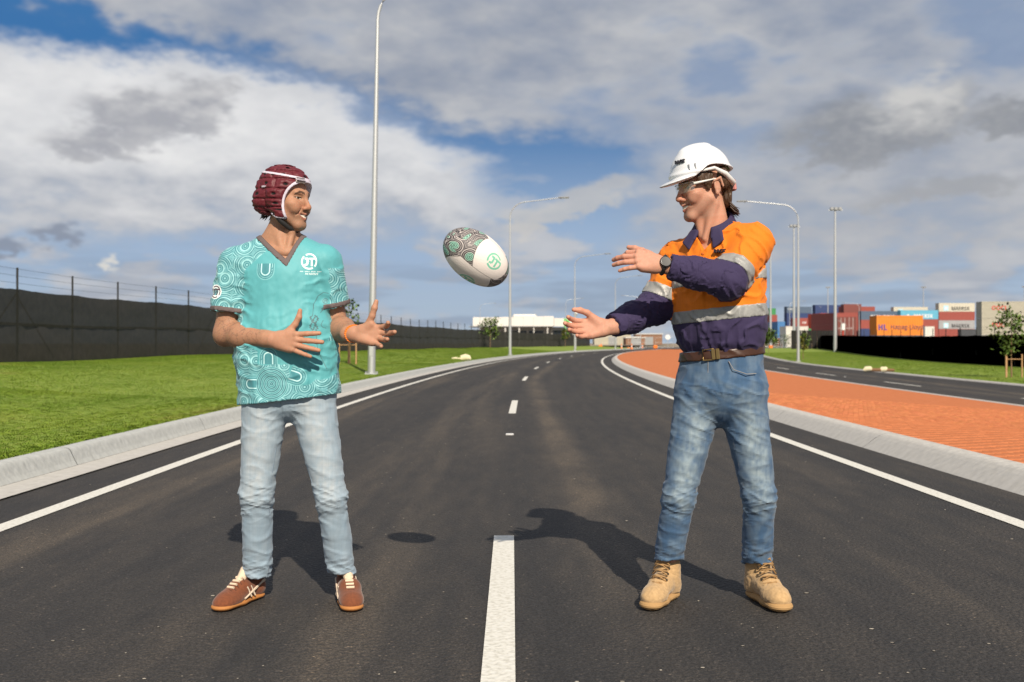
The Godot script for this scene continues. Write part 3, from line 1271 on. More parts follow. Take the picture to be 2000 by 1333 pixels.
func build_yard() -> void:
	var ys := Build.new()
	for i in 41:
		var d := 20.0 + i * 10.0
		ys.point(Vector3(mid(d) + 30.6, yard_level(d), -d), Vector3.UP)
		ys.point(Vector3(420.0, yard_level(d), -d), Vector3.UP)
		if i > 0:
			var k := ys.v.size() - 4
			ys.tri(k, k + 3, k + 1)
			ys.tri(k, k + 2, k + 3)
	structure("container_yard", ys.done(), M.yard)
	var red := box_paint(0.30, 0.070, 0.055)
	var brown := box_paint(0.20, 0.060, 0.050)
	var bright := box_paint(0.60, 0.085, 0.04)
	var navy := box_paint(0.03, 0.055, 0.16)
	var slate := box_paint(0.085, 0.125, 0.19)
	var blue := box_paint(0.12, 0.40, 0.56)
	var orange := box_paint(0.72, 0.22, 0.02)
	var grey := box_paint(0.34, 0.345, 0.36)
	var cream := box_paint(0.56, 0.53, 0.44)
	var stone := box_paint(0.40, 0.375, 0.30)
	var white := box_paint(0.66, 0.645, 0.59)
	var green := box_paint(0.05, 0.26, 0.09)
	var mid_blue := box_paint(0.06, 0.19, 0.42)
	var dark := box_paint(0.06, 0.065, 0.075)
	var ink := lin(0.03, 0.03, 0.035)
	var pale := lin(0.75, 0.76, 0.76)
	var star := lin(0.42, 0.66, 0.76)
	var R := "dull red container low in a stack behind the fence"
	var sea_dark := [["MAERSK", 1.15, 1.2, 1.0, ink, "bold"], ["*", 1.2, -3.7, 0.55, star, "star"]]
	var sea_white := [["MAERSK", 1.15, 1.2, 1.0, pale, "bold"], ["*", 1.2, -3.7, 0.55, pale, "plain star"]]
	# x of the middle, metres ahead, turn, length, height, tiers
	stack(147.0, 330.0, 0.06, 12.19, 2.85, [[red, R], [red, "dull red container under the grey one with dark MAERSK lettering"], [grey, "grey container with dark MAERSK lettering between two red ones", sea_dark], [red, "dull red container between two pale MAERSK containers"], [cream, "pale container with dark MAERSK lettering on top of its stack", sea_dark]])
	stack(139.0, 348.0, 0.06, 12.19, 2.72, [[red, R], [red, R], [red, R], [brown, "brown container half hidden behind the sky-blue one"], [cream, "cream container with dark MAERSK lettering behind the sky-blue one", sea_dark]])
	stack(128.5, 315.0, 0.06, 12.19, 2.85, [[red, R], [red, R], [red, "dull red container right under the sky-blue one"], [blue, "sky-blue container with white MAERSK lettering", sea_white]])
	stack(117.8, 320.0, 0.06, 12.19, 2.82, [[red, R], [navy, "navy container low in a stack behind the brown one"], [red, R], [slate, "slate-blue container with white CMA CGM lettering above the orange one", [["CMA CGM", 1.2, 0.8, 0.9, pale, "bold italic"]]]])
	stack(122.0, 352.0, 0.06, 12.19, 2.78, [[red, R], [red, R], [red, R], [red, R], [red, "dull red container topmost behind the slate-blue one", [["CAI", 0.8, -4.6, 1.5, pale, "bold"]]]])
	stack(112.5, 330.0, 0.1, 6.06, 2.78, [[red, R], [red, R], [red, R], [red, R], [brown, "short brown container topmost left of the slate-blue one"]])
	stack(127.0, 400.0, 0.2, 12.19, 2.72, [[navy, R.replace("dull red", "navy")], [red, R], [red, R], [navy, "dark navy container second from the top of the far stack"], [navy, "dark navy container third from the ground in the far stack"], [navy, "dark navy container on top of the far tall stack", [["• •", 0.6, -4.0, 1.8, pale, ""]]]])
	stack(126.5, 440.0, 0.25, 12.19, 2.85, [[red, R], [red, R], [red, R], [navy, "navy container in the farthest tall stack under the blue-grey one"], [navy, "navy container in the farthest tall stack under the blue-grey one"], [slate, "faded blue-grey container on top of the farthest stack", [["COSCO", 0.7, -4.0, 1.7, pale, "bold"]]]])
	stack(116.0, 392.0, 0.2, 12.19, 2.72, [[red, R], [red, R], [red, "dull red container with small white lettering behind the white boxes", [["hub", 0.9, -1.5, 1.2, pale, "bold"]]], [red, "dull red container on top behind the white boxes", [["cai", 0.9, -1.5, 1.0, pale, "bold"]]]])
	for i in 2:
		stack(101.8 + i * 2.6, 331.0 - i * 3.0, PI / 2 + 0.05, 12.19, 2.7, [[bright, "bright red container standing end-on in the yard"], [bright, "bright red container standing end-on in the yard"], [bright, "bright red container standing end-on in the yard"], [bright if i == 0 else navy, "bright red container standing end-on in the yard" if i == 0 else "navy container standing end-on beside the bright red ones"]])
	stack(79.4, 250.0, PI / 2 + 0.22, 12.19, 2.87, [[red, "dull red container end-on, lowest of three"], [red, "dull red container end-on, middle one of three"], [red, "dull red container end-on, topmost of three"]])
	# the two near boxes behind the fence
	stack(46.4, 138.0, -PI / 2 - 0.30, 6.06, 2.59, [[cream, "cream container right under the brown one with the white door rods"], [brown, "brown container, door end with white lock rods facing the road"]])
	stack(50.2, 130.0, 0.02, 6.06, 2.59, [[dark, "dark grey container right under the orange one"], [orange, "orange container with Hapag-Lloyd lettering", [["Hapag-Lloyd", 0.56, 0.95, 1.1, lin(0.03, 0.03, 0.10), ""], ["HL", 0.72, -2.25, 1.05, lin(0.02, 0.04, 0.30), "bold italic"]]]])
	stack(118.5, 328.0, PI / 2, 12.19, 2.75, [[white, "white container end-on between the brown and orange ones, lower"], [white, "white container end-on between the brown and orange ones, upper"]])
	stack(109.2, 263.0, PI / 2, 6.06, 2.75, [[white, "white container end-on beside the orange one, lower"], [white, "white container end-on beside the orange one, upper"]])
	stack(138.0, 300.0, 0.0, 6.06, 2.6, [[navy, "small navy container low behind the orange one"], [dark, "small dark container low behind the orange one"]])
	stack(87.8, 190.0, PI / 2, 6.06, 2.55, [[white, "white container end-on beside the stone-coloured stack"]])
	var logo := [["OOCL", 0.72, -3.1, 1.75, lin(0.62, 0.06, 0.03), "bold"]]
	stack(87.0, 172.0, -0.06, 12.19, 2.88, [[stone, "stone-coloured container lowest behind the fence"], [stone, "stone-coloured container with red OOCL lettering, middle of its stack", logo], [stone, "stone-coloured container with red OOCL lettering, top of its stack", logo]])
	stack(172.0, 335.0, 0.06, 12.19, 2.85, [[red, R], [red, R], [red, R], [red, R], [slate, "dark slate container topmost behind the stone-coloured stack"]])
	stack(88.0, 331.0, PI / 2, 12.19, 2.7, [[red, R], [mid_blue, "blue container end-on in the lower yard stack"], [mid_blue, "blue container end-on on top of its low stack"]])
	stack(90.5, 350.0, PI / 2, 12.19, 2.7, [[red, R], [dark, "dark container end-on low behind the blue one"], [red, R], [red, "dull red container end-on above the blue one"]])
	stack(94.0, 365.0, PI / 2, 12.19, 2.72, [[red, R], [red, R], [red, R], [red, R], [green, "green container end-on on top of a far stack"]])
	for i in 2:
		stack(72.0 + i * 3.4, 260.0, PI / 2, 6.06, 2.75, [[white, "white container end-on near the hedge, lower box beside the %s box" % ["blue", "green"][i]], [white, "white container end-on near the hedge, upper box beside the %s box" % ["blue", "green"][i]]])
	stack(89.5, 300.0, 0.0, 6.06, 2.7, [[white, "white container low near the hedge"], [green, "green and white container above the hedge"]])
	# a red signal post by the fence
	var sp := thing("signal_post", "red post with a white box behind the yard fence", "post", Vector3(40.6, -0.4, -122.0))
	part("post", tube_mesh([Vector3.ZERO, Vector3(0, 3.2, 0)], [0.07], 8), mat(lin(0.6, 0.05, 0.03), 0.6), sp)
	part("box", box_mesh(Vector3(-0.18, 3.1, -0.15), Vector3(0.22, 3.9, 0.15), 0.03), M.white_plastic, sp)
	part("arm", tube_mesh([Vector3(-0.6, 4.3, 0), Vector3(0.2, 3.9, 0), Vector3(0.5, 3.6, 0)], [0.03], 6), M.lamp_grey, sp)


# ---------------------------------------------------------------- warehouse and far things
func build_background() -> void:
	var t := thing("warehouse", "long white warehouse with a deep fascia behind the brown fence", "building", Vector3(1.0, 0.0, -300.0), 0.0)
	var wall := mat(lin(0.30, 0.29, 0.27), 0.85)
	var panel_m := mat(lin(0.66, 0.645, 0.61), 0.6)
	var glass := mat(lin(0.02, 0.025, 0.03), 0.15)
	part("wall", box_mesh(Vector3(-11.0, 0, -16), Vector3(11.5, 6.2, -3.0)), wall, t)
	part("roof", box_mesh(Vector3(-12.6, 8.7, -16), Vector3(11.6, 8.95, -0.3)), panel_m, t)
	part("soffit", box_mesh(Vector3(-14.0, 6.1, -16), Vector3(11.6, 6.25, -0.05)), M.lamp_grey, t)
	for i in 8:
		var x0 := -12.8 + i * 3.05
		part("fascia_panel", box_mesh(Vector3(x0, 6.27, -0.3), Vector3(x0 + 3.02, 8.85 + 0.06 * i, 0.0), 0.02), panel_m, t)
	part("roof_monitor", box_mesh(Vector3(-0.8, 8.96, -12), Vector3(6.5, 9.9, -2.0), 0.3), panel_m, t)
	for x in [-7.5, -3.2, 1.0, 5.4, 9.6]:
		part("column", box_mesh(Vector3(x, 0, -0.9), Vector3(x + 0.35, 6.1, -0.5)), panel_m, t)
	for w in [[-2.0, 3.4], [4.2, 8.6], [-9.8, -6.9]]:
		part("window", box_mesh(Vector3(w[0], 2.2, -2.99), Vector3(w[1], 4.9, -2.9)), glass, t)
	# the wing that runs away to the right
	var wing := Node3D.new()
	wing.name = "wing"
	t.add_child(wing)
	wing.position = Vector3(11.65, 0, -0.1)
	wing.rotation.y = 0.55
	part("wing_wall", box_mesh(Vector3(0.6, 0, -9), Vector3(10.5, 6.0, -2.5)), wall, wing)
	for i in 3:
		part("fascia_panel", box_mesh(Vector3(0.1 + i * 3.5, 6.2, -0.3), Vector3(3.57 + i * 3.5, 8.7, 0.0), 0.02), panel_m, wing)
	part("wing_window", box_mesh(Vector3(1.4, 1.6, -2.49), Vector3(8.5, 5.0, -2.4)), glass, wing)
	var leaf := Build.new()
	leaf.tube([Vector3(4.2, 8.6, 0.08), Vector3(4.0, 6.6, 0.08), Vector3(4.3, 4.6, 0.08), Vector3(5.0, 3.0, 0.08)], [0.5, 0.35, 0.3, 0.1], 8)
	leaf.tube([Vector3(4.2, 8.5, 0.1), Vector3(5.2, 7.6, 0.1), Vector3(6.0, 6.6, 0.1)], [0.15, 0.35, 0.15], 8)
	part("green_emblem", leaf.done(), mat(lin(0.14, 0.55, 0.10), 0.5), wing)
	# low sheds far behind the crossing road
	var sh := [[Vector3(33.0, 0.5, -330.0), 12.0, 3.6, lin(0.42, 0.39, 0.31), "pale low shed far behind the crossing road"], [Vector3(47.0, 0.5, -345.0), 9.0, 3.6, lin(0.24, 0.13, 0.08), "rust brown shed far behind the crossing road"], [Vector3(39.0, 0.5, -318.0), 6.0, 2.2, lin(0.25, 0.14, 0.09), "small rust brown shed behind the temporary fence"]]
	for s in sh:
		var o := thing("shed", s[4], "shed", s[0])
		part("wall", box_mesh(Vector3(-s[1] / 2, 0, -4), Vector3(s[1] / 2, s[2], 4)), mat(s[3], 0.9), o)
		part("roof", box_mesh(Vector3(-s[1] / 2 - 0.3, s[2], -4.3), Vector3(s[1] / 2 + 0.3, s[2] + 0.3, 4.3), 0.1), panel_m, o)
		part("door", box_mesh(Vector3(-1.4, 0, 4.0), Vector3(1.4, 2.8, 4.06)), M.lamp_grey, o)
	# dark hedge bushes by the yard
	for i in 5:
		var h := thing("bush", "dark green bush behind the yard's wire fence", "bush", Vector3(55.5 + i * 3.3, 0.05, -214.0 - (i % 2) * 3.0), 0.0, "dark bushes by the yard")
		leaves_part(h, "foliage", Vector3(0, 1.5, 0), Vector3(2.3, 1.7, 1.6), 500, 0.28, "leaf2")
		part("stem", tube_mesh([Vector3.ZERO, Vector3(0.1, 1.4, 0)], [0.1, 0.06], 6), M.bark, h)


func leaves_part(parent: Node3D, called: String, at: Vector3, r: Vector3, n: int, size: float, tone: String) -> void:
	var b := Build.new()
	var clumps := []
	for i in 14:
		var a := Vector3(rng.randfn(), rng.randfn(), rng.randfn()).normalized() * pow(rng.randf(), 0.45)
		clumps.append(a * r * 0.8)
	for i in n:
		var c: Vector3 = clumps[rng.randi() % clumps.size()]
		var o := Vector3(rng.randfn(), rng.randfn(), rng.randfn()) * 0.22 * r + c
		leaf(b, at + o, size * rng.randf_range(0.6, 1.3))
	part(called, b.done(), M[tone], parent)


# one pointed leaf, folded a little along its middle
func leaf(b: Build, p: Vector3, s: float) -> void:
	var t := Vector3(rng.randfn(), rng.randfn() - 0.35, rng.randfn()).normalized()
	var x := t.cross(Vector3(rng.randfn(), rng.randfn(), rng.randfn())).normalized()
	var n := x.cross(t)
	if n.y < 0:
		n = -n
	var f := rng.randf_range(0.75, 1.2)
	b.color = Color(f, f, f)
	var i := b.point(p, n)
	b.point(p + t * s * 0.45 + x * s * 0.28 + n * s * 0.06, (n + x * 0.3).normalized())
	b.point(p + t * s * 0.45 - x * s * 0.28 + n * s * 0.06, (n - x * 0.3).normalized())
	b.point(p + t * s, n)
	b.tri(i, i + 1, i + 3)
	b.tri(i, i + 3, i + 2)


func sapling(label: String, at: Vector3, tall: float, crown: Vector3, n: int, tones: Array, lean := 0.0, leaf_size := 0.145) -> void:
	var t := thing("young_tree", label, "tree", at, rng.randf() * TAU)
	var top := Vector3(lean, tall * 0.9, 0)
	part("trunk", tube_mesh([Vector3.ZERO, Vector3(0.01, tall * 0.3, 0.01), Vector3(lean * 0.5, tall * 0.6, 0), top], [0.035, 0.026, 0.018, 0.006], 7), M.bark, t)
	var low := tall - crown.y * 2.0
	for i in 9:
		var h := low + (tall - low) * (i + 0.2) / 10.0
		var a := i * 2.4
		var l := crown.x * (1.1 - 0.75 * absf(float(i) / 9.0 - 0.35))
		var tip := Vector3(cos(a) * l, h + l * 0.55, sin(a) * l)
		part("limb", tube_mesh([Vector3(lean * h / tall, h, 0), tip * Vector3(0.5, 1, 0.5) - Vector3(0, l * 0.2, 0), tip], [0.011, 0.008, 0.003], 5), M.bark, t)
		var b := Build.new()
		for k in n / 9:
			var s := rng.randf()
			var p := Vector3(lean * h / tall, h, 0).lerp(tip, 0.35 + 0.75 * s) + Vector3(rng.randfn(), rng.randfn(), rng.randfn()) * crown.x * 0.2
			leaf(b, p, leaf_size * rng.randf_range(0.7, 1.3))
		part("crown", b.done(), M[tones[i % tones.size()]], t)


func stakes(label: String, at: Vector3, spread: float, tall: float) -> void:
	var t := thing("tree_stakes", label, "tree stakes", at)
	for i in 3:
		var a := TAU * i / 3.0 + 0.5
		part("stake", box_mesh(Vector3(cos(a) * spread - 0.025, -0.1, sin(a) * spread - 0.025), Vector3(cos(a) * spread + 0.025, tall, sin(a) * spread + 0.025), 0.004), M.timber, t)
	for i in 3:
		var a2 := TAU * i / 3.0 + 0.5
		var e := TAU * (i + 1) / 3.0 + 0.5
		part("tie", tube_mesh([Vector3(cos(a2) * spread, tall * 0.78, sin(a2) * spread), Vector3(cos(e) * spread, tall * 0.78, sin(e) * spread)], [0.018], 5), M.timber, t)


func build_roadside() -> void:
	sapling("young green tree on the lawn in front of the yard fence", spot(21.4, 45.0), 3.1, Vector3(0.68, 1.05, 0.68), 620, ["leaf0", "leaf1", "leaf2"], 0.0, 0.17)
	stakes("three timber stakes round the young tree before the yard fence", spot(21.4, 45.0), 0.42, 1.05)
	sapling("young tree with a bare reddish trunk in front of the brown fence", spot(-13.2, 118.0), 3.4, Vector3(1.0, 1.1, 1.0), 560, ["leaf1", "leaf0", "leaf2"], 0.0, 0.26)
	sapling("small thin tree near the end of the brown fence", spot(-13.0, 166.0), 3.0, Vector3(0.6, 0.9, 0.6), 400, ["leaf0", "leaf3"], 0.0, 0.25)
	sapling("young tree on the lawn hidden behind the man in the teal jersey", spot(-7.7, 41.0), 2.7, Vector3(0.42, 0.7, 0.42), 260, ["leaf1", "leaf0"])
	stakes("timber stakes on the lawn behind the man in the teal jersey", spot(-7.7, 41.0), 0.4, 1.0)
	sapling("small green tree on the far lawn beside the orange-shirted man's hip", spot(19.9, 119.0), 2.9, Vector3(0.8, 0.95, 0.8), 800, ["leaf0", "leaf1"], 0.0, 0.25)
	sapling("small yellow-leaved tree beside the black gate screen", spot(20.6, 91.0), 2.4, Vector3(0.5, 0.75, 0.5), 500, ["leaf3", "leaf3", "leaf0"], 0.0, 0.2)
	# sediment socks left by the kerbs
	var sock := mat(lin(0.66, 0.60, 0.40), 0.9)
	var earth := mat(lin(0.20, 0.11, 0.055), 0.95)
	var s1 := thing("sediment_sock", "cream sediment sock lying on the kerb by the far lawn's street lamp", "sand bag", spot(-4.25, 53.0, 0.1))
	part("bag", tube_mesh([Vector3(-0.28, 0, 0), Vector3(-0.22, 0.06, 0), Vector3(0, 0.1, 0), Vector3(0.2, 0.07, 0.05), Vector3(0.28, 0.0, 0.06)], [0.02, 0.15, 0.19, 0.14, 0.02], 9), sock, s1)
	part("tail", tube_mesh([Vector3(-0.26, 0.03, 0), Vector3(-0.55, 0.06, 0.05), Vector3(-0.75, 0.05, 0)], [0.03, 0.06, 0.02], 7), sock, s1)
	var s2 := thing("sediment_sock", "sediment sock with cream ends lying in the gutter of the far road", "sand bag", spot(18.0, 54.0, 0.05), -0.35)
	part("sock_end", tube_mesh([Vector3(-0.75, 0.04, 0), Vector3(-0.62, 0.1, 0), Vector3(-0.38, 0.12, 0), Vector3(-0.25, 0.04, 0)], [0.02, 0.15, 0.15, 0.05], 9), sock, s2)
	part("sock_end", tube_mesh([Vector3(0.1, 0.04, 0), Vector3(0.2, 0.1, 0), Vector3(0.42, 0.11, 0), Vector3(0.52, 0.04, 0)], [0.03, 0.14, 0.14, 0.05], 9), sock, s2)
	part("log", tube_mesh([Vector3(-0.4, 0.06, 0), Vector3(0.2, 0.07, 0), Vector3(0.85, 0.05, 0.02)], [0.09, 0.1, 0.08], 8), earth, s2)
	# temporary fence panels on orange feet across the road's end
	var feet := [[12.5, 196.0, 0.12], [16.9, 190.0, 0.12], [26.8, 186.0, 0.1], [22.0, 188.0, 0.1], [66.0, 205.0, 0.1], [52.0, 200.0, 0.05]]
	for i in feet.size():
		var f := thing("temporary_fence", "wire fence panel on an orange foot across the road's far end", "fence", Vector3(feet[i][0], feet[i][2], -feet[i][1]), 0.05 * (i - 2), "temporary fence panels at the road's far end")
		part("foot", box_mesh(Vector3(-0.38, 0, -0.25), Vector3(0.38, 0.62 if i != 3 else 0.2, 0.25), 0.09), M.orange, f)
		for x in [0.0, 3.4]:
			part("upright", tube_mesh([Vector3(x, 0.05, 0), Vector3(x, 2.1, 0)], [0.024], 6), M.steel, f)
		for y in [0.2, 1.15, 2.08]:
			part("rail", tube_mesh([Vector3(0, y, 0), Vector3(3.4, y, 0)], [0.016], 5), M.steel, f)
	var cone := Build.new()
	cone.lathe([Vector2(0.19, 0.0), Vector2(0.19, 0.03), Vector2(0.13, 0.035), Vector2(0.03, 0.7), Vector2(0.001, 0.71)], 12)
	var cm := cone.done()
	var band := Build.new()
	band.lathe([Vector2(0.098, 0.26), Vector2(0.066, 0.46)], 12)
	for q in [[15.6, 208.0], [19.3, 215.0], [19.6, 178.0], [29.5, 225.0], [42.0, 240.0], [21.3, 177.0]]:
		var c := thing("traffic_cone", "orange traffic cone on the crossing road", "traffic cone", Vector3(q[0], 0.05, -q[1]), 0.0, "traffic cones by the crossing road")
		c.scale = Vector3.ONE * 1.4
		part("cone", cm, M.orange, c)
		part("band", band.done(), M.white_plastic, c)
	var sg := thing("road_sign", "small round white road sign behind the orange-shirted man", "road sign", Vector3(26.0, 0.1, -166.0))
	part("pole", tube_mesh([Vector3.ZERO, Vector3(0, 2.3, 0)], [0.035], 8), M.steel, sg)
	var disc := Build.new()
	disc.xf = Transform3D(Basis(Vector3.RIGHT, PI / 2), Vector3(0, 2.0, 0.05))
	disc.lathe([Vector2(0.001, 0.015), Vector2(0.42, 0.015), Vector2(0.43, 0.0), Vector2(0.42, -0.015), Vector2(0.001, -0.015)], 24)
	part("sign_plate", disc.done(), M.white_plastic, sg)
	# post-and-wire fence in front of the hedge
	var wf := thing("wire_fence", "grey wire fence with posts in front of the dark bushes", "fence", Vector3(50.0, 0.1, -206.0))
	for i in 8:
		part("post", tube_mesh([Vector3(i * 3.0, 0, 0), Vector3(i * 3.0, 1.9, 0)], [0.05], 6), M.steel, wf)
	for y in [0.3, 0.8, 1.35, 1.85]:
		part("wire", tube_mesh([Vector3(0, y, 0), Vector3(21, y, 0)], [0.02], 4), M.steel, wf)


# ---------------------------------------------------------------- smooth bodies: a distance field on a grid, meshed as surface nets
class Field:
	var o: Vector3
	var c: float
	var nx: int
	var ny: int
	var nz: int
	var d: PackedFloat32Array
	var xf := Transform3D.IDENTITY
	var carving := false

	func _init(lo: Vector3, hi: Vector3, cell: float) -> void:
		o = lo
		c = cell
		nx = int(ceil((hi.x - lo.x) / cell)) + 1
		ny = int(ceil((hi.y - lo.y) / cell)) + 1
		nz = int(ceil((hi.z - lo.z) / cell)) + 1
		d = PackedFloat32Array()
		d.resize(nx * ny * nz)
		d.fill(0.06)

	func copy() -> Field:
		var f := Field.new(o, o, c)
		f.nx = nx
		f.ny = ny
		f.nz = nz
		f.d = d.duplicate()
		f.xf = xf
		return f

	func range_of(lo: Vector3, hi: Vector3) -> PackedInt32Array:
		return PackedInt32Array([
			clampi(int((lo.x - o.x) / c), 0, nx), clampi(int((hi.x - o.x) / c) + 2, 0, nx),
			clampi(int((lo.y - o.y) / c), 0, ny), clampi(int((hi.y - o.y) / c) + 2, 0, ny),
			clampi(int((lo.z - o.z) / c), 0, nz), clampi(int((hi.z - o.z) / c) + 2, 0, nz)])

	# tapered capsule from a to b; flat < 1 squeezes it along the direction axis
	func cap(a: Vector3, b: Vector3, ra: float, rb: float, k := 0.02, flat := 1.0, axis := Vector3.ZERO) -> void:
		a = xf * a
		b = xf * b
		if axis != Vector3.ZERO:
			axis = (xf.basis * axis).normalized()
		var reach := maxf(ra, rb) * maxf(1.0, flat) + k + 2.5 * c
		var q := range_of(a.min(b) - Vector3.ONE * reach, a.max(b) + Vector3.ONE * reach)
		var ab := b - a
		var l2 := maxf(ab.length_squared(), 1e-9)
		var squeeze := absf(flat - 1.0) > 0.001
		var g := 1.0 / flat - 1.0
		for iz in range(q[4], q[5]):
			for iy in range(q[2], q[3]):
				var i := (iz * ny + iy) * nx
				var p := Vector3(o.x + q[0] * c, o.y + iy * c, o.z + iz * c) - a
				for ix in range(q[0], q[1]):
					var t := clampf(p.dot(ab) / l2, 0.0, 1.0)
					var w := p - ab * t
					var r := ra + (rb - ra) * t
					var e: float
					if squeeze:
						var l := w.length()
						w += axis * (w.dot(axis) * g)
						var m := w.length()
						e = (m - r) * (l / maxf(m, 1e-6))
						if l < 1e-5:
							e = -r * minf(1.0, flat)
					else:
						e = w.length() - r
					var j := i + ix
					var f := d[j]
					if carving:
						e = -e
						var h := maxf(k - absf(f - e), 0.0) / k
						d[j] = maxf(f, e) + h * h * k * 0.25
					else:
						var h2 := maxf(k - absf(f - e), 0.0) / k
						d[j] = minf(f, e) - h2 * h2 * k * 0.25
					p.x += c

	# ellipsoid with its own axes
	func ell(at: Vector3, r: Vector3, k := 0.02, turn := Basis.IDENTITY) -> void:
		at = xf * at
		var b := (xf.basis * turn).orthonormalized()
		var reach := maxf(r.x, maxf(r.y, r.z)) + k + 2.5 * c
		var q := range_of(at - Vector3.ONE * reach, at + Vector3.ONE * reach)
		var bi := b.transposed()
		var ir := Vector3(1.0 / r.x, 1.0 / r.y, 1.0 / r.z)
		for iz in range(q[4], q[5]):
			for iy in range(q[2], q[3]):
				var i := (iz * ny + iy) * nx
				var p := Vector3(o.x + q[0] * c, o.y + iy * c, o.z + iz * c) - at
				for ix in range(q[0], q[1]):
					var w := (bi * p) * ir
					var k0 := w.length()
					var k1 := maxf((w * ir).length(), 1e-6)
					var e := k0 * (k0 - 1.0) / k1
					if k0 < 0.05:
						e = -minf(r.x, minf(r.y, r.z))
					var j := i + ix
					var f := d[j]
					if carving:
						e = -e
						var h := maxf(k - absf(f - e), 0.0) / k
						d[j] = maxf(f, e) + h * h * k * 0.25
					else:
						var h2 := maxf(k - absf(f - e), 0.0) / k
						d[j] = minf(f, e) - h2 * h2 * k * 0.25
					p.x += c

	# keeps only the side where n.p < off, in the grid's own axes
	func half(n: Vector3, off: float) -> void:
		for iz in nz:
			for iy in ny:
				var i := (iz * ny + iy) * nx
				var e := n.dot(Vector3(o.x, o.y + iy * c, o.z + iz * c)) - off
				var s := n.x * c
				for ix in nx:
					if e > d[i + ix]:
						d[i + ix] = e
					e += s

	# empties everything outside a box
	func only(lo: Vector3, hi: Vector3) -> void:
		var q := range_of(lo, hi)
		for iz in nz:
			for iy in ny:
				var i := (iz * ny + iy) * nx
				var inside := iz >= q[4] and iz < q[5] and iy >= q[2] and iy < q[3]
				for ix in nx:
					if not inside or ix < q[0] or ix >= q[1]:
						d[i + ix] = 0.06

	# f(p, d) gives the new distance, asked where |d| < band
	func change(f: Callable, band: float, lo := Vector3.ONE * -99.0, hi := Vector3.ONE * 99.0) -> void:
		var q := range_of(lo, hi)
		for iz in range(q[4], q[5]):
			for iy in range(q[2], q[3]):
				var i := (iz * ny + iy) * nx
				for ix in range(q[0], q[1]):
					var e := d[i + ix]
					if e < band and e > -band:
						d[i + ix] = f.call(Vector3(o.x + ix * c, o.y + iy * c, o.z + iz * c), e)

	# appends the surface to b; paint(p, n) gives a colour, uv(p, n) a texture place
	func mesh_into(b: Build, paint = null, uv = null, uv2 = null) -> void:
		var ids := PackedInt32Array()
		ids.resize(nx * ny * nz)
		ids.fill(-1)
		var sy := nx
		var sz := nx * ny
		var offs := PackedInt32Array([0, 1, sy, sy + 1, sz, sz + 1, sz + sy, sz + sy + 1])
		var ea := PackedInt32Array([0, 2, 4, 6, 0, 1, 4, 5, 0, 1, 2, 3])
		var eb := PackedInt32Array([1, 3, 5, 7, 2, 3, 6, 7, 4, 5, 6, 7])
		var g := PackedFloat32Array()
		g.resize(8)
		for iz in nz - 1:
			for iy in ny - 1:
				var i := (iz * ny + iy) * nx
				for ix in nx - 1:
					var j := i + ix
					var f := d[j]
					if f > 3.2 * c or f < -3.2 * c:
						continue
					var mask := 0
					for k in 8:
						var e := d[j + offs[k]]
						g[k] = e
						if e < 0.0:
							mask |= 1 << k
					if mask == 0 or mask == 255:
						continue
					var sum := Vector3.ZERO
					var cnt := 0
					for k in 12:
						var a := ea[k]
						var e2 := eb[k]
						var ga := g[a]
						var gb := g[e2]
						if (ga < 0.0) != (gb < 0.0):
							var t := ga / (ga - gb)
							var pa := Vector3(a & 1, (a >> 1) & 1, a >> 2)
							var pb := Vector3(e2 & 1, (e2 >> 1) & 1, e2 >> 2)
							sum += pa + (pb - pa) * t
							cnt += 1
					sum /= cnt
					var n := Vector3(
						g[1] + g[3] + g[5] + g[7] - g[0] - g[2] - g[4] - g[6],
						g[2] + g[3] + g[6] + g[7] - g[0] - g[1] - g[4] - g[5],
						g[4] + g[5] + g[6] + g[7] - g[0] - g[1] - g[2] - g[3])
					n = n.normalized() if n.length_squared() > 1e-14 else Vector3.UP
					var p := o + (Vector3(ix, iy, iz) + sum) * c
					if paint != null:
						b.color = paint.call(p, n)
					ids[j] = b.point(p, n, uv.call(p, n) if uv != null else Vector2.ZERO, uv2.call(p, n) if uv2 != null else Vector2.ZERO)
		for iz in range(1, nz - 1):
			for iy in range(1, ny - 1):
				var i := (iz * ny + iy) * nx
				for ix in range(1, nx - 1):
					var j := i + ix
					if ids[j] < 0:
						continue
					var s := d[j] < 0.0
					if s != (d[j + 1] < 0.0):
						face(b, ids[j - sy - sz], ids[j - sz], ids[j], ids[j - sy], s)
					if s != (d[j + sy] < 0.0):
						face(b, ids[j - 1 - sz], ids[j - 1], ids[j], ids[j - sz], s)
					if s != (d[j + sz] < 0.0):
						face(b, ids[j - 1 - sy], ids[j - sy], ids[j], ids[j - 1], s)

	func face(b: Build, p: int, q: int, r: int, t: int, s: bool) -> void:
		if p < 0 or q < 0 or r < 0 or t < 0:
			return
		if s:
			b.tri(p, r, q)
			b.tri(p, t, r)
		else:
			b.tri(p, q, r)
			b.tri(p, r, t)


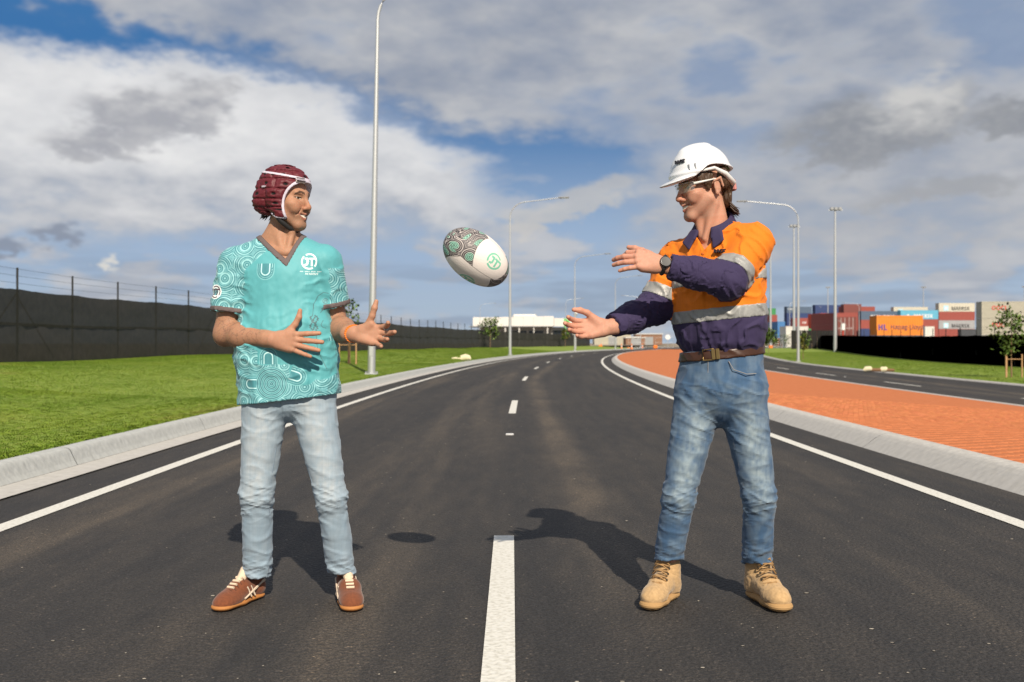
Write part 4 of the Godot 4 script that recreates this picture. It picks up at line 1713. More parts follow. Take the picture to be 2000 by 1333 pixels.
# a hand: thumb side x, fingers y, back of the hand z, origin at the wrist. curl holds five lists of bends in degrees, thumb last
func hand(f: Field, at: Vector3, thumb: Vector3, fingers: Vector3, back: Vector3, curl: Array, splay: Array, size := 1.0) -> Array:
	var was := f.xf
	f.xf = Transform3D(Basis(thumb.normalized(), fingers.normalized(), back.normalized()), at).scaled_local(Vector3.ONE * size)
	var s := size
	# palm: four metacarpals side by side, flattened, with the thumb's ball and the heel
	var base := [[0.030, 0.092, 0.0105], [0.010, 0.097, 0.0108], [-0.010, 0.092, 0.0102], [-0.029, 0.083, 0.0092]]
	for i in 4:
		f.cap(Vector3(base[i][0] * 0.62, 0.012, 0.0), Vector3(base[i][0], base[i][1] - 0.008, 0.001), 0.0175 * s, 0.0128 * s, 0.014)
	f.cap(Vector3(0.018, 0.022, -0.008), Vector3(0.040, 0.055, -0.012), 0.019 * s, 0.0145 * s, 0.014)
	f.cap(Vector3(-0.020, 0.018, -0.008), Vector3(-0.030, 0.062, -0.006), 0.016 * s, 0.0125 * s, 0.014)
	f.cap(Vector3(0, -0.05, 0.0), Vector3(0, 0.015, 0.0), 0.0275 * s, 0.0265 * s, 0.02, 0.74, Vector3(0, 0, 1))
	var lens := [[0.043, 0.026, 0.022], [0.047, 0.030, 0.023], [0.044, 0.028, 0.023], [0.034, 0.021, 0.020]]
	var tips := []
	for i in 4:
		var p := Vector3(base[i][0], base[i][1] - 0.006, 0.001)
		var ang := 0.0
		var sp := deg_to_rad(splay[i])
		var r0: float = base[i][2]
		f.ell(p + Vector3(0, 0.002, 0.0055), Vector3(0.0088, 0.011, 0.007) * s, 0.008)
		for j in 3:
			ang += deg_to_rad(curl[i][j])
			var dir := Vector3(sin(sp) * cos(ang), cos(sp) * cos(ang), -sin(ang))
			var q: Vector3 = p + dir * lens[i][j]
			f.cap(p, q, r0 * s * (1.05 - 0.09 * j), r0 * s * (0.98 - 0.10 * j), 0.0035)
			p = q
		tips.append(f.xf * p)
	# thumb: leaves the side of the palm near its base
	var tp := Vector3(0.034, 0.040, -0.008)
	var dirs: Array = curl[4]
	var tl := [0.042, 0.032, 0.026]
	for j in 3:
		var q2: Vector3 = tp + (dirs[j] as Vector3).normalized() * tl[j]
		f.cap(tp, q2, [0.0155, 0.0118, 0.0115][j] * s, [0.0120, 0.0115, 0.0085][j] * s, 0.006)
		tp = q2
	tips.append(f.xf * tp)
	f.xf = was
	return tips


# a head: face along +z, eyes at y 0, about 0.235 from chin to crown; all through f.xf
func head(f: Field, smile: float) -> void:
	f.ell(Vector3(0, 0.036, -0.016), Vector3(0.0755, 0.084, 0.097), 0.01)
	f.ell(Vector3(0, -0.022, 0.030), Vector3(0.0625, 0.082, 0.060), 0.03)
	f.cap(Vector3(-0.050, -0.052, 0.004), Vector3(-0.012, -0.104, 0.066), 0.023, 0.0175, 0.03)
	f.cap(Vector3(0.050, -0.052, 0.004), Vector3(0.012, -0.104, 0.066), 0.023, 0.0175, 0.03)
	f.cap(Vector3(-0.012, -0.106, 0.070), Vector3(0.012, -0.106, 0.070), 0.0165, 0.0165, 0.02)
	for s in [-1.0, 1.0]:
		f.ell(Vector3(s * 0.045, -0.026, 0.060), Vector3(0.023, 0.017, 0.021), 0.025)
		f.ell(Vector3(s * 0.037, -0.045, 0.070), Vector3(0.018, 0.018, 0.016), 0.022)
	f.cap(Vector3(-0.040, 0.020, 0.072), Vector3(-0.010, 0.018, 0.083), 0.010, 0.010, 0.016)
	f.cap(Vector3(0.040, 0.020, 0.072), Vector3(0.010, 0.018, 0.083), 0.010, 0.010, 0.016)
	# sockets, lids
	f.carving = true
	for s in [-1.0, 1.0]:
		f.ell(Vector3(s * 0.031, 0.001, 0.089), Vector3(0.018, 0.0095, 0.013), 0.010)
	f.carving = false
	for s in [-1.0, 1.0]:
		f.ell(Vector3(s * 0.0315, -0.001, 0.0665), Vector3(0.0135, 0.0125, 0.0135), 0.004)
		f.cap(Vector3(s * 0.020, 0.006, 0.081), Vector3(s * 0.043, 0.005, 0.073), 0.0036, 0.0032, 0.004)
	# nose
	f.cap(Vector3(0, 0.014, 0.082), Vector3(0, -0.030, 0.106), 0.0085, 0.0100, 0.014)
	f.ell(Vector3(0, -0.037, 0.106), Vector3(0.0125, 0.011, 0.0125), 0.010)
	for s in [-1.0, 1.0]:
		f.ell(Vector3(s * 0.0125, -0.041, 0.096), Vector3(0.0080, 0.0075, 0.010), 0.006)
	# mouth: muzzle, lips, an open smile over the teeth
	f.ell(Vector3(0, -0.068, 0.070), Vector3(0.034, 0.026, 0.022), 0.018)
	for s in [-1.0, 1.0]:
		f.cap(Vector3(s * 0.030, -0.064 + 0.004 * smile, 0.073), Vector3(0, -0.0625, 0.0945), 0.0035, 0.0048, 0.005)
		f.cap(Vector3(s * 0.030, -0.066 + 0.004 * smile, 0.073), Vector3(0, -0.0815, 0.0915), 0.0035, 0.0055, 0.005)
	f.carving = true
	for s in [-1.0, 1.0]:
		f.cap(Vector3(s * 0.026, -0.066 + 0.003 * smile, 0.081), Vector3(0, -0.0715, 0.097), 0.0030, 0.0046 * smile, 0.003)
		# cheek crease of the smile
		f.cap(Vector3(s * 0.021, -0.042, 0.091), Vector3(s * 0.038, -0.068, 0.077), 0.0016, 0.0022, 0.006)
	f.carving = false
	f.cap(Vector3(-0.022, -0.0685, 0.078), Vector3(0.022, -0.0685, 0.078), 0.0055, 0.0055, 0.002)
	f.ell(Vector3(0, -0.0695, 0.0795), Vector3(0.019, 0.0062, 0.0085), 0.002)


func ear(f: Field, s: float) -> void:
	var b := Basis(Vector3.UP, s * 0.35)
	f.ell(Vector3(s * 0.078, -0.010, -0.020), Vector3(0.0075, 0.032, 0.019), 0.006, b)
	f.cap(Vector3(s * 0.084, 0.010, -0.006), Vector3(s * 0.090, 0.018, -0.030), 0.005, 0.005, 0.003)
	f.cap(Vector3(s * 0.090, 0.018, -0.030), Vector3(s * 0.088, -0.014, -0.038), 0.005, 0.0045, 0.003)
	f.ell(Vector3(s * 0.081, -0.035, -0.014), Vector3(0.006, 0.010, 0.008), 0.005)
	f.carving = true
	f.ell(Vector3(s * 0.091, -0.006, -0.018), Vector3(0.007, 0.015, 0.009), 0.004)
	f.carving = false


var skin_noise := noise_of(171, 1.0, 3)


# colours of a face at a place in the head's own axes
func face_tone(q: Vector3, skin: Vector3, stubble: float, brow: Vector3) -> Vector3:
	var c := skin * (1.0 + 0.10 * skin_noise.get_noise_3d(q.x * 90, q.y * 90, q.z * 90) + 0.06 * skin_noise.get_noise_3d(q.x * 320, q.y * 320, q.z * 320))
	var ax := absf(q.x)
	# ruddier nose and cheeks
	c = c.lerp(Vector3(skin.x * 1.04, skin.y * 0.84, skin.z * 0.80), 0.55 * exp(-pow(Vector2(ax - 0.036, q.y + 0.040).length() / 0.024, 2.0)) * clampf(q.z * 20.0, 0, 1))
	c = c.lerp(Vector3(skin.x * 1.0, skin.y * 0.80, skin.z * 0.76), 0.7 * exp(-pow((q - Vector3(0, -0.036, 0.108)).length() / 0.018, 2.0)))
	# beard shadow: stubble on jaw, chin and lip
	var jaw := ramp(-0.035, -0.062, q.y - 0.25 * (0.05 - ax)) * ramp(-0.03, 0.01, q.z) * ramp(-0.135, -0.118, q.y)
	c = c.lerp(Vector3(0.12, 0.085, 0.065), stubble * jaw * (1.0 + 0.8 * skin_noise.get_noise_3d(q.x * 500, q.y * 500, q.z * 500)))
	if q.z > 0.05:
		# brows
		var by := 0.0195 + 0.004 * sin(clampf((ax - 0.012) / 0.034, 0, 1) * PI) - 0.006 * clampf((ax - 0.035) / 0.015, 0, 1)
		if ax > 0.011 and ax < 0.050 and absf(q.y - by) < 0.0052:
			c = c.lerp(brow, 0.85)
		# eye opening
		var ey := (q.y + 0.0005 - 0.10 * (ax - 0.0315)) / 0.0042
		var ex := (ax - 0.0315) / 0.0125
		if ex * ex + ey * ey < 1.0 and q.z < 0.089:
			c = Vector3(0.55, 0.50, 0.45)
			if absf(ax - 0.033) < 0.0062:
				c = Vector3(0.03, 0.02, 0.014)
		elif ex * ex + ey * ey < 2.2 and q.y > -0.001:
			c = c.lerp(Vector3(0.05, 0.03, 0.02), 0.6)
		# lips and teeth
		var m := clampf(ax / 0.027, 0, 1)
		var lip_up := lerpf(-0.0590, -0.0605, m)
		var lip_lo := lerpf(-0.0875, -0.0665, m * m)
		if ax < 0.029 and q.y < lip_up and q.y > lip_lo and q.z > 0.062:
			c = c.lerp(Vector3(0.34, 0.115, 0.085), 0.75)
			var t_up := lerpf(-0.0662, -0.0640, m)
			var t_lo := lerpf(-0.0765, -0.0655, m * m)
			if q.y < t_up and q.y > t_lo and ax < 0.023:
				c = Vector3(0.66, 0.61, 0.52)
	return c


# ---------------------------------------------------------------- shared by both people
func meshed(f: Field, paint = null, uv = null) -> Build:
	var b := Build.new()
	f.mesh_into(b, paint, uv)
	return b


func join(f: Field, g: Field, k: float) -> void:
	for i in f.d.size():
		var a := f.d[i]
		var e := g.d[i]
		if e < a + k:
			var h := maxf(k - absf(a - e), 0.0) / k
			f.d[i] = minf(a, e) - h * h * k * 0.25


# wrinkles: ridged noise stretched along u; p in metres
func crease(n: FastNoiseLite, x: float, y: float, z: float) -> float:
	var v := n.get_noise_3d(x, y, z)
	return 1.0 - absf(v) * 2.6


func skin_mat() -> StandardMaterial3D:
	var m := vmat(0.58)
	m.metallic_specular = 0.34
	m.subsurf_scatter_enabled = true
	m.subsurf_scatter_strength = 0.12
	m.normal_enabled = true
	m.normal_texture = noise_tex(256, noise_of(91, 0.09, 3), [], true, 3.0)
	m.normal_scale = 0.25
	return triplanar(m, 9.0)


func cloth_mat(per_metre: float, strength: float, rough := 0.85) -> StandardMaterial3D:
	var m := vmat(rough)
	m.albedo_texture = M.weave
	m.normal_enabled = true
	m.normal_texture = M.weave_normal
	m.normal_scale = strength
	m.rim_enabled = true
	m.rim = 0.25
	m.rim_tint = 0.6
	return triplanar(m, per_metre)


func weave_textures() -> void:
	var im := Image.create(256, 256, false, Image.FORMAT_RGB8)
	var hm := Image.create(256, 256, false, Image.FORMAT_RGB8)
	var r := RandomNumberGenerator.new()
	r.seed = 77
	var warp := []
	var weft := []
	for i in 64:
		warp.append(r.randf_range(0.95, 1.0))
		weft.append(r.randf_range(0.95, 1.0))
	for y in 256:
		for x in 256:
			var i := x / 4
			var j := y / 4
			var over := (i + j) % 3 != 0
			var v: float = (warp[i] if over else weft[j]) * r.randf_range(0.93, 1.0)
			im.set_pixel(x, y, Color(v, v, v))
			var h := 0.5 + 0.4 * sin((x % 4) / 4.0 * PI) * (1.0 if over else 0.55)
			hm.set_pixel(x, y, Color(h, h, h))
	hm.bump_map_to_normal_map(2.0)
	M.weave = ImageTexture.create_from_image(im)
	M.weave_normal = ImageTexture.create_from_image(hm)


var glyphs := {}


# letter shapes of height one, worked out before any job runs
func prepare_text(text: String, style: String) -> void:
	var tm := TextMesh.new()
	tm.text = text
	tm.font = font(style)
	tm.font_size = 64
	tm.pixel_size = 1.0 / 46.0
	tm.depth = 0.0
	tm.curve_step = 6.0
	var a := tm.get_mesh_arrays()
	var v: PackedVector3Array = a[Mesh.ARRAY_VERTEX]
	glyphs[text + style] = [v, a[Mesh.ARRAY_INDEX] if a[Mesh.ARRAY_INDEX] != null else PackedInt32Array(range(v.size()))]


# fills the triangles of a line of text into an image; x, y is the middle of the text, h its letter height, all in pixels
func print_text(im: Image, text: String, x: float, y: float, h: float, c: Color, style := "bold", turn := 0.0) -> void:
	var v: PackedVector3Array = glyphs[text + style][0]
	var idx: PackedInt32Array = glyphs[text + style][1]
	var lo := Vector2(1e9, 1e9)
	var hi := -lo
	for p in v:
		lo = lo.min(Vector2(p.x, p.y))
		hi = hi.max(Vector2(p.x, p.y))
	var m := (lo + hi) / 2.0
	for k in range(0, idx.size(), 3):
		var t := []
		for j in 3:
			var p := v[idx[k + j]]
			t.append((Vector2(p.x - m.x, -(p.y - m.y)) * h).rotated(turn) + Vector2(x, y))
		fill_tri(im, t[0], t[1], t[2], c)


func fill_tri(im: Image, a: Vector2, b: Vector2, d: Vector2, c: Color) -> void:
	var lo := a.min(b).min(d).floor()
	var hi := a.max(b).max(d).ceil()
	for y in range(maxi(0, int(lo.y)), mini(im.get_height(), int(hi.y) + 1)):
		for x in range(maxi(0, int(lo.x)), mini(im.get_width(), int(hi.x) + 1)):
			var p := Vector2(x + 0.5, y + 0.5)
			var s := (b - a).cross(p - a)
			var t := (d - b).cross(p - b)
			var u := (a - d).cross(p - d)
			if (s >= 0 and t >= 0 and u >= 0) or (s <= 0 and t <= 0 and u <= 0):
				im.set_pixel(x, y, c)


func stroke(im: Image, pts: Array, wide: float, c: Color) -> void:
	for i in pts.size() - 1:
		var a: Vector2 = pts[i]
		var b: Vector2 = pts[i + 1]
		var n := (b - a).orthogonal().normalized() * wide / 2.0
		fill_tri(im, a + n, a - n, b + n, c)
		fill_tri(im, b + n, a - n, b - n, c)


# a ring cut at two sides with the letters J and T standing in it; r in pixels
func ring_logo(im: Image, x: float, y: float, r: float, c: Color, turn := 0.0) -> void:
	for k in 60:
		if k % 30 == 7 or k % 30 == 8 or k % 30 == 9:
			continue
		var a := TAU * k / 60.0
		var b := TAU * (k + 1.1) / 60.0
		stroke(im, [Vector2(cos(a), sin(a)) * r + Vector2(x, y), Vector2(cos(b), sin(b)) * r + Vector2(x, y)], r * 0.22, c)
	var t := Transform2D(turn, Vector2(x, y))
	stroke(im, [t * Vector2(0.42, -0.42) * 1.0, t * Vector2(0.42, -0.42)], 1.0, c)
	for s in [[Vector2(-0.02, -0.38), Vector2(0.80, -0.38)], [Vector2(0.36, -0.42), Vector2(0.36, 0.66)], [Vector2(-0.62, -0.38), Vector2(-0.12, -0.38)], [Vector2(-0.22, -0.42), Vector2(-0.22, 0.42)], [Vector2(-0.22, 0.42), Vector2(-0.62, 0.48)]]:
		stroke(im, [t * (s[0] * r), t * (s[1] * r)], r * 0.26, c)


# ---------------------------------------------------------------- the ball
# rings, arcs and rows of dots round scattered middles; gives 0..1 darkness and the nearest middle
func dot_art(p: Vector2, cell: float, seed_: int) -> Vector2:
	var g := (p / cell).floor()
	var best := 1e9
	var second := 1e9
	var at := Vector2.ZERO
	for j in range(-1, 2):
		for i in range(-1, 2):
			var q := g + Vector2(i, j)
			var h := hash(Vector3i(int(q.x), int(q.y), seed_))
			var m := (q + Vector2(0.2 + 0.6 * float(h & 255) / 255.0, 0.2 + 0.6 * float((h >> 8) & 255) / 255.0)) * cell
			var d := m.distance_to(p)
			if d < best:
				second = best
				best = d
				at = m
			elif d < second:
				second = d
	var a := (p - at).angle()
	var ring := fposmod(best / (cell * 0.105), 1.0)
	var nth := int(best / (cell * 0.105))
	var v := 1.0 if ring < 0.5 else 0.0
	if nth % 2 == 1 and ring < 0.55:
		v = 1.0 if fposmod(a * (nth + 1) * 1.6, 1.0) < 0.55 else 0.0
	if second - best < cell * 0.05:
		v = 0.5
	return Vector2(v, best / cell)


func ball_print() -> Array:
	var w := 1024
	var h := 512
	var im := Image.create(w, h, false, Image.FORMAT_RGB8)
	var dark := Color(0.13, 0.12, 0.14)
	var pale := Color(0.92, 0.88, 0.86)
	var mint := Color(0.58, 0.80, 0.72)
	for y in h:
		var s := (y + 0.5) / h * 2.0 - 1.0
		var round_ := sqrt(maxf(0.0, 1.0 - s * s))
		for x in w:
			var f := (x + 0.5) / w * TAU
			var panel := int(floor(fposmod(f + PI / 4, TAU) / (PI / 2)))
			var in_panel := (fposmod(f + PI / 4, PI / 2) / (PI / 2) - 0.5) * 2.0
			var lo: float = [-0.30, -0.70, -0.2, -0.3][panel] + 0.20 * in_panel * in_panel
			var hi: float = [0.80, 0.66, 0.6, 0.70][panel] - 0.14 * in_panel * in_panel
			var c := pale
			if s < lo or s > hi:
				var place := Vector2(f * 0.092 * (0.35 + 0.65 * round_), s * 0.15)
				var v := dot_art(place, 0.070, 5 + panel)
				c = dark.lerp(pale, v.x * 0.8)
				if v.y < 0.24:
					c = mint if fposmod(v.y / 0.08 + 0.3, 1.0) < 0.56 else dark.lerp(mint, 0.15)
			if absf(in_panel) > 0.985 or absf(s - lo) < 0.008:
				c = c.lerp(Color(0.45, 0.42, 0.42), 0.6)
			im.set_pixel(x, y, c)
	# the emblem on the front panel, at right angles to the ball's length
	for q in [[0.0, 0.30], [PI / 2, 0.1]]:
		var lg := Image.create(160, 160, false, Image.FORMAT_RGBA8)
		lg.fill(Color(0, 0, 0, 0))
		ring_logo(lg, 80, 80, 66, mint.lerp(Color(0.4, 0.75, 0.62), 0.5), PI / 2)
		# ball: across the front panel one pixel is 0.56 mm, along it 0.27 mm over s
		for yy in 160:
			for xx in 160:
				if lg.get_pixel(xx, yy).a > 0.5:
					var fx: float = fposmod(q[0] + 0.06 - (xx - 80) / 66.0 * 0.028 / 0.088, TAU) / TAU * w
					var fy: float = (q[1] + (yy - 80) / 66.0 * 0.028 / 0.135 + 1.0) / 2.0 * h
					im.fill_rect(Rect2i(int(fx), int(fy), 2, 2), lg.get_pixel(xx, yy))
	for k in 3:
		for j in 9:
			if (j * 7 + k * 3) % 5 != 0:
				im.fill_rect(Rect2i(int((0.93 - k * 0.018) * w), int(h * (0.60 + j * 0.014)), 5, 4), Color(0.76, 0.84, 0.80))
	return [im]


func build_ball() -> void:
	var t := thing("rugby_ball", "white rugby ball with dotted black and mint ends flying between the two men", "ball", Vector3(-0.137, 1.418, -3.8))
	var b := Build.new()
	var rows := 40
	var cols := 56
	for i in rows + 1:
		var th := PI * i / rows
		var s2 := -cos(th)
		var r := pow(sin(th), 0.93) * 0.0935 if i > 0 and i < rows else 0.0
		for j in cols + 1:
			var f2 := TAU * j / cols
			var seam := 1.0 - 0.010 * exp(-pow((fposmod(f2 + PI / 4, PI / 2) - (PI / 2 if fposmod(f2 + PI / 4, PI / 2) > PI / 4 else 0.0)) / 0.04, 2.0))
			var p := Vector3(s2 * 0.142, -sin(f2) * r * seam, cos(f2) * r * seam)
			b.point(p, Vector3(s2 / 0.142, -sin(f2) * sin(th) / 0.0935, cos(f2) * sin(th) / 0.0935), Vector2(float(j) / cols, (s2 + 1.0) / 2.0))
	for i in rows:
		for j in cols:
			var k := i * (cols + 1) + j
			b.tri(k, k + cols + 2, k + 1)
			b.tri(k, k + cols + 1, k + cols + 2)
	var m := mat(Color.WHITE, 0.55)
	later(ball_print, [m])
	m.normal_enabled = true
	m.normal_texture = noise_tex(256, noise_of(95, 0.35, 2), [], true, 5.0)
	m.normal_scale = 0.15
	var o := part("ball_cover", b.done(), m, t)
	o.basis = Basis(Vector3(0, 0, 1), deg_to_rad(-36.0)) * Basis(Vector3(0, 1, 0), deg_to_rad(20.0)) * Basis(Vector3(1, 0, 0), deg_to_rad(-20.0))


# ---------------------------------------------------------------- footwear: toe along +z from the heel's end, sole on the ground
func foot_frame(heel: Vector3, toe: Vector3) -> Transform3D:
	var z := (toe - heel).normalized()
	var x := Vector3.UP.cross(z).normalized()
	return Transform3D(Basis(x, Vector3.UP, z), heel)


func lace(b: Build, pts: Array, r := 0.0022) -> void:
	b.tube(pts, [r], 5)


func sneaker_shapes(side: float) -> Array:
	var out := []
	# sole
	var f := Field.new(Vector3(-0.07, -0.006, -0.02), Vector3(0.07, 0.05, 0.31), 0.0035)
	f.cap(Vector3(0, 0.014, 0.045), Vector3(side * 0.006, 0.014, 0.15), 0.039, 0.042, 0.02, 0.36, Vector3.UP)
	f.cap(Vector3(side * 0.004, 0.014, 0.16), Vector3(side * 0.0, 0.016, 0.238), 0.047, 0.044, 0.02, 0.36, Vector3.UP)
	f.half(Vector3(0, -1, 0), -0.001)
	f.half(Vector3(0, 1, 0), 0.026)
	out.append(meshed(f))
	# upper
	f = Field.new(Vector3(-0.07, 0.012, -0.02), Vector3(0.07, 0.14, 0.31), 0.0035)
	f.cap(Vector3(0, 0.045, 0.042), Vector3(0, 0.085, 0.050), 0.036, 0.031, 0.02)
	f.cap(Vector3(0, 0.050, 0.05), Vector3(side * 0.004, 0.060, 0.135), 0.036, 0.036, 0.03)
	f.cap(Vector3(side * 0.004, 0.055, 0.13), Vector3(side * 0.004, 0.036, 0.21), 0.040, 0.036, 0.03, 0.8, Vector3.UP)
	f.cap(Vector3(side * 0.002, 0.030, 0.19), Vector3(0, 0.026, 0.236), 0.043, 0.040, 0.03, 0.62, Vector3.UP)
	f.half(Vector3(0, -1, 0), -0.020)
	f.carving = true
	f.cap(Vector3(0, 0.12, 0.045), Vector3(0, 0.115, 0.08), 0.031, 0.028, 0.01)
	f.carving = false
	out.append(meshed(f, func(_p, _n): return Color(0.235, 0.068, 0.026)))
	return out


func sneaker(parent: Node3D, at: Transform3D, side: float) -> void:
	var holder := Node3D.new()
	holder.name = "shoe"
	parent.add_child(holder, true)
	holder.transform = at
	var suede := vmat(0.95)
	suede.rim_enabled = true
	suede.rim = 0.4
	suede.albedo_texture = noise_tex(256, noise_of(97, 0.05, 5, 0.6), [[0.0, Color(0.72, 0.72, 0.72)], [1.0, Color.WHITE]])
	triplanar(suede, 6.0)
	later(func(): return sneaker_shapes(side), [part("sole", null, mat(lin(0.42, 0.17, 0.045), 0.75), holder), part("upper", null, suede, holder)])
	# tongue, laces, side stripes
	var tb := Build.new()
	tb.tube([Vector3(0, 0.082, 0.155), Vector3(0, 0.100, 0.122), Vector3(0, 0.125, 0.098), Vector3(0, 0.150, 0.088)], [0.014, 0.020, 0.022, 0.015], 10)
	part("tongue", tb.done(), mat(lin(0.66, 0.52, 0.38), 0.9), holder)
	for i in 6:
		var z := 0.112 + i * 0.017
		var y := 0.108 - i * 0.0085
		var lb := Build.new()
		lace(lb, [Vector3(-0.024, y - 0.012, z), Vector3(-0.008, y + 0.003, z + 0.004), Vector3(0.010, y + 0.003, z + 0.008), Vector3(0.024, y - 0.012, z + 0.012)], 0.003)
		part("lace", lb.done(), mat(lin(0.10, 0.035, 0.018), 0.9), holder)
		if i > 0 and i < 5:
			var gap := Build.new()
			gap.tube([Vector3(-0.015, y + 0.002, z + 0.012), Vector3(0.015, y + 0.002, z + 0.014)], [0.0052], 6)
			part("eyelet_gap", gap.done(), mat(lin(0.66, 0.52, 0.38), 0.9), holder)
	for sgn in [-1.0, 1.0]:
		var st := Build.new()
		for k in 2:
			st.tube([Vector3(sgn * 0.038, 0.074 + 0.004 * k, 0.03 + 0.006 * k), Vector3(sgn * 0.0405, 0.058 - 0.004 * k, 0.09), Vector3(sgn * 0.0425, 0.034 - 0.004 * k, 0.150 + 0.012 * k)], [0.0036], 6)
			st.tube([Vector3(sgn * 0.043, 0.030, 0.10 + 0.022 * k), Vector3(sgn * 0.0375, 0.070, 0.12 + 0.022 * k)], [0.0036], 6)
		part("side_stripe", st.done(), mat(lin(0.66, 0.54, 0.42), 0.85), holder)


func boot_shapes(side: float) -> Array:
	var out := []
	var f := Field.new(Vector3(-0.08, -0.006, -0.02), Vector3(0.08, 0.06, 0.33), 0.0035)
	f.cap(Vector3(0, 0.02, 0.05), Vector3(side * 0.004, 0.02, 0.105), 0.046, 0.043, 0.02, 0.5, Vector3.UP)
	f.cap(Vector3(side * 0.004, 0.02, 0.11), Vector3(side * 0.006, 0.02, 0.18), 0.043, 0.050, 0.02, 0.42, Vector3.UP)
	f.cap(Vector3(side * 0.006, 0.022, 0.19), Vector3(0, 0.024, 0.256), 0.053, 0.050, 0.02, 0.46, Vector3.UP)
	f.half(Vector3(0, -1, 0), -0.001)
	f.half(Vector3(0, 1, 0), 0.040)
	f.change(func(p, e):
		return e + (0.0032 if p.y < 0.014 and fposmod(p.z, 0.024) < 0.009 else 0.0) + (0.002 if p.y < 0.016 and p.z > 0.10 and p.z < 0.13 else 0.0) + 0.0008 * sin(p.y * 900.0), 0.012)
	out.append(meshed(f))
	f = Field.new(Vector3(-0.085, 0.02, -0.025), Vector3(0.085, 0.25, 0.33), 0.0038)
	f.cap(Vector3(0, 0.05, 0.048), Vector3(0, 0.125, 0.062), 0.044, 0.046, 0.02)
	f.cap(Vector3(0, 0.125, 0.062), Vector3(0, 0.225, 0.058), 0.046, 0.052, 0.03)
	f.cap(Vector3(0, 0.062, 0.06), Vector3(side * 0.004, 0.082, 0.145), 0.044, 0.042, 0.04)
	f.cap(Vector3(side * 0.004, 0.072, 0.14), Vector3(side * 0.004, 0.052, 0.22), 0.045, 0.044, 0.03, 0.85, Vector3.UP)
	f.cap(Vector3(side * 0.002, 0.048, 0.21), Vector3(0, 0.046, 0.252), 0.049, 0.045, 0.03, 0.80, Vector3.UP)
	f.half(Vector3(0, -1, 0), -0.034)
	f.half(Vector3(0, 1, 0), 0.235)
	var nz := noise_of(98, 1.0, 3)
	f.change(func(p, e): return e + 0.0022 * nz.get_noise_3d(p.x * 30, p.y * 40, p.z * 30) + (0.0016 if absf(p.z - 0.205 + 0.25 * (p.y - 0.06)) < 0.0022 else 0.0) + (0.0014 if absf(p.y - 0.095 - 0.5 * (p.z - 0.06)) < 0.002 and p.z < 0.15 else 0.0), 0.012)
	out.append(meshed(f, func(_p, _n): return Color(0.60, 0.40, 0.20)))
	return out


func boot(parent: Node3D, at: Transform3D, side: float) -> void:
	var holder := Node3D.new()
	holder.name = "boot"
	parent.add_child(holder, true)
	holder.transform = at
	var nub := vmat(0.95)
	nub.rim_enabled = true
	nub.rim = 0.4
	nub.albedo_texture = noise_tex(256, noise_of(99, 0.05, 5, 0.6), [[0.0, Color(0.78, 0.76, 0.74)], [1.0, Color.WHITE]])
	triplanar(nub, 5.0)
	later(func(): return boot_shapes(side), [part("sole", null, mat(lin(0.40, 0.24, 0.10), 0.85), holder), part("upper", null, nub, holder)])
	var rope := mat(lin(0.34, 0.20, 0.085), 0.9)
	var hook := mat(lin(0.10, 0.075, 0.05), 0.5, 0.5)
	for i in 6:
		var q := i / 5.0
		var z := 0.192 - 0.075 * q + 0.0 * i
		var y := 0.098 + 0.098 * q + 0.022 * sin(q * PI) * 0.3
		var l := Build.new()
		lace(l, [Vector3(-0.032, y - 0.020, z - 0.006), Vector3(-0.012, y, z + 0.010), Vector3(0.012, y + 0.004, z + 0.008), Vector3(0.032, y - 0.006, z - 0.012)], 0.0030)
		lace(l, [Vector3(0.032, y - 0.020, z - 0.006), Vector3(0.012, y, z + 0.012), Vector3(-0.012, y + 0.004, z + 0.010), Vector3(-0.032, y - 0.006, z - 0.012)], 0.0030)
		part("lace", l.done(), rope, holder)
		for s in [-1.0, 1.0]:
			part("lace_hook", box_mesh(Vector3(s * 0.033 - 0.004, y - 0.020, z - 0.014), Vector3(s * 0.033 + 0.004, y - 0.010, z - 0.004), 0.002), hook, holder)
	var bow := Build.new()
	lace(bow, [Vector3(0, 0.205, 0.116), Vector3(0.03, 0.224, 0.112), Vector3(0.044, 0.206, 0.108), Vector3(0.004, 0.203, 0.118), Vector3(-0.03, 0.222, 0.112), Vector3(-0.044, 0.2, 0.108), Vector3(0, 0.203, 0.118)], 0.004)
	part("bow", bow.done(), rope, holder)


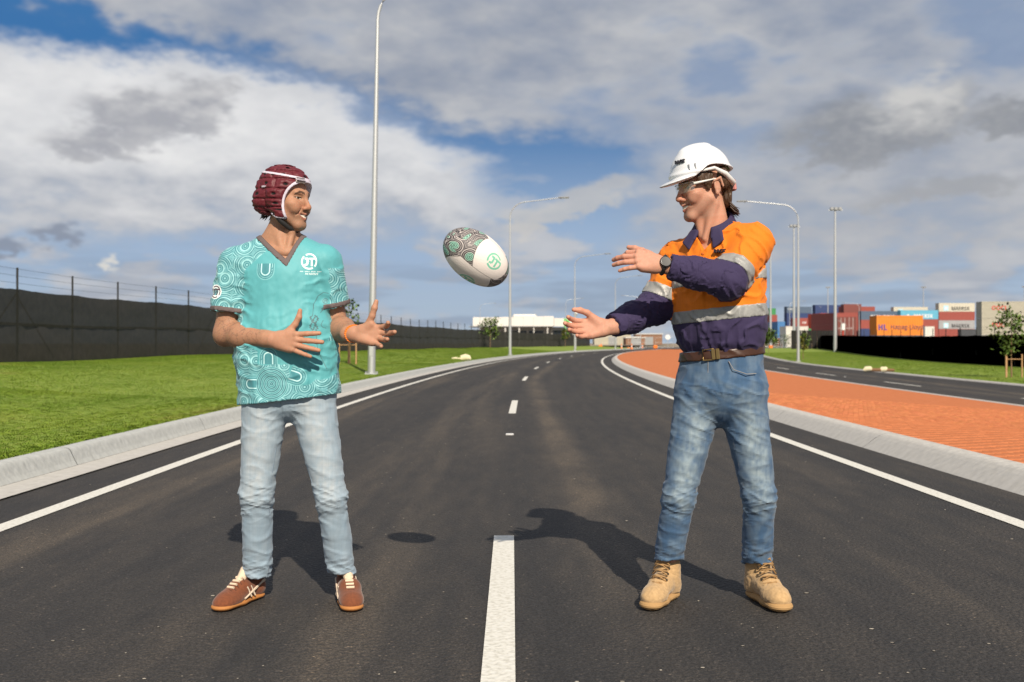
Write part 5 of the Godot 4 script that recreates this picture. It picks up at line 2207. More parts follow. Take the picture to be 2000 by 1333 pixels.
# ---------------------------------------------------------------- the man in the teal jersey
func build_catcher() -> void:
	weave_textures()
	M.skin = skin_mat()
	var man := thing("person", "man in a teal printed jersey, pale jeans and maroon padded headgear, hands open", "person", Vector3(-0.929, 0, -4.15))
	var skin := Vector3(0.41, 0.218, 0.138)
	var turn := Transform3D(Basis(Vector3.UP, deg_to_rad(68.0)) * Basis(Vector3.RIGHT, deg_to_rad(4.0)), Vector3(-0.012, 1.694, 0.0)).scaled_local(Vector3.ONE * 1.03)
	var sh_r := Vector3(-0.226, 1.42, -0.01)
	var el_r := Vector3(-0.261, 1.130, 0.010)
	var wr_r := Vector3(-0.034, 1.105, 0.150)
	var sh_l := Vector3(0.145, 1.43, -0.01)
	var el_l := Vector3(0.186, 1.155, -0.06)
	var wr_l := Vector3(0.296, 1.128, 0.165)
	var y_l := Vector3(0.93, -0.06, 0.30).normalized()
	var x_l := (Vector3(0.10, 1.0, -0.20) - y_l * Vector3(0.10, 1.0, -0.20).dot(y_l)).normalized()
	var z_l := x_l.cross(y_l)
	var body := part("body", null, M.skin, man)
	var ink := noise_of(121, 1.0, 3)
	later(func(): return catcher_trunk(skin), [body])
	later(func(): return catcher_head(skin, turn), [body])
	later(func(): return catcher_right_arm(skin, ink, sh_r, el_r, wr_r), [body])
	later(func(): return catcher_left_arm(skin, ink, sh_l, el_l, wr_l, x_l, y_l, z_l), [body])
	# wrist band of orange cord, rings
	var cord := Build.new()
	var fw := (wr_l - el_l).normalized()
	var u1 := fw.cross(Vector3.UP).normalized()
	var u2 := u1.cross(fw)
	for i in 26:
		var a := TAU * i / 26.0
		var a2 := TAU * (i + 0.7) / 26.0
		var r := Vector2(0.0345, 0.0315)
		cord.tube([wr_l - fw * 0.012 + u1 * cos(a) * r.x + u2 * sin(a) * r.y, wr_l + fw * 0.004 + u1 * cos(a2) * (r.x + 0.002) + u2 * sin(a2) * (r.y + 0.002)], [0.0048], 5)
	part("wrist_band", cord.done(), mat(lin(0.85, 0.19, 0.01), 0.7), man)
	var silver := mat(lin(0.42, 0.42, 0.42), 0.25, 0.9)
	for q in [[0.030, 0.120, 0.0118, 0], [-0.013, 0.122, 0.0112, 2]]:
		var rg := Build.new()
		var tf := Transform3D(Basis(x_l, y_l, z_l), wr_l + y_l * 0.018).scaled_local(Vector3.ONE * 1.04)
		var pts := []
		var bend := deg_to_rad(26.0)
		for i in 17:
			var a := TAU * i / 16.0
			pts.append(tf * (Vector3(q[0], q[1] - 0.006 + 0.004, -0.010) + Vector3(cos(a), -sin(a) * sin(bend) * -1.0, sin(a) * cos(bend)) * q[2]))
		rg.tube(pts, [0.0022], 6, false)
		part("finger_ring", rg.done(), silver, man)
	catcher_jersey(man, sh_r, el_r, sh_l, el_l)
	catcher_jeans(man)
	catcher_headgear(man, turn)
	sneaker(man, foot_frame(Vector3(-0.152, 0.0, -0.150), Vector3(-0.262, 0.0, 0.12)).scaled_local(Vector3.ONE * 1.09), -1.0)
	sneaker(man, foot_frame(Vector3(0.204, 0.0, -0.160), Vector3(0.284, 0.0, 0.12)).scaled_local(Vector3.ONE * 1.09), 1.0)


func catcher_trunk(skin: Vector3) -> Array:
	var f := Field.new(Vector3(-0.32, 0.06, -0.2), Vector3(0.34, 1.56, 0.2), 0.014)
	f.ell(Vector3(-0.03, 1.33, -0.01), Vector3(0.165, 0.18, 0.098), 0.05)
	f.ell(Vector3(-0.01, 1.06, 0), Vector3(0.155, 0.24, 0.098), 0.05)
	f.cap(Vector3(-0.095, 0.86, 0), Vector3(-0.128, 0.47, 0.02), 0.082, 0.052, 0.03)
	f.cap(Vector3(-0.128, 0.47, 0.02), Vector3(-0.162, 0.09, -0.108), 0.05, 0.032, 0.03)
	f.cap(Vector3(0.09, 0.86, 0), Vector3(0.177, 0.455, 0.025), 0.082, 0.052, 0.03)
	f.cap(Vector3(0.177, 0.455, 0.025), Vector3(0.212, 0.09, -0.116), 0.05, 0.032, 0.03)
	f.cap(Vector3(-0.04, 1.50, -0.03), Vector3(-0.2, 1.42, -0.01), 0.05, 0.05, 0.03)
	f.cap(Vector3(-0.04, 1.50, -0.03), Vector3(0.12, 1.43, -0.01), 0.05, 0.05, 0.03)
	return [meshed(f, func(_p, _n): return Color(skin.x, skin.y, skin.z))]


func catcher_head(skin: Vector3, turn: Transform3D) -> Array:
	var inv := turn.affine_inverse()
	var f := Field.new(Vector3(-0.19, 1.36, -0.17), Vector3(0.17, 1.84, 0.17), 0.003)
	f.xf = turn
	head(f, 1.0)
	f.xf = Transform3D.IDENTITY
	f.cap(Vector3(-0.024, 1.635, -0.028), Vector3(-0.042, 1.48, -0.028), 0.056, 0.064, 0.03)
	f.cap(Vector3(-0.045, 1.535, -0.03), Vector3(-0.15, 1.465, -0.03), 0.05, 0.045, 0.04)
	f.cap(Vector3(-0.040, 1.535, -0.03), Vector3(0.075, 1.465, -0.03), 0.05, 0.045, 0.04)
	f.ell(Vector3(-0.03, 1.36, -0.02), Vector3(0.14, 0.14, 0.095), 0.05)
	# neck cords and the hollow between the collar bones
	f.cap(Vector3(-0.060, 1.60, 0.000), Vector3(-0.018, 1.475, 0.050), 0.012, 0.010, 0.018)
	f.cap(Vector3(0.022, 1.585, 0.012), Vector3(0.006, 1.475, 0.050), 0.012, 0.010, 0.018)
	f.cap(Vector3(-0.012, 1.462, 0.054), Vector3(-0.10, 1.490, 0.03), 0.011, 0.009, 0.016)
	f.cap(Vector3(0.004, 1.462, 0.054), Vector3(0.07, 1.490, 0.03), 0.011, 0.009, 0.016)
	f.ell(Vector3(0.010, 1.555, 0.030), Vector3(0.012, 0.014, 0.012), 0.012)
	return [meshed(f, func(p, _n):
		var c := face_tone(inv * p, skin, 0.20, Vector3(0.035, 0.022, 0.016))
		return Color(c.x, c.y, c.z))]


# tattoos on the forearm, fine dark hair, pinker hands
func arm_tone(p: Vector3, el: Vector3, wr: Vector3, skin: Vector3, ink: FastNoiseLite) -> Color:
	var along := (p - el).dot((wr - el).normalized()) / (wr - el).length()
	var c := skin * (1.0 + 0.10 * ink.get_noise_3d(p.x * 70, p.y * 70, p.z * 70))
	if along > -0.05 and along < 0.86 and absf(ink.get_noise_3d(p.x * 24, p.y * 24, p.z * 24)) < 0.045:
		c = c.lerp(Vector3(0.085, 0.06, 0.055), 0.45)
	if along > -0.2 and along < 0.9:
		c = c.lerp(Vector3(0.20, 0.10, 0.06), 0.18 + 0.14 * ink.get_noise_3d(p.x * 160, p.y * 160, p.z * 160))
	if along > 1.02:
		c = c.lerp(Vector3(0.50, 0.25, 0.17), 0.35)
	return Color(c.x, c.y, c.z)


func catcher_right_arm(skin: Vector3, ink: FastNoiseLite, sh_r: Vector3, el_r: Vector3, wr_r: Vector3) -> Array:
	var f := Field.new(Vector3(-0.36, 1.02, -0.1), Vector3(0.18, 1.32, 0.24), 0.003)
	f.cap(sh_r, el_r, 0.056, 0.047, 0.02)
	f.cap(el_r, el_r.lerp(wr_r, 0.35), 0.046, 0.049, 0.03)
	f.cap(el_r.lerp(wr_r, 0.35), wr_r, 0.049, 0.030, 0.03)
	f.ell(el_r + Vector3(-0.012, -0.012, -0.012), Vector3(0.036, 0.036, 0.036), 0.02)
	var y_r := Vector3(0.93, -0.10, 0.34)
	var z_r := Vector3(-0.30, 0.16, 0.94)
	var x_r := (Vector3(0.05, 1.0, -0.10) - y_r.normalized() * Vector3(0.05, 1.0, -0.10).dot(y_r.normalized())).normalized()
	z_r = -x_r.cross(y_r.normalized())
	hand(f, wr_r + y_r * 0.018, x_r, y_r, z_r, [[6, 8, 6], [8, 10, 8], [10, 12, 8], [14, 14, 10], [Vector3(0.75, 0.5, -0.15), Vector3(0.92, 0.35, -0.05), Vector3(1.0, 0.05, 0.05)]], [10.0, 2.0, -6.0, -15.0], 1.04)
	return [meshed(f, func(p, _n): return arm_tone(p, el_r, wr_r, skin, ink))]


func catcher_left_arm(skin: Vector3, ink: FastNoiseLite, sh_l: Vector3, el_l: Vector3, wr_l: Vector3, x_l: Vector3, y_l: Vector3, z_l: Vector3) -> Array:
	var f := Field.new(Vector3(0.10, 1.02, -0.14), Vector3(0.52, 1.34, 0.30), 0.003)
	f.cap(sh_l, el_l, 0.056, 0.047, 0.02)
	f.cap(el_l, el_l.lerp(wr_l, 0.35), 0.046, 0.049, 0.03)
	f.cap(el_l.lerp(wr_l, 0.35), wr_l, 0.049, 0.030, 0.03)
	hand(f, wr_l + y_l * 0.018, x_l, y_l, z_l, [[28, 26, 14], [16, 22, 14], [24, 26, 14], [26, 22, 12], [Vector3(0.85, 0.42, -0.30), Vector3(0.95, 0.25, -0.22), Vector3(0.98, 0.16, -0.05)]], [8.0, -2.0, -12.0, -24.0], 1.04)
	return [meshed(f, func(p, _n): return arm_tone(p, el_l, wr_l, skin, ink))]


func catcher_jersey(man: Node3D, sh_r: Vector3, el_r: Vector3, sh_l: Vector3, el_l: Vector3) -> void:
	var m := mat(Color.WHITE, 0.62)
	m.rim_enabled = true
	m.rim = 0.25
	prepare_text("ACADEMY", "bold")
	later(func(): return [jersey_print()], [m], true)
	var trim := mat(lin(0.125, 0.095, 0.095), 0.8)
	var shirt := part("jersey", null, m, man)
	later(func(): return jersey_shapes(sh_r, el_r, sh_l, el_l), [shirt, part("neck_band", null, trim, shirt), part("sleeve_hem", null, trim, shirt), part("sleeve_hem", null, trim, shirt)], true)


func jersey_shapes(sh_r: Vector3, el_r: Vector3, sh_l: Vector3, el_l: Vector3) -> Array:
	var lo := Vector3(-0.37, 0.79, -0.2)
	var hi := Vector3(0.31, 1.58, 0.2)
	var f := Field.new(lo, hi, 0.0062)
	f.ell(Vector3(-0.03, 1.33, -0.012), Vector3(0.186, 0.19, 0.122), 0.05)
	f.ell(Vector3(-0.022, 1.10, 0.0), Vector3(0.196, 0.24, 0.128), 0.06)
	f.cap(Vector3(-0.012, 1.08, 0), Vector3(0.004, 0.80, 0.0), 0.200, 0.216, 0.05, 0.64, Vector3(0, 0, 1))
	f.cap(Vector3(-0.042, 1.505, -0.03), Vector3(-0.195, 1.43, -0.012), 0.062, 0.070, 0.05)
	f.cap(Vector3(-0.040, 1.505, -0.03), Vector3(0.118, 1.435, -0.012), 0.062, 0.070, 0.05)
	var sleeves := []
	for s in [[sh_r, el_r, 0.70], [sh_l, el_l, 0.66]]:
		var g := Field.new(lo, hi, 0.0062)
		var dir: Vector3 = ((s[1] as Vector3) - (s[0] as Vector3)).normalized()
		var end: Vector3 = (s[0] as Vector3).lerp(s[1], s[2])
		g.cap(s[0], end + dir * 0.06, 0.074, 0.074, 0.03)
		g.half(dir, dir.dot(end))
		g.carving = true
		g.cap(end - dir * 0.06, end + dir * 0.1, 0.060, 0.064, 0.006)
		g.carving = false
		join(f, g, 0.02)
		sleeves.append([end, dir])
	var n1 := noise_of(131, 1.0, 3)
	var n2 := noise_of(132, 1.0, 2)
	f.change(func(p: Vector3, e: float):
		var low := ramp(1.38, 1.0, p.y)
		# hanging folds: long upright waves that deepen towards the hem, and slanting pulls from the armpits
		var w := n1.get_noise_3d(p.x * 9.0 + 0.7 * p.y, p.y * 1.6, p.z * 9.0) * (0.003 + 0.0075 * low)
		var pull := crease(n2, p.x * 4.0 + p.y * 8.0, p.y * 5.0 - p.x * 5.0, p.z * 5.0)
		w += 0.0085 * clampf(pull - 0.25, 0, 1) * ramp(0.06, 0.15, absf(p.x + 0.03)) * ramp(1.46, 1.36, p.y)
		var pull2 := crease(n2, p.x * 3.0 - p.y * 7.0 + 9.0, p.y * 3.0 + p.x * 4.0, p.z * 4.0)
		w += 0.0065 * clampf(pull2 - 0.3, 0, 1) * low
		w += 0.0020 * n2.get_noise_3d(p.x * 22, p.y * 16, p.z * 22)
		return e - w, 0.03)
	# hem: lower on his right side
	f.half(Vector3(0.115, -1.0, 0.0).normalized(), Vector3(0.115, -1.0, 0.0).normalized().dot(Vector3(0.0, 0.857, 0)))
	# neck opening: a V cut from the front and a round cut behind
	var v_cut := func(p: Vector3) -> float:
		var a := (p.y - 1.430) * 0.755 + (p.x - 0.004) * 0.656
		var e := (p.y - 1.430) * 0.40 - (p.x - 0.004) * 0.917
		return minf(a, e) if p.z > -0.03 else p.y - 1.555 - 0.25 * (p.z + 0.03)
	var whole := f.copy()
	f.change(func(p: Vector3, e: float): return maxf(e, v_cut.call(p)), 0.06)
	var uvf := func(p: Vector3, _n: Vector3): return Vector2((p.x + 0.38) / 0.76, (1.60 - p.y) / 0.80)
	var out := [meshed(f, null, uvf)]
	# grey neck band and sleeve hems, a little proud of the cloth
	var band := whole.copy()
	band.only(Vector3(-0.2, 1.38, -0.15), Vector3(0.14, 1.6, 0.16))
	band.change(func(p: Vector3, e: float): return maxf(maxf(e - 0.0035, absf(v_cut.call(p) + 0.008) - 0.0105), 1.40 - p.y), 0.05, Vector3(-0.2, 1.38, -0.15), Vector3(0.14, 1.6, 0.16))
	out.append(meshed(band))
	for s in sleeves:
		var at: Vector3 = s[0]
		var dir2: Vector3 = s[1]
		var hem := whole.copy()
		hem.only(at - Vector3.ONE * 0.11, at + Vector3.ONE * 0.11)
		hem.change(func(p: Vector3, e: float):
			var t := dir2.dot(p - at)
			return maxf(maxf(e - 0.0030, absf(t + 0.009) - 0.0105), (p - at).length() - 0.095), 0.05, at - Vector3.ONE * 0.11, at + Vector3.ONE * 0.11)
		out.append(meshed(hem))
	return out


func jersey_print() -> Image:
	var size := 896
	var im := Image.create(size, size, false, Image.FORMAT_RGB8)
	var base := lin(0.092, 0.37, 0.405)
	var light := lin(0.30, 0.60, 0.63)
	var deep := lin(0.035, 0.17, 0.21)
	var ink := lin(0.10, 0.19, 0.22)
	var line_ := noise_of(141, 1.0, 2)
	for y in size:
		var py := 1.60 - (y + 0.5) / size * 0.80
		for x in size:
			var px := (x + 0.5) / size * 0.76 - 0.38
			var p := Vector2(px, py)
			var c := base
			# where the dotted art lies: right sleeve and shoulder, left sleeve, the lower front
			var wob := 0.012 * line_.get_noise_2d(px * 18, py * 18)
			var on := px < -0.172 + wob - 0.10 * (py - 1.30) * (1.0 if py > 1.30 else 0.0) * -1.0 and py > 1.15
			on = on or (py > 1.36 and px < -0.085 + wob and py > 1.36 + (px + 0.2) * 0.9)
			on = on or (px > 0.178 + wob and py > 1.10 and py < 1.40)
			var hem := 1.005 + wob
			if px < -0.10:
				hem = 1.06 + 0.4 * (-0.10 - px)
			elif px > 0.03:
				hem = 0.925 + 0.35 * maxf(0.0, px - 0.10) + wob
			on = on or py < hem
			if on:
				var v := dot_art(p + Vector2(3.0, 1.0), 0.082, 9)
				c = deep.lerp(base, 0.38).lerp(light, v.x * 0.92)
				if v.y > 0.20 and v.y < 0.30 and int(fposmod((p.angle_to_point(Vector2(px * 0.5, py)) + v.y * 9.0), 2.0)) == 0:
					c = light
				if v.x < 0.5 and v.y > 0.42:
					c = deep.lerp(base, 0.25)
			# the big target of rings on the lower front
			var r := p.distance_to(Vector2(-0.043, 0.926))
			if r < 0.070:
				var k := fposmod(r / 0.0068, 1.0)
				c = light if k < 0.32 else (deep if int(r / 0.0068) % 2 == 0 else deep.lerp(base, 0.6))
			# horseshoes round it
			for h in [[Vector2(-0.055, 1.035), 0.0], [Vector2(-0.135, 0.925), PI / 2], [Vector2(0.06, 0.955), -PI / 2 - 0.3], [Vector2(-0.075, 1.385), PI]]:
				var q: Vector2 = (p - (h[0] as Vector2)).rotated(-h[1])
				var rr := Vector2(q.x, maxf(q.y, 0.0)).length() if q.y > -0.03 else 9.0
				if rr < 0.038:
					c = deep.lerp(base, 0.4)
					if rr > 0.015 and rr < 0.020:
						c = lin(0.50, 0.76, 0.78)
					elif rr > 0.026 and rr < 0.030 and fposmod(q.angle() * 9.0 + q.y * 200.0, 1.0) < 0.5:
						c = light
					elif rr > 0.034:
						c = light.lerp(base, 0.4)
			im.set_pixel(x, y, c)
	var at := func(px: float, py: float) -> Vector2: return Vector2((px + 0.38) / 0.76 * size, (1.60 - py) / 0.80 * size)
	# line drawing of a face on the lower left front
	var grey := lin(0.07, 0.15, 0.17)
	for s in [[[0.115, 1.20], [0.116, 1.25], [0.130, 1.285], [0.150, 1.30], [0.172, 1.296]], [[0.128, 1.15], [0.135, 1.08], [0.150, 1.03], [0.172, 0.985]], [[0.142, 1.215], [0.150, 1.232], [0.165, 1.245], [0.178, 1.25]], [[0.155, 1.185], [0.148, 1.165], [0.154, 1.155], [0.166, 1.152]], [[0.10, 1.06], [0.095, 1.045]]]:
		var pts := []
		for q in s:
			pts.append(at.call(q[0], q[1]))
		stroke(im, pts, 2.5, grey)
	for k in 26:
		var a := at.call(0.122 + 0.011 * sin(k * 2.1), 1.205 - k * 0.0023) as Vector2
		stroke(im, [a, a + Vector2(9.0 * cos(k * 1.7), 7.0)], 6.0, grey)
	for k in 10:
		var a2 := at.call(0.146 + k * 0.0036, 1.235 + 0.010 * sin(k * 0.3)) as Vector2
		stroke(im, [a2, a2 + Vector2(3, 12)], 5.0, grey)
	ring_logo(im, at.call(0.158, 1.265).x, at.call(0.158, 1.265).y, 12.0, grey)
	# chest and sleeve emblems
	var w := Color(0.95, 0.97, 0.97)
	var e := at.call(0.097, 1.426) as Vector2
	ring_logo(im, e.x, e.y, 34.0, w)
	print_text(im, "ACADEMY", e.x + 12.0, e.y + 58.0, 9.0, w, "bold")
	for k in 18:
		if k % 5 != 3:
			stroke(im, [e + Vector2(-40 + k * 5.5, 47), e + Vector2(-37 + k * 5.5, 47)], 4.0, w)
	var g := at.call(-0.292, 1.302) as Vector2
	for k in 90:
		var t := TAU * k / 90.0
		stroke(im, [g + Vector2(cos(t), sin(t)) * 17.0, g + Vector2(cos(t), sin(t)) * 34.0], 3.0, w)
	ring_logo(im, g.x, g.y, 26.0, Color(0.32, 0.25, 0.28))
	return im


func denim(n1: FastNoiseLite, p: Vector3) -> float:
	return n1.get_noise_3d(p.x * 70, p.y * 9, p.z * 70) * 0.5 + n1.get_noise_3d(p.x * 12, p.y * 60, p.z * 12) * 0.5


# leg folds: bunched at knee and ankle, pulled at the crotch
func leg_folds(n: FastNoiseLite, p: Vector3, knee: float, cuff: float) -> float:
	var k := exp(-pow((p.y - knee) / 0.075, 2.0))
	var a := ramp(cuff + 0.16, cuff + 0.02, p.y)
	var w := 0.0
	var c1 := crease(n, p.x * 5.0, p.y * 16.0 + p.x * 4.0, p.z * 5.0)
	var c2 := crease(n, p.x * 4.0 + 7.0, p.y * 21.0 - p.x * 6.0, p.z * 4.0)
	w += (0.0070 * k + 0.0085 * a) * (pow(clampf(c1 - 0.1, 0.0, 1.0), 1.4) - 0.35)
	w += (0.0042 * k + 0.0060 * a) * (pow(clampf(c2 - 0.1, 0.0, 1.0), 1.4) - 0.35)
	w += 0.0055 * (clampf(crease(n, p.x * 3.0 + p.y * 5.0, p.y * 6.0, p.z * 6.0 + 4.0) - 0.35, 0, 1) - 0.2)
	w += 0.0016 * n.get_noise_3d(p.x * 14, p.y * 10, p.z * 14)
	return w


# the inside seam of a trouser leg, lying on its surface
func seam_line(l: Array, s: float) -> Array:
	var out := []
	for q in [[0, 1, 0.16, 3, 4], [0, 1, 0.5, 3, 4], [0, 1, 0.97, 3, 4], [1, 2, 0.4, 4, 5], [1, 2, 0.85, 4, 5]]:
		var a: Vector3 = l[q[0]]
		var r := lerpf(l[q[3]], l[q[4]], q[2])
		out.append(a.lerp(l[q[1]], q[2]) + Vector3(s * r * 0.87, 0, r * 0.46))
	return out


func catcher_jeans(man: Node3D) -> void:
	var legs := [[Vector3(-0.100, 0.845, 0.0), Vector3(-0.130, 0.465, 0.022), Vector3(-0.150, 0.096, -0.080), 0.097, 0.0660, 0.060], [Vector3(0.098, 0.845, 0.0), Vector3(0.178, 0.455, 0.028), Vector3(0.212, 0.112, -0.085), 0.094, 0.0640, 0.057]]
	var jeans := part("jeans", null, cloth_mat(9.0, 0.4), man)
	later(func(): return catcher_jeans_shape(legs), [jeans])
	# stitched seams stand proud
	var thread := mat(lin(0.20, 0.26, 0.33), 0.9)
	var st := Build.new()
	st.tube([Vector3(-0.012, 0.815, 0.088), Vector3(-0.010, 0.86, 0.112), Vector3(-0.008, 0.92, 0.118)], [0.0026], 6)
	part("fly_seam", st.done(), thread, jeans)
	for l in legs:
		var s: float = -1.0 if l[0].x > 0 else 1.0
		var sm := Build.new()
		sm.tube(seam_line(l, s), [0.0020], 5)
		part("inseam", sm.done(), thread, jeans)


func catcher_jeans_shape(legs: Array) -> Array:
	var f := Field.new(Vector3(-0.27, 0.07, -0.19), Vector3(0.32, 0.97, 0.19), 0.0062)
	f.ell(Vector3(0.0, 0.89, -0.005), Vector3(0.196, 0.13, 0.118), 0.04)
	for l in legs:
		var g := Field.new(Vector3(-0.27, 0.07, -0.19), Vector3(0.32, 0.97, 0.19), 0.0062)
		g.cap(l[0], l[1], l[3], l[4], 0.03)
		g.cap(l[1], l[2] - Vector3(0, 0.05, 0), l[4] - 0.002, l[5], 0.03)
		g.half(Vector3(0, -1, 0.15).normalized(), -(l[2] as Vector3).y - 0.012)
		join(f, g, 0.022)
	var n := noise_of(151, 1.0, 2)
	f.change(func(p: Vector3, e: float):
		var w := leg_folds(n, p, 0.45, 0.09)
		# pulls that fan out from the crotch
		var q := Vector2(p.x - 0.0, p.y - 0.83)
		w += 0.0035 * clampf(sin(q.angle() * 13.0) - 0.35, 0, 1) * exp(-pow((q.length() - 0.07) / 0.05, 2.0)) * (1.0 if p.z > 0 else 0.0)
		# fly seam and inseams
		w += 0.003 * exp(-pow((p.x + 0.004) / 0.004, 2.0)) * ramp(0.80, 0.83, p.y) * (1.0 if p.z > 0.02 else 0.0)
		return e - w, 0.03)
	f.half(Vector3(0, 1, 0), 0.955)
	var fade := noise_of(152, 1.0, 3)
	return [meshed(f, func(p: Vector3, _nn: Vector3):
		# pale wash, most worn down the front panels, ragged and grained
		var axis := lerpf(0.098, 0.185, clampf((0.85 - p.y) / 0.4, 0, 1)) if p.x > 0.02 else lerpf(-0.100, -0.132, clampf((0.85 - p.y) / 0.4, 0, 1))
		var front := exp(-pow((p.x - axis + 0.022 * fade.get_noise_2d(p.y * 12.0, p.x * 5.0)) / 0.060, 2.0)) * ramp(0.0, 0.04, p.z)
		var t := clampf(0.20 + front * ramp(0.36, 0.50, p.y) * (0.50 + 0.5 * fade.get_noise_3d(p.x * 40, p.y * 26, p.z * 40)) + 0.22 * fade.get_noise_3d(p.x * 18, p.y * 10, p.z * 18), 0, 1)
		var c := Vector3(0.27, 0.375, 0.475).lerp(Vector3(0.435, 0.48, 0.515), t)
		c *= 1.0 + 0.10 * denim(fade, p)
		return Color(c.x, c.y, c.z))]


func catcher_headgear(man: Node3D, turn: Transform3D) -> void:
	# built in the head's own axes, then turned with it
	var holder := Node3D.new()
	holder.name = "headgear"
	man.add_child(holder)
	holder.transform = turn
	var pad_m := vmat(0.55)
	pad_m.metallic_specular = 0.45
	var white := mat(lin(0.60, 0.55, 0.64), 0.7)
	var shell := part("padded_shell", null, pad_m, holder)
	later(headgear_shapes, [shell, part("binding", null, white, shell), part("binding", null, white, shell), part("stripe", null, white, shell)])
	# chin strap, maker's patch, lettering
	var strap := Build.new()
	for s in [-1.0, 1.0]:
		strap.tube([Vector3(s * 0.078, -0.066, 0.004), Vector3(s * 0.066, -0.096, 0.024), Vector3(s * 0.040, -0.120, 0.044), Vector3(0, -0.130, 0.056)], [0.012, 0.011, 0.0095, 0.009], 10)
	part("chin_strap", strap.done(), mat(lin(0.012, 0.012, 0.013), 0.7), holder)
	var tab := Build.new()
	tab.tube([Vector3(0, -0.002, -0.128), Vector3(0.0, 0.014, -0.146), Vector3(0, 0.026, -0.150)], [0.004, 0.0035, 0.003], 6)
	part("lace_end", tab.done(), mat(lin(0.015, 0.015, 0.015), 0.8), holder)
	var patch := Node3D.new()
	patch.name = "patch"
	holder.add_child(patch)
	patch.transform = Transform3D(Basis(Vector3.UP, -0.40) * Basis(Vector3.RIGHT, -0.30), Vector3(-0.040, 0.070, 0.0905))
	part("patch_edge", box_mesh(Vector3(-0.021, -0.011, -0.006), Vector3(0.021, 0.011, 0.0), 0.002), mat(lin(0.62, 0.56, 0.50), 0.8), patch)
	part("patch_face", box_mesh(Vector3(-0.019, -0.009, 0.0), Vector3(0.019, 0.009, 0.0012)), mat(lin(0.03, 0.02, 0.02), 0.8), patch)
	letters("MADISON", 0.0075, Vector3(0, 0.001, 0.0016), white, patch, "bold")
	var side := Node3D.new()
	side.name = "side_lettering"
	holder.add_child(side)
	side.transform = Transform3D(Basis(Vector3.UP, -PI / 2 + 0.05) * Basis(Vector3.BACK, 0.12), Vector3(-0.0985, 0.036, -0.030))
	letters("AIR FLOW", 0.0065, Vector3.ZERO, white, side, "bold italic")
	# hair below the headgear at the nape
	hair_tuft(man, turn, Vector3(0.0, -0.060, -0.088), 36, 0.024, Vector3(0.018, 0.012, 0.009), 0.046)


func headgear_shapes() -> Array:
	var f := Field.new(Vector3(-0.115, -0.125, -0.14), Vector3(0.115, 0.15, 0.13), 0.0032)
	f.ell(Vector3(0, 0.034, -0.016), Vector3(0.0895, 0.0985, 0.1115), 0.01)
	for s in [-1.0, 1.0]:
		f.cap(Vector3(s * 0.068, 0.01, -0.010), Vector3(s * 0.060, -0.062, 0.018), 0.038, 0.034, 0.02, 0.72, Vector3(1, 0, 0))
	f.cap(Vector3(-0.04, -0.02, -0.075), Vector3(0.04, -0.02, -0.075), 0.045, 0.045, 0.03)
	# face opening and lower edge
	var hole := func(p: Vector3) -> float:
		var a := Vector3(p.x / 0.115, (p.y + 0.030) / 0.100, (p.z - 0.092) / 0.072)
		var k := a.length()
		return (k - 1.0) * 0.08
	var lower := func(p: Vector3) -> float:
		return -(p.y + 0.066 + 0.55 * clampf(p.z + 0.005, -0.06, 0.02) * -0.55 + 0.020 * ramp(-0.02, 0.02, p.z) * 1.2)
	var whole := f.copy()
	var groove := noise_of(161, 1.0, 1)
	# padded blocks parted by grooves
	f.change(func(p: Vector3, e: float):
		var th := atan2(p.x, p.z + 0.016)
		var ph := asin(clampf((p.y - 0.034) / 0.1, -1, 1))
		var rows := ph / 0.42 + 0.15
		var row := floorf(rows)
		var n := 7.0 * maxf(0.35, cos((row + 0.5) * 0.42 - 0.06))
		var cols := (th / TAU + 0.5) * roundf(n) + 0.5 * fposmod(row, 2.0)
		var gx := absf(fposmod(cols, 1.0) - 0.5) * 2.0
		var gy := absf(fposmod(rows, 1.0) - 0.5) * 2.0
		var pad := (1.0 - pow(gx, 5.0)) * (1.0 - pow(gy, 5.0))
		var dot := exp(-(pow((fposmod(cols, 1.0) - 0.5) / 0.11, 2.0) + pow((fposmod(rows, 1.0) - 0.5) / 0.15, 2.0)))
		return e - 0.0075 * pad + 0.007 * dot + 0.0015 * groove.get_noise_3d(p.x * 60, p.y * 60, p.z * 60), 0.03)
	f.change(func(p: Vector3, e: float): return maxf(maxf(e, -(hole.call(p) as float)), lower.call(p)), 0.08)
	var out := [meshed(f, func(p: Vector3, _n: Vector3):
		var th := atan2(p.x, p.z + 0.016)
		var ph := asin(clampf((p.y - 0.034) / 0.1, -1, 1))
		var rows := ph / 0.42 + 0.15
		var n := 7.0 * maxf(0.35, cos((floorf(rows) + 0.5) * 0.42 - 0.06))
		var cols := (th / TAU + 0.5) * roundf(n) + 0.5 * fposmod(floorf(rows), 2.0)
		var dot := pow((fposmod(cols, 1.0) - 0.5) / 0.10, 2.0) + pow((fposmod(rows, 1.0) - 0.5) / 0.14, 2.0)
		return Color(0.006, 0.004, 0.005) if dot < 1.0 else Color(0.115, 0.012, 0.022))]
	# pale binding round the face, along the lower edge and a stripe round the crown
	var t1 := whole.copy()
	t1.change(func(p: Vector3, e: float): return maxf(maxf(e - 0.0085, absf(hole.call(p) as float) - 0.0045), (lower.call(p) as float)), 0.03)
	out.append(meshed(t1))
	var t2 := whole.copy()
	t2.change(func(p: Vector3, e: float): return maxf(maxf(e - 0.0055, absf(lower.call(p) as float) - 0.0045), -(hole.call(p) as float)), 0.03)
	out.append(meshed(t2))
	var t3 := whole.copy()
	t3.change(func(p: Vector3, e: float): return maxf(maxf(e - 0.0088, absf(p.y - 0.088 + 0.12 * (p.z)) - 0.0048), -(hole.call(p) as float)), 0.03)
	out.append(meshed(t3))
	return out


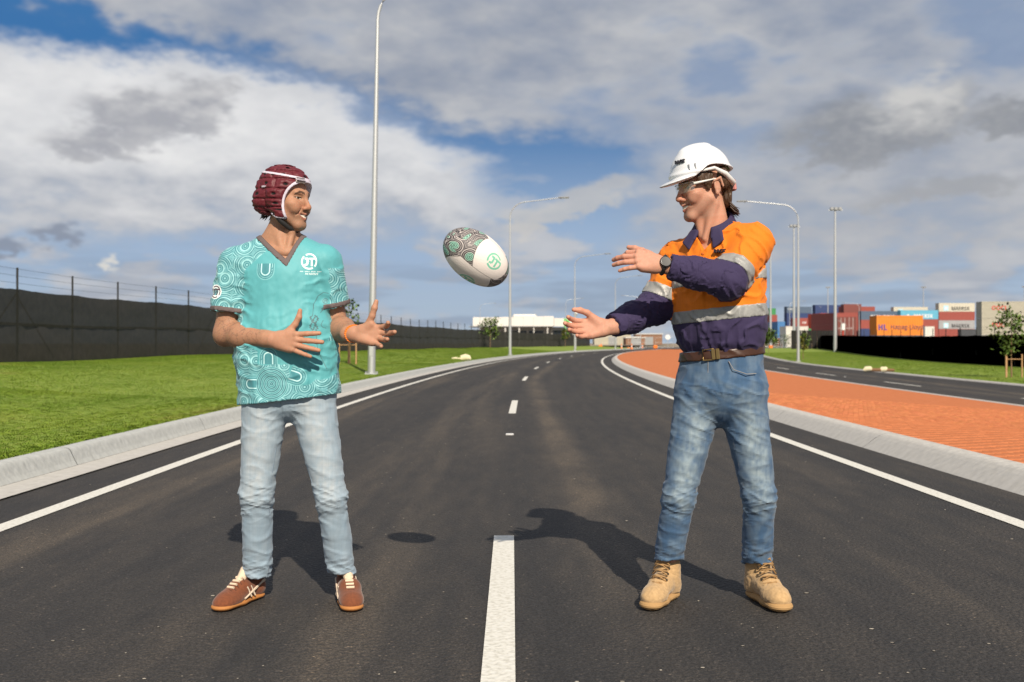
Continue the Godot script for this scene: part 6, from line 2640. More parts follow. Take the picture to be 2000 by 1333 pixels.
func letters(text: String, h: float, at: Vector3, m: Material, parent: Node3D, style := "bold", deep := 0.0015) -> void:
	var tm := TextMesh.new()
	tm.text = text
	tm.font = font(style)
	tm.font_size = 48
	tm.pixel_size = h / 34.0
	tm.depth = deep
	tm.curve_step = 4.0
	var o := part("lettering", tm, m, parent)
	o.position = at


func hair_tuft(man: Node3D, turn: Transform3D, at: Vector3, n: int, long: float, c: Vector3, wide: float) -> void:
	var b := Build.new()
	for i in n:
		var a := rng.randf_range(-1.0, 1.0)
		var root := at + Vector3(a * wide, rng.randf_range(-0.012, 0.012), 0.012 * (1.0 - a * a) * -1.0 + 0.02 * absf(a))
		var l := long * rng.randf_range(0.6, 1.2)
		var out := Vector3(a * 0.4, -1.0, -0.55).normalized()
		var curl_ := Vector3(rng.randf_range(-0.4, 0.4), rng.randf_range(-0.2, 0.6), -0.5)
		b.tube([turn * root, turn * (root + out * l * 0.5), turn * (root + out * l + curl_ * l * 0.3)], [0.0032, 0.0026, 0.0005], 5)
	part("hair", b.done(), mat(lin(c.x, c.y, c.z), 0.5), man)


# ---------------------------------------------------------------- the man in the orange work shirt
func build_thrower() -> void:
	var man := thing("person", "man in orange and navy work shirt, blue jeans and white hard hat, arms out", "person", Vector3(0.843, 0, -4.15))
	var skin := Vector3(0.50, 0.262, 0.182)
	var turn := Transform3D(Basis(Vector3.UP, deg_to_rad(-74.0)) * Basis(Vector3.RIGHT, deg_to_rad(9.0)), Vector3(-0.050, 1.741, 0.015)).scaled_local(Vector3.ONE * 1.09)
	# joints: his left is the near side
	var sh_l := Vector3(0.146, 1.500, 0.095)
	var el_l := Vector3(0.012, 1.338, 0.205)
	var wr_l := Vector3(-0.240, 1.398, 0.215)
	var sh_r := Vector3(-0.138, 1.445, -0.125)
	var el_r := Vector3(-0.228, 1.245, -0.10)
	var wr_r := Vector3(-0.438, 1.156, 0.03)
	var arms := [sh_l, el_l, wr_l, sh_r, el_r, wr_r]
	var body := part("body", null, M.skin, man)
	later(func(): return thrower_trunk(skin), [body])
	later(func(): return thrower_head(skin, turn), [body])
	later(func(): return thrower_left_hand(skin, el_l, wr_l), [body])
	later(func(): return thrower_right_hand(skin, el_r, wr_r), [body])
	# shirt with its reflective tapes
	var cloth := cloth_mat(10.0, 0.35)
	cloth.rim = 0.08
	var tape := mat(lin(0.36, 0.36, 0.35), 0.5)
	tape.metallic = 0.15
	tape.albedo_texture = noise_tex(128, noise_of(172, 0.08, 4), [[0.0, Color(0.86, 0.86, 0.86)], [1.0, Color.WHITE]])
	triplanar(tape, 5.0)
	var shirt := part("work_shirt", null, cloth, man)
	var tapes := []
	for i in 4:
		tapes.append(part("reflective_tape", null, tape, shirt))
	later(func(): return shirt_shapes(arms), [shirt] + tapes, true)
	var navy := mat(lin(0.030, 0.022, 0.070), 0.85)
	later(collar_shape, [part("collar", null, navy, shirt)])
	var face := Basis(Vector3.UP, deg_to_rad(-39.0))
	for q in [[1.452, 0.146], [1.365, 0.158], [1.112, 0.150], [1.070, 0.146]]:
		var bt := Build.new()
		bt.xf = Transform3D(face * Basis(Vector3.RIGHT, PI / 2), face * Vector3(0.004, 0, q[1]) + Vector3(0.018, q[0], 0.0))
		bt.lathe([Vector2(0.0001, 0.003), Vector2(0.0055, 0.003), Vector2(0.0062, 0.0), Vector2(0.0055, -0.006)], 12)
		part("button", bt.done(), mat(lin(0.55, 0.12, 0.01) if q[0] > 1.2 else lin(0.02, 0.016, 0.05), 0.5), shirt)
	for w in [["JAMES", Vector3(-0.085, 1.436, 0.118), -0.62], ["RACK", Vector3(0.080, 1.462, 0.128), 0.30]]:
		var h := Node3D.new()
		h.name = "chest_lettering"
		shirt.add_child(h, true)
		h.transform = Transform3D(face * Basis(Vector3.UP, w[2]), face * Vector3(w[1].x, 0, w[1].z) + Vector3(0.01, w[1].y, 0))
		letters(w[0], 0.0135, Vector3(0, 0, -0.006), mat(lin(0.02, 0.015, 0.03), 0.8), h, "bold italic", 0.022)
	# jeans, belt and buckle
	var legs := [[Vector3(-0.060, 0.865, -0.02), Vector3(-0.148, 0.455, 0.012), Vector3(-0.188, 0.172, -0.078), 0.100, 0.067, 0.062], [Vector3(0.112, 0.865, 0.02), Vector3(0.180, 0.455, 0.03), Vector3(0.199, 0.160, -0.085), 0.101, 0.067, 0.063]]
	var jeans := part("jeans", null, cloth_mat(9.0, 0.5), man)
	var leather := mat(lin(0.055, 0.022, 0.012), 0.38)
	var belt := part("belt", null, leather, man)
	later(func(): return thrower_jeans_shape(legs), [jeans, belt], true)
	var brass := mat(lin(0.36, 0.24, 0.10), 0.35, 0.85)
	var hip := Basis(Vector3.UP, deg_to_rad(-26.0))
	var bk := Node3D.new()
	bk.name = "buckle"
	belt.add_child(bk)
	bk.transform = Transform3D(hip * Basis(Vector3.BACK, 0.10), hip * Vector3(-0.012, 0, 0.139) + Vector3(0.030, 1.044, 0))
	var bb := Build.new()
	bb.tube([Vector3(-0.028, -0.021, 0), Vector3(-0.028, 0.021, 0), Vector3(0.016, 0.022, 0), Vector3(0.016, -0.022, 0), Vector3(-0.028, -0.021, 0)], [0.0035], 6)
	part("buckle_frame", bb.done(), brass, bk)
	for x in [0.008, 0.026]:
		part("belt_keeper", box_mesh(Vector3(x, -0.022, -0.004), Vector3(x + 0.015, 0.022, 0.006), 0.002), brass, bk)
	var thread := mat(lin(0.24, 0.24, 0.25), 0.9)
	for l in legs:
		var s: float = -1.0 if l[0].x > 0 else 1.0
		var sm := Build.new()
		sm.tube(seam_line(l, s), [0.0020], 5)
		part("inseam", sm.done(), thread, jeans)
		if s < 0:
			var pk := Build.new()
			pk.tube([hip * Vector3(0.062, 0, 0.128) + Vector3(0.03, 1.018, 0), hip * Vector3(0.082, 0, 0.128) + Vector3(0.03, 0.984, 0), hip * Vector3(0.130, 0, 0.106) + Vector3(0.03, 0.966, 0), hip * Vector3(0.160, 0, 0.070) + Vector3(0.03, 0.968, 0)], [0.0020], 5)
			part("pocket_seam", pk.done(), thread, jeans)
	var fly := Build.new()
	fly.tube([hip * Vector3(-0.020, 0, 0.134) + Vector3(0.03, 1.02, 0), hip * Vector3(-0.022, 0, 0.130) + Vector3(0.03, 0.93, 0), hip * Vector3(-0.008, 0, 0.124) + Vector3(0.03, 0.88, 0)], [0.0018], 5)
	part("fly_seam", fly.done(), thread, jeans)
	boot(man, foot_frame(Vector3(-0.148, 0.0, -0.145), Vector3(-0.262, 0.0, 0.06)), -1.0)
	boot(man, foot_frame(Vector3(0.194, 0.0, -0.155), Vector3(0.244, 0.0, 0.10)).scaled_local(Vector3.ONE * 1.04), 1.0)
	thrower_hat(man, turn)
	# watch on the near wrist, ring on the near hand
	var fw := (wr_l - el_l).normalized()
	var out := Vector3(0.2, 0.30, 0.93)
	out = (out - fw * out.dot(fw)).normalized()
	var side := fw.cross(out)
	var black := mat(lin(0.012, 0.012, 0.014), 0.45)
	var ws := Build.new()
	var pts := []
	for i in 25:
		var a := TAU * i / 24.0
		pts.append(wr_l + fw * 0.004 + out * cos(a) * 0.0295 + side * sin(a) * 0.0355)
	ws.tube(pts, [0.0085], 8, false)
	var watch := part("watch", ws.done(), black, man)
	var dial := Build.new()
	dial.xf = Transform3D(Basis(fw, out, side), wr_l + fw * 0.004 + out * 0.034)
	dial.lathe([Vector2(0.0225, -0.008), Vector2(0.0235, 0.002), Vector2(0.021, 0.006), Vector2(0.019, 0.0058), Vector2(0.0001, 0.0058)], 24)
	part("watch_face", dial.done(), mat(lin(0.03, 0.03, 0.034), 0.2), watch)


func thrower_trunk(skin: Vector3) -> Array:
	var f := Field.new(Vector3(-0.34, 0.06, -0.24), Vector3(0.34, 1.58, 0.24), 0.014)
	var face := Basis(Vector3.UP, deg_to_rad(-39.0))
	f.ell(Vector3(0.008, 1.34, 0), Vector3(0.165, 0.18, 0.098), 0.05, face)
	f.ell(Vector3(0.03, 1.05, 0), Vector3(0.14, 0.24, 0.095), 0.05, face)
	f.cap(Vector3(-0.06, 0.86, -0.02), Vector3(-0.148, 0.455, 0.01), 0.08, 0.05, 0.03)
	f.cap(Vector3(-0.148, 0.455, 0.01), Vector3(-0.178, 0.12, -0.092), 0.05, 0.032, 0.03)
	f.cap(Vector3(0.11, 0.86, 0.02), Vector3(0.180, 0.455, 0.03), 0.08, 0.05, 0.03)
	f.cap(Vector3(0.180, 0.455, 0.03), Vector3(0.195, 0.12, -0.106), 0.05, 0.032, 0.03)
	f.cap(Vector3(0.0, 1.5, 0), Vector3(0.12, 1.47, 0.08), 0.05, 0.045, 0.03)
	f.cap(Vector3(0.0, 1.5, 0), Vector3(-0.11, 1.44, -0.1), 0.05, 0.045, 0.03)
	return [meshed(f, func(_p, _n): return Color(skin.x, skin.y, skin.z))]


func thrower_head(skin: Vector3, turn: Transform3D) -> Array:
	var inv := turn.affine_inverse()
	var f := Field.new(Vector3(-0.21, 1.42, -0.16), Vector3(0.11, 1.87, 0.17), 0.003)
	f.xf = turn
	head(f, 1.25)
	ear(f, 1.0)
	ear(f, -1.0)
	f.xf = Transform3D.IDENTITY
	f.cap(Vector3(-0.024, 1.69, 0.0), Vector3(0.004, 1.52, -0.002), 0.060, 0.070, 0.03)
	f.ell(Vector3(-0.006, 1.44, 0.010), Vector3(0.085, 0.080, 0.070), 0.04)
	# neck cords and the throat
	f.cap(Vector3(-0.010, 1.66, 0.060), Vector3(-0.050, 1.520, 0.058), 0.012, 0.010, 0.02)
	f.cap(Vector3(-0.070, 1.62, 0.02), Vector3(-0.060, 1.535, 0.035), 0.016, 0.012, 0.02)
	return [meshed(f, func(p, _n):
		var q: Vector3 = inv * p
		var c := face_tone(q, skin, 0.13, Vector3(0.16, 0.09, 0.05))
		# crow's feet and sun-reddened neck
		if q.z > 0.0 and q.y > -0.03 and q.y < 0.012 and absf(q.x) > 0.052 and fposmod(q.y * 120.0 + q.z * 20.0, 1.0) < 0.22:
			c = c.lerp(Vector3(0.30, 0.13, 0.08), 0.35)
		if q.y < -0.12:
			c = c.lerp(Vector3(0.48, 0.20, 0.12), 0.4)
		return Color(c.x, c.y, c.z))]


func hand_tone(p: Vector3, wr: Vector3, skin: Vector3) -> Color:
	var c := skin.lerp(Vector3(0.56, 0.26, 0.185), clampf((p - wr).length() / 0.15, 0, 1) * 0.6)
	c *= 1.0 + 0.12 * skin_noise.get_noise_3d(p.x * 80, p.y * 80, p.z * 80)
	return Color(c.x, c.y, c.z)


func thrower_left_hand(skin: Vector3, el: Vector3, wr: Vector3) -> Array:
	var f := Field.new(Vector3(-0.48, 1.30, 0.10), Vector3(-0.14, 1.52, 0.34), 0.003)
	f.cap(el.lerp(wr, 0.55), wr, 0.040, 0.029, 0.02)
	var y := Vector3(-0.96, 0.20, 0.10).normalized()
	var t := Vector3(0.15, 0.92, -0.38)
	var x := (t - y * t.dot(y)).normalized()
	var z := x.cross(y)
	hand(f, wr + y * 0.018, x, y, z, [[38, 42, 26], [26, 24, 16], [20, 20, 14], [16, 16, 12], [Vector3(0.55, 0.62, -0.55), Vector3(0.4, 0.75, -0.55), Vector3(0.25, 0.8, -0.5)]], [6.0, 1.0, -5.0, -13.0], 1.07)
	return [meshed(f, func(p, _n): return hand_tone(p, wr, skin))]


func thrower_right_hand(skin: Vector3, el: Vector3, wr: Vector3) -> Array:
	var f := Field.new(Vector3(-0.70, 1.05, -0.10), Vector3(-0.32, 1.28, 0.16), 0.003)
	f.cap(el.lerp(wr, 0.55), wr, 0.040, 0.029, 0.02)
	var y := Vector3(-0.97, -0.06, 0.18).normalized()
	var t := Vector3(0.05, 0.95, -0.30)
	var x := (t - y * t.dot(y)).normalized()
	var z := -x.cross(y)
	hand(f, wr + y * 0.018, x, y, z, [[20, 24, 14], [18, 22, 14], [20, 24, 14], [22, 26, 16], [Vector3(0.55, 0.75, -0.35), Vector3(0.30, 0.92, -0.25), Vector3(0.10, 0.98, -0.15)]], [5.0, 1.0, -4.0, -10.0], 1.06)
	return [meshed(f, func(p, _n): return hand_tone(p, wr, skin))]


func to_line(p: Vector3, a: Vector3, b: Vector3) -> Vector2:
	var ab := b - a
	var t := clampf((p - a).dot(ab) / ab.length_squared(), 0, 1)
	return Vector2((p - a - ab * t).length(), t)


func shirt_shapes(arms: Array) -> Array:
	var face := Basis(Vector3.UP, deg_to_rad(-39.0))
	var fz := face * Vector3(0, 0, 1)
	var fx := face * Vector3(1, 0, 0)
	var lo := Vector3(-0.49, 0.99, -0.27)
	var hi := Vector3(0.29, 1.63, 0.32)
	var f := Field.new(lo, hi, 0.0062)
	f.ell(Vector3(0.012, 1.35, 0.0), Vector3(0.205, 0.20, 0.138), 0.05, face)
	f.ell(Vector3(0.022, 1.19, 0.0), Vector3(0.192, 0.20, 0.140), 0.06, face)
	f.cap(Vector3(0.024, 1.16, 0), Vector3(0.034, 0.98, 0.0), 0.180, 0.158, 0.05, 0.76, fz)
	f.cap(Vector3(0.002, 1.548, -0.004), arms[0] + Vector3(-0.02, 0.0, -0.01), 0.066, 0.072, 0.05)
	f.cap(Vector3(0.0, 1.535, -0.004), arms[3] + Vector3(0.02, 0.005, 0.01), 0.062, 0.066, 0.05)
	f.half(Vector3(0, -1, 0), -1.02)
	# narrow in at the waist where it is tucked
	var n1 := noise_of(181, 1.0, 3)
	var n2 := noise_of(182, 1.0, 2)
	var folds := func(p: Vector3, e: float) -> float:
		var l := fx.dot(p)
		var a := to_line(p, arms[0], arms[1])
		var b := to_line(p, arms[1], arms[2])
		var c := to_line(p, arms[3], arms[4])
		var d := to_line(p, arms[4], arms[5])
		var w := 0.0016 * n1.get_noise_3d(p.x * 16, p.y * 16, p.z * 16)
		if b.x < 0.075 or d.x < 0.075:
			# rings of creases round the forearms, deepest at elbow and cuff
			var q := b if b.x < d.x else d
			var len_ := 0.28 * q.y
			w += 0.0085 * clampf(crease(n2, len_ * 13.0 + 3.0 * n1.get_noise_3d(p.x * 7, p.y * 7, p.z * 7), p.y * 4.0, p.z * 4.0) - 0.25, 0, 1)
		elif a.x < 0.09 or c.x < 0.085:
			w += 0.0105 * clampf(crease(n2, p.x * 5.0 + p.z * 4.0, p.y * 8.0 + p.x * 7.0, p.z * 5.0) - 0.3, 0, 1)
		else:
			w += 0.0115 * clampf(crease(n2, p.x * 5.0 - p.y * 5.0, p.y * 6.0 + l * 6.0, p.z * 5.0) - 0.30, 0, 1)
			var tuck := ramp(1.20, 1.05, p.y)
			w += 0.010 * tuck * clampf(crease(n2, l * 12.0 + 5.0, p.y * 2.5, p.z * 9.0) - 0.25, 0, 1) - 0.020 * ramp(1.10, 1.03, p.y)
			# button band
			if fz.dot(p) > 0.0 and absf(l - 0.010) < 0.017:
				w += 0.0022
			# pocket flaps
			if fz.dot(p) > 0.03 and p.y > 1.28 and p.y < 1.435 and absf(absf(l - 0.01) - 0.075) < 0.045:
				w += 0.0016 + (0.002 if p.y > 1.40 else 0.0)
		return e - w
	var trunk := f.copy()
	var sides := [[arms[0], arms[1], arms[2]], [arms[3], arms[4], arms[5]]]
	for s in sides:
		var g := Field.new(lo, hi, 0.0062)
		var a: Vector3 = s[0]
		var b: Vector3 = s[1]
		var c: Vector3 = s[2]
		g.cap(a, b, 0.078, 0.064, 0.04)
		g.cap(b, b.lerp(c, 0.5), 0.064, 0.058, 0.05)
		var dir := (c - b).normalized()
		var end := b.lerp(c, 0.90)
		g.cap(b.lerp(c, 0.5), end + dir * 0.05, 0.058, 0.045, 0.03)
		g.half(dir, dir.dot(end + dir * 0.005))
		g.carving = true
		g.cap(end - dir * 0.04, end + dir * 0.06, 0.034, 0.036, 0.005)
		g.carving = false
		join(f, g, 0.030)
	f.change(folds, 0.03)
	# neck opening
	var v_cut := func(p: Vector3) -> float:
		var l := fx.dot(p) - 0.006
		if fz.dot(p) > 0.0:
			return (p.y - 1.466 - 1.35 * absf(l)) * 0.62
		return p.y - 1.60
	var whole := f.copy()
	f.change(func(p: Vector3, e: float): return maxf(e, v_cut.call(p)), 0.06, Vector3(-0.2, 1.43, -0.2), hi)
	var orange := Color(0.86, 0.215, 0.004)
	var navy := Color(0.036, 0.026, 0.085)
	var cuts := [0.76, 0.74]
	var out := [meshed(f, func(p: Vector3, _n: Vector3):
		var a := to_line(p, arms[0], arms[1])
		var b := to_line(p, arms[1], arms[2])
		var c := to_line(p, arms[3], arms[4])
		var d := to_line(p, arms[4], arms[5])
		# forearms are navy from the elbow tapes down
		for q in [[a, b, 0], [c, d, 1]]:
			var up: Vector2 = q[0]
			var low: Vector2 = q[1]
			if low.x < 0.077 and low.x < up.x + 0.006:
				return navy
			if up.x < 0.092 and up.y > cuts[q[2]] and low.x < 0.1:
				return navy
		return orange if p.y > 1.205 + 0.10 * (p.x - 0.02) else navy)]
	# tapes: waist hoop, chest hoop, one round each sleeve
	trunk.change(folds, 0.03)
	for q in [[1.212, 0.10, 0.0265], [1.362, 0.10, 0.0255]]:
		var t := trunk.copy()
		var box_lo := Vector3(-0.24, q[0] - 0.08, -0.24)
		var box_hi := Vector3(0.28, q[0] + 0.08, 0.27)
		t.only(box_lo, box_hi)
		t.change(func(p: Vector3, e: float): return maxf(e - 0.0032, absf(p.y - q[0] - q[1] * (p.x - 0.02)) - q[2]), 0.07, box_lo, box_hi)
		out.append(meshed(t))
	for i in 2:
		var a2: Vector3 = sides[i][0]
		var b2: Vector3 = sides[i][1]
		var dir2 := (b2 - a2).normalized()
		var at := a2.lerp(b2, 0.74 if i == 0 else 0.72)
		var t2 := whole.copy()
		t2.only(at - Vector3.ONE * 0.12, at + Vector3.ONE * 0.12)
		t2.change(func(p: Vector3, e: float): return maxf(maxf(e - 0.0034, absf(dir2.dot(p - at)) - 0.027), (p - at - dir2 * dir2.dot(p - at)).length() - 0.093), 0.07, at - Vector3.ONE * 0.12, at + Vector3.ONE * 0.12)
		out.append(meshed(t2))
	return out


func collar_shape() -> Array:
	var f := Field.new(Vector3(-0.17, 1.43, -0.15), Vector3(0.15, 1.70, 0.17), 0.0032)
	var face := Basis(Vector3.UP, deg_to_rad(-39.0))
	# a band round the neck, open in front, and the leaf that folds down over it
	for i in 37:
		var a := lerpf(0.42, TAU - 0.42, i / 36.0)
		var back := (1.0 - cos(a)) / 2.0
		var o := face * Vector3(sin(a), 0, cos(a))
		var r := 0.076
		var y := 1.540 + 0.088 * back
		var p := Vector3(-0.002, y, -0.002) + o * r
		f.cap(p + Vector3(0, 0.016, 0) - o * 0.002, p + o * 0.024 + Vector3(0, -0.022 - 0.012 * back, 0), 0.0065, 0.0055, 0.008)
		f.cap(p + Vector3(0, 0.016, 0) - o * 0.004, p + Vector3(0, -0.03, 0) - o * 0.004, 0.0055, 0.0055, 0.008)
	for s in [-1.0, 1.0]:
		# the two points
		var root := face * Vector3(s * 0.036, 0, 0.076) + Vector3(-0.002, 1.550, 0)
		for k in 9:
			var q := k / 8.0
			f.cap(root + face * Vector3(s * 0.030 * q, 0.004 * q, -0.010 * q), root + face * Vector3(s * (0.020 + 0.034 * q), -0.070 + 0.030 * q, 0.030 - 0.014 * q), 0.006, 0.0045, 0.006)
	return [meshed(f)]


func thrower_jeans_shape(legs: Array) -> Array:
	var lo := Vector3(-0.31, 0.10, -0.20)
	var hi := Vector3(0.31, 1.10, 0.20)
	var hip := Basis(Vector3.UP, deg_to_rad(-26.0))
	var f := Field.new(lo, hi, 0.0062)
	f.ell(Vector3(0.028, 0.905, -0.008), Vector3(0.190, 0.13, 0.132), 0.04, hip)
	f.cap(Vector3(0.028, 0.92, -0.004), Vector3(0.034, 1.12, 0.0), 0.176, 0.166, 0.04, 0.78, hip * Vector3(0, 0, 1))
	for l in legs:
		var g := Field.new(lo, hi, 0.0062)
		g.cap(l[0], l[1], l[3], l[4], 0.03)
		g.cap(l[1], l[2] - Vector3(0, 0.05, 0), l[4] - 0.002, l[5], 0.03)
		g.half(Vector3(0, -1, 0.15).normalized(), -(l[2] as Vector3).y - 0.008)
		join(f, g, 0.022)
	var n := noise_of(191, 1.0, 2)
	f.change(func(p: Vector3, e: float):
		var w := leg_folds(n, p, 0.44, 0.15)
		var q := Vector2(p.x - 0.02, p.y - 0.84)
		w += 0.0035 * clampf(sin(q.angle() * 11.0) - 0.3, 0, 1) * exp(-pow((q.length() - 0.09) / 0.06, 2.0)) * (1.0 if p.z > 0 else 0.0)
		w += 0.005 * clampf(crease(n, p.x * 3.0, p.y * 12.0 + p.x * 5.0, p.z * 3.0) - 0.35, 0, 1) * ramp(0.55, 0.75, p.y) * ramp(1.0, 0.92, p.y)
		return e - w, 0.03)
	var level := func(p: Vector3) -> float: return p.y - 1.048 - 0.11 * (p.x - 0.03)
	var whole := f.copy()
	f.change(func(p: Vector3, e: float): return maxf(e, (level.call(p) as float) - 0.021), 0.06, Vector3(-0.3, 1.0, -0.2), hi)
	var fade := noise_of(192, 1.0, 3)
	var out := [meshed(f, func(p: Vector3, _nn: Vector3):
		var axis := lerpf(0.112, 0.185, clampf((0.86 - p.y) / 0.4, 0, 1)) if p.x > 0.03 else lerpf(-0.06, -0.150, clampf((0.86 - p.y) / 0.4, 0, 1))
		# dye washed out down the front panels, ragged and grained along its edge
		var front := exp(-pow((p.x - axis + 0.022 * fade.get_noise_2d(p.y * 14.0, p.x * 5.0)) / 0.050, 2.0)) * ramp(0.0, 0.04, p.z)
		var whisk := clampf(sin(p.y * 95.0 + p.x * 30.0 + 3.0 * fade.get_noise_2d(p.x * 9, p.y * 9)) - 0.3, 0, 1) * ramp(0.72, 0.82, p.y) * ramp(0.98, 0.90, p.y) * ramp(0.02, 0.06, p.z)
		var worn := ramp(0.34, 0.46, p.y) * ramp(0.93, 0.74, p.y)
		var t := clampf(front * worn * (0.62 + 0.5 * fade.get_noise_3d(p.x * 40, p.y * 26, p.z * 40)) + 0.26 * whisk + 0.36 * fade.get_noise_3d(p.x * 16, p.y * 9, p.z * 16) + 0.08, 0, 1)
		var c := Vector3(0.050, 0.112, 0.215).lerp(Vector3(0.30, 0.375, 0.42), t)
		c *= 1.0 + 0.14 * denim(fade, p)
		return Color(c.x, c.y, c.z))]
	var belt := whole.copy()
	belt.only(Vector3(-0.3, 0.98, -0.2), hi)
	belt.change(func(p: Vector3, e: float): return maxf(e - 0.0065, absf(level.call(p) as float) - 0.0195), 0.06, Vector3(-0.3, 0.98, -0.2), hi)
	out.append(meshed(belt))
	return out


func hat_shapes() -> Array:
	var f := Field.new(Vector3(-0.13, -0.01, -0.15), Vector3(0.13, 0.185, 0.20), 0.0030)
	f.ell(Vector3(0, 0.046, 0.002), Vector3(0.104, 0.117, 0.119), 0.01)
	# raised middle ridge
	f.cap(Vector3(0, 0.140, 0.050), Vector3(0, 0.152, -0.03), 0.014, 0.012, 0.03, 0.5, Vector3.UP)
	# brim: a thin dish, longer in front
	var g := Field.new(Vector3(-0.13, -0.01, -0.15), Vector3(0.13, 0.185, 0.20), 0.0030)
	g.ell(Vector3(0, 0.052, 0.0), Vector3(0.110, 0.022, 0.126), 0.01)
	g.ell(Vector3(0, 0.035, 0.090), Vector3(0.092, 0.010, 0.080), 0.006, Basis(Vector3.RIGHT, 0.20))
	join(f, g, 0.010)
	# hollow it, arching over the ears
	f.carving = true
	f.ell(Vector3(0, 0.044, 0.002), Vector3(0.0995, 0.112, 0.1140), 0.004)
	f.carving = false
	var rim := func(p: Vector3) -> float:
		var side := clampf(absf(p.x) / 0.1, 0, 1)
		var under := 0.046 + 0.024 * side * side * ramp(0.09, 0.0, p.z) - 0.27 * clampf(p.z - 0.02, 0.0, 0.2) - 0.05 * clampf(-0.06 - p.z, 0, 0.1)
		return under - p.y
	f.change(func(p: Vector3, e: float): return maxf(e, rim.call(p)), 0.06)
	return [meshed(f)]


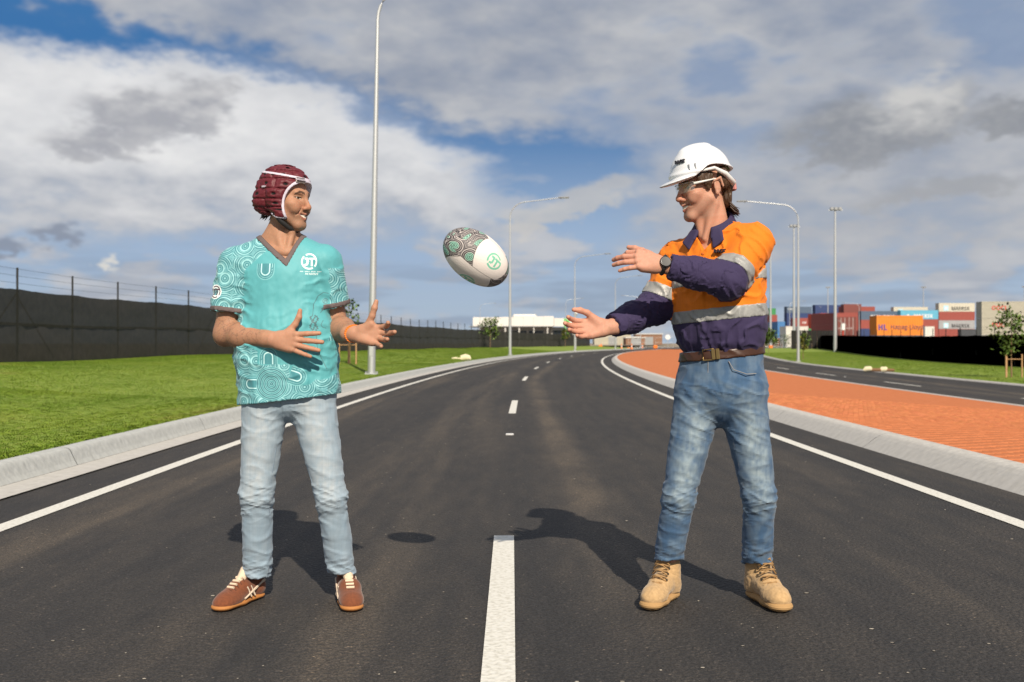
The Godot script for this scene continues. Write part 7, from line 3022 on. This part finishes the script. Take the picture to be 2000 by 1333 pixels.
func thrower_hat(man: Node3D, turn: Transform3D) -> void:
	var h := Node3D.new()
	h.name = "hard_hat"
	man.add_child(h)
	h.transform = turn
	var shell_m := mat(lin(0.76, 0.77, 0.80), 0.28)
	shell_m.clearcoat_enabled = true
	shell_m.clearcoat = 0.4
	shell_m.clearcoat_roughness = 0.2
	var shell := part("shell", null, shell_m, h)
	later(hat_shapes, [shell])
	var white := mat(lin(0.66, 0.66, 0.66), 0.6)
	var black := mat(lin(0.02, 0.02, 0.022), 0.7)
	var hb := Build.new()
	for s in [-1.0, 1.0]:
		hb.tube([Vector3(s * 0.086, 0.052, 0.045), Vector3(s * 0.092, 0.056, -0.01), Vector3(s * 0.088, 0.030, -0.055), Vector3(s * 0.066, -0.004, -0.094), Vector3(0, -0.010, -0.118)], [0.004, 0.007, 0.010, 0.011, 0.012], 8)
	part("head_band", hb.done(), white, h)
	part("ratchet", box_mesh(Vector3(-0.026, -0.032, -0.132), Vector3(0.026, 0.014, -0.114), 0.006), mat(lin(0.55, 0.22, 0.20), 0.6), h)
	for k in 3:
		part("vent_hole", box_mesh(Vector3(0.018, 0.1475 - 0.002 * k, -0.005 - 0.022 * k), Vector3(0.028, 0.1540 - 0.0022 * k, 0.003 - 0.022 * k), 0.001), black, shell)
	# slots at the temple and the lettering in front
	for k in 2:
		part("slot", box_mesh(Vector3(0.080 - 0.014 * k, 0.060, 0.062 + 0.020 * k), Vector3(0.094 - 0.012 * k, 0.082, 0.066 + 0.020 * k), 0.002), mat(lin(0.48, 0.49, 0.52), 0.5), shell)
	var lt := Node3D.new()
	lt.name = "front_lettering"
	shell.add_child(lt)
	lt.transform = Transform3D(Basis(Vector3.UP, 0.62) * Basis(Vector3.RIGHT, -0.22), Vector3(0.052, 0.100, 0.098))
	letters("RACK", 0.0115, Vector3(-0.010, 0, -0.003), mat(lin(0.03, 0.03, 0.04), 0.6), lt, "bold italic", 0.010)
	# clear safety glasses
	var g := Node3D.new()
	g.name = "safety_glasses"
	man.add_child(g)
	g.transform = turn
	var pane := mat(Color(0.95, 0.97, 0.98, 0.10), 0.06)
	pane.transparency = BaseMaterial3D.TRANSPARENCY_ALPHA
	var lb := Build.new()
	for i in 19:
		var a := lerpf(-1.02, 1.02, i / 18.0)
		for k in 7:
			var v := k / 6.0
			var lowest := -0.020 + 0.010 * exp(-pow(a / 0.16, 2.0)) + 0.006 * absf(a)
			var o := Vector3(sin(a) * 0.077, lerpf(lowest, 0.017, v), 0.030 + cos(a) * 0.076 - 0.006 * absf(v - 0.5))
			lb.point(o, Vector3(sin(a), 0, cos(a)))
			if i > 0 and k > 0:
				var q := lb.v.size() - 1
				lb.tri(q - 8, q, q - 1)
				lb.tri(q - 8, q - 7, q)
	part("lens", lb.done(), pane, g)
	var frame := mat(lin(0.62, 0.62, 0.60), 0.3)
	for s in [-1.0, 1.0]:
		var tb := Build.new()
		tb.tube([Vector3(s * 0.067, 0.010, 0.070), Vector3(s * 0.080, 0.012, 0.040), Vector3(s * 0.086, 0.016, -0.012), Vector3(s * 0.084, 0.008, -0.030)], [0.006, 0.0045, 0.003, 0.002], 6)
		part("temple", tb.done(), frame, g)
	var rimb := Build.new()
	var pts := []
	for i in 19:
		var a := lerpf(-1.02, 1.02, i / 18.0)
		pts.append(Vector3(sin(a) * 0.0775, 0.0175, 0.030 + cos(a) * 0.0765))
	rimb.tube(pts, [0.0013], 5)
	part("top_rim", rimb.done(), frame, g)
	# brown hair from temple to nape
	var hair := part("hair", null, null, man)
	var hm := vmat(0.5)
	hair.material_override = hm
	later(func(): return hair_shape(turn), [hair])
	hair_tuft(man, turn, Vector3(0.0, -0.085, -0.094), 170, 0.040, Vector3(0.050, 0.026, 0.014), 0.055)


func hair_shape(turn: Transform3D) -> Array:
	var f := Field.new(Vector3(-0.2, 1.60, -0.14), Vector3(0.12, 1.86, 0.16), 0.0032)
	f.xf = turn
	for s in [-1.0, 1.0]:
		f.ell(Vector3(s * 0.073, 0.030, 0.022), Vector3(0.0085, 0.030, 0.036), 0.01)
		f.ell(Vector3(s * 0.071, 0.006, 0.012), Vector3(0.007, 0.026, 0.014), 0.01)
		f.ell(Vector3(s * 0.060, 0.020, -0.055), Vector3(0.022, 0.045, 0.030), 0.02)
	f.ell(Vector3(0, 0.0, -0.085), Vector3(0.066, 0.055, 0.032), 0.02)
	f.ell(Vector3(0, -0.058, -0.080), Vector3(0.054, 0.040, 0.024), 0.02)
	var inv := turn.affine_inverse()
	var n := noise_of(201, 1.0, 2)
	f.change(func(p: Vector3, e: float):
		var q := inv * p
		return e - 0.0034 * clampf(crease(n, q.x * 60.0, q.y * 14.0, q.z * 60.0) - 0.1, -0.5, 1), 0.02)
	return [meshed(f, func(p: Vector3, _n: Vector3):
		var q := inv * p
		var k := 1.0 + 0.5 * n.get_noise_3d(q.x * 120, q.y * 20, q.z * 120)
		return Color(0.060 * k, 0.030 * k, 0.015 * k))]
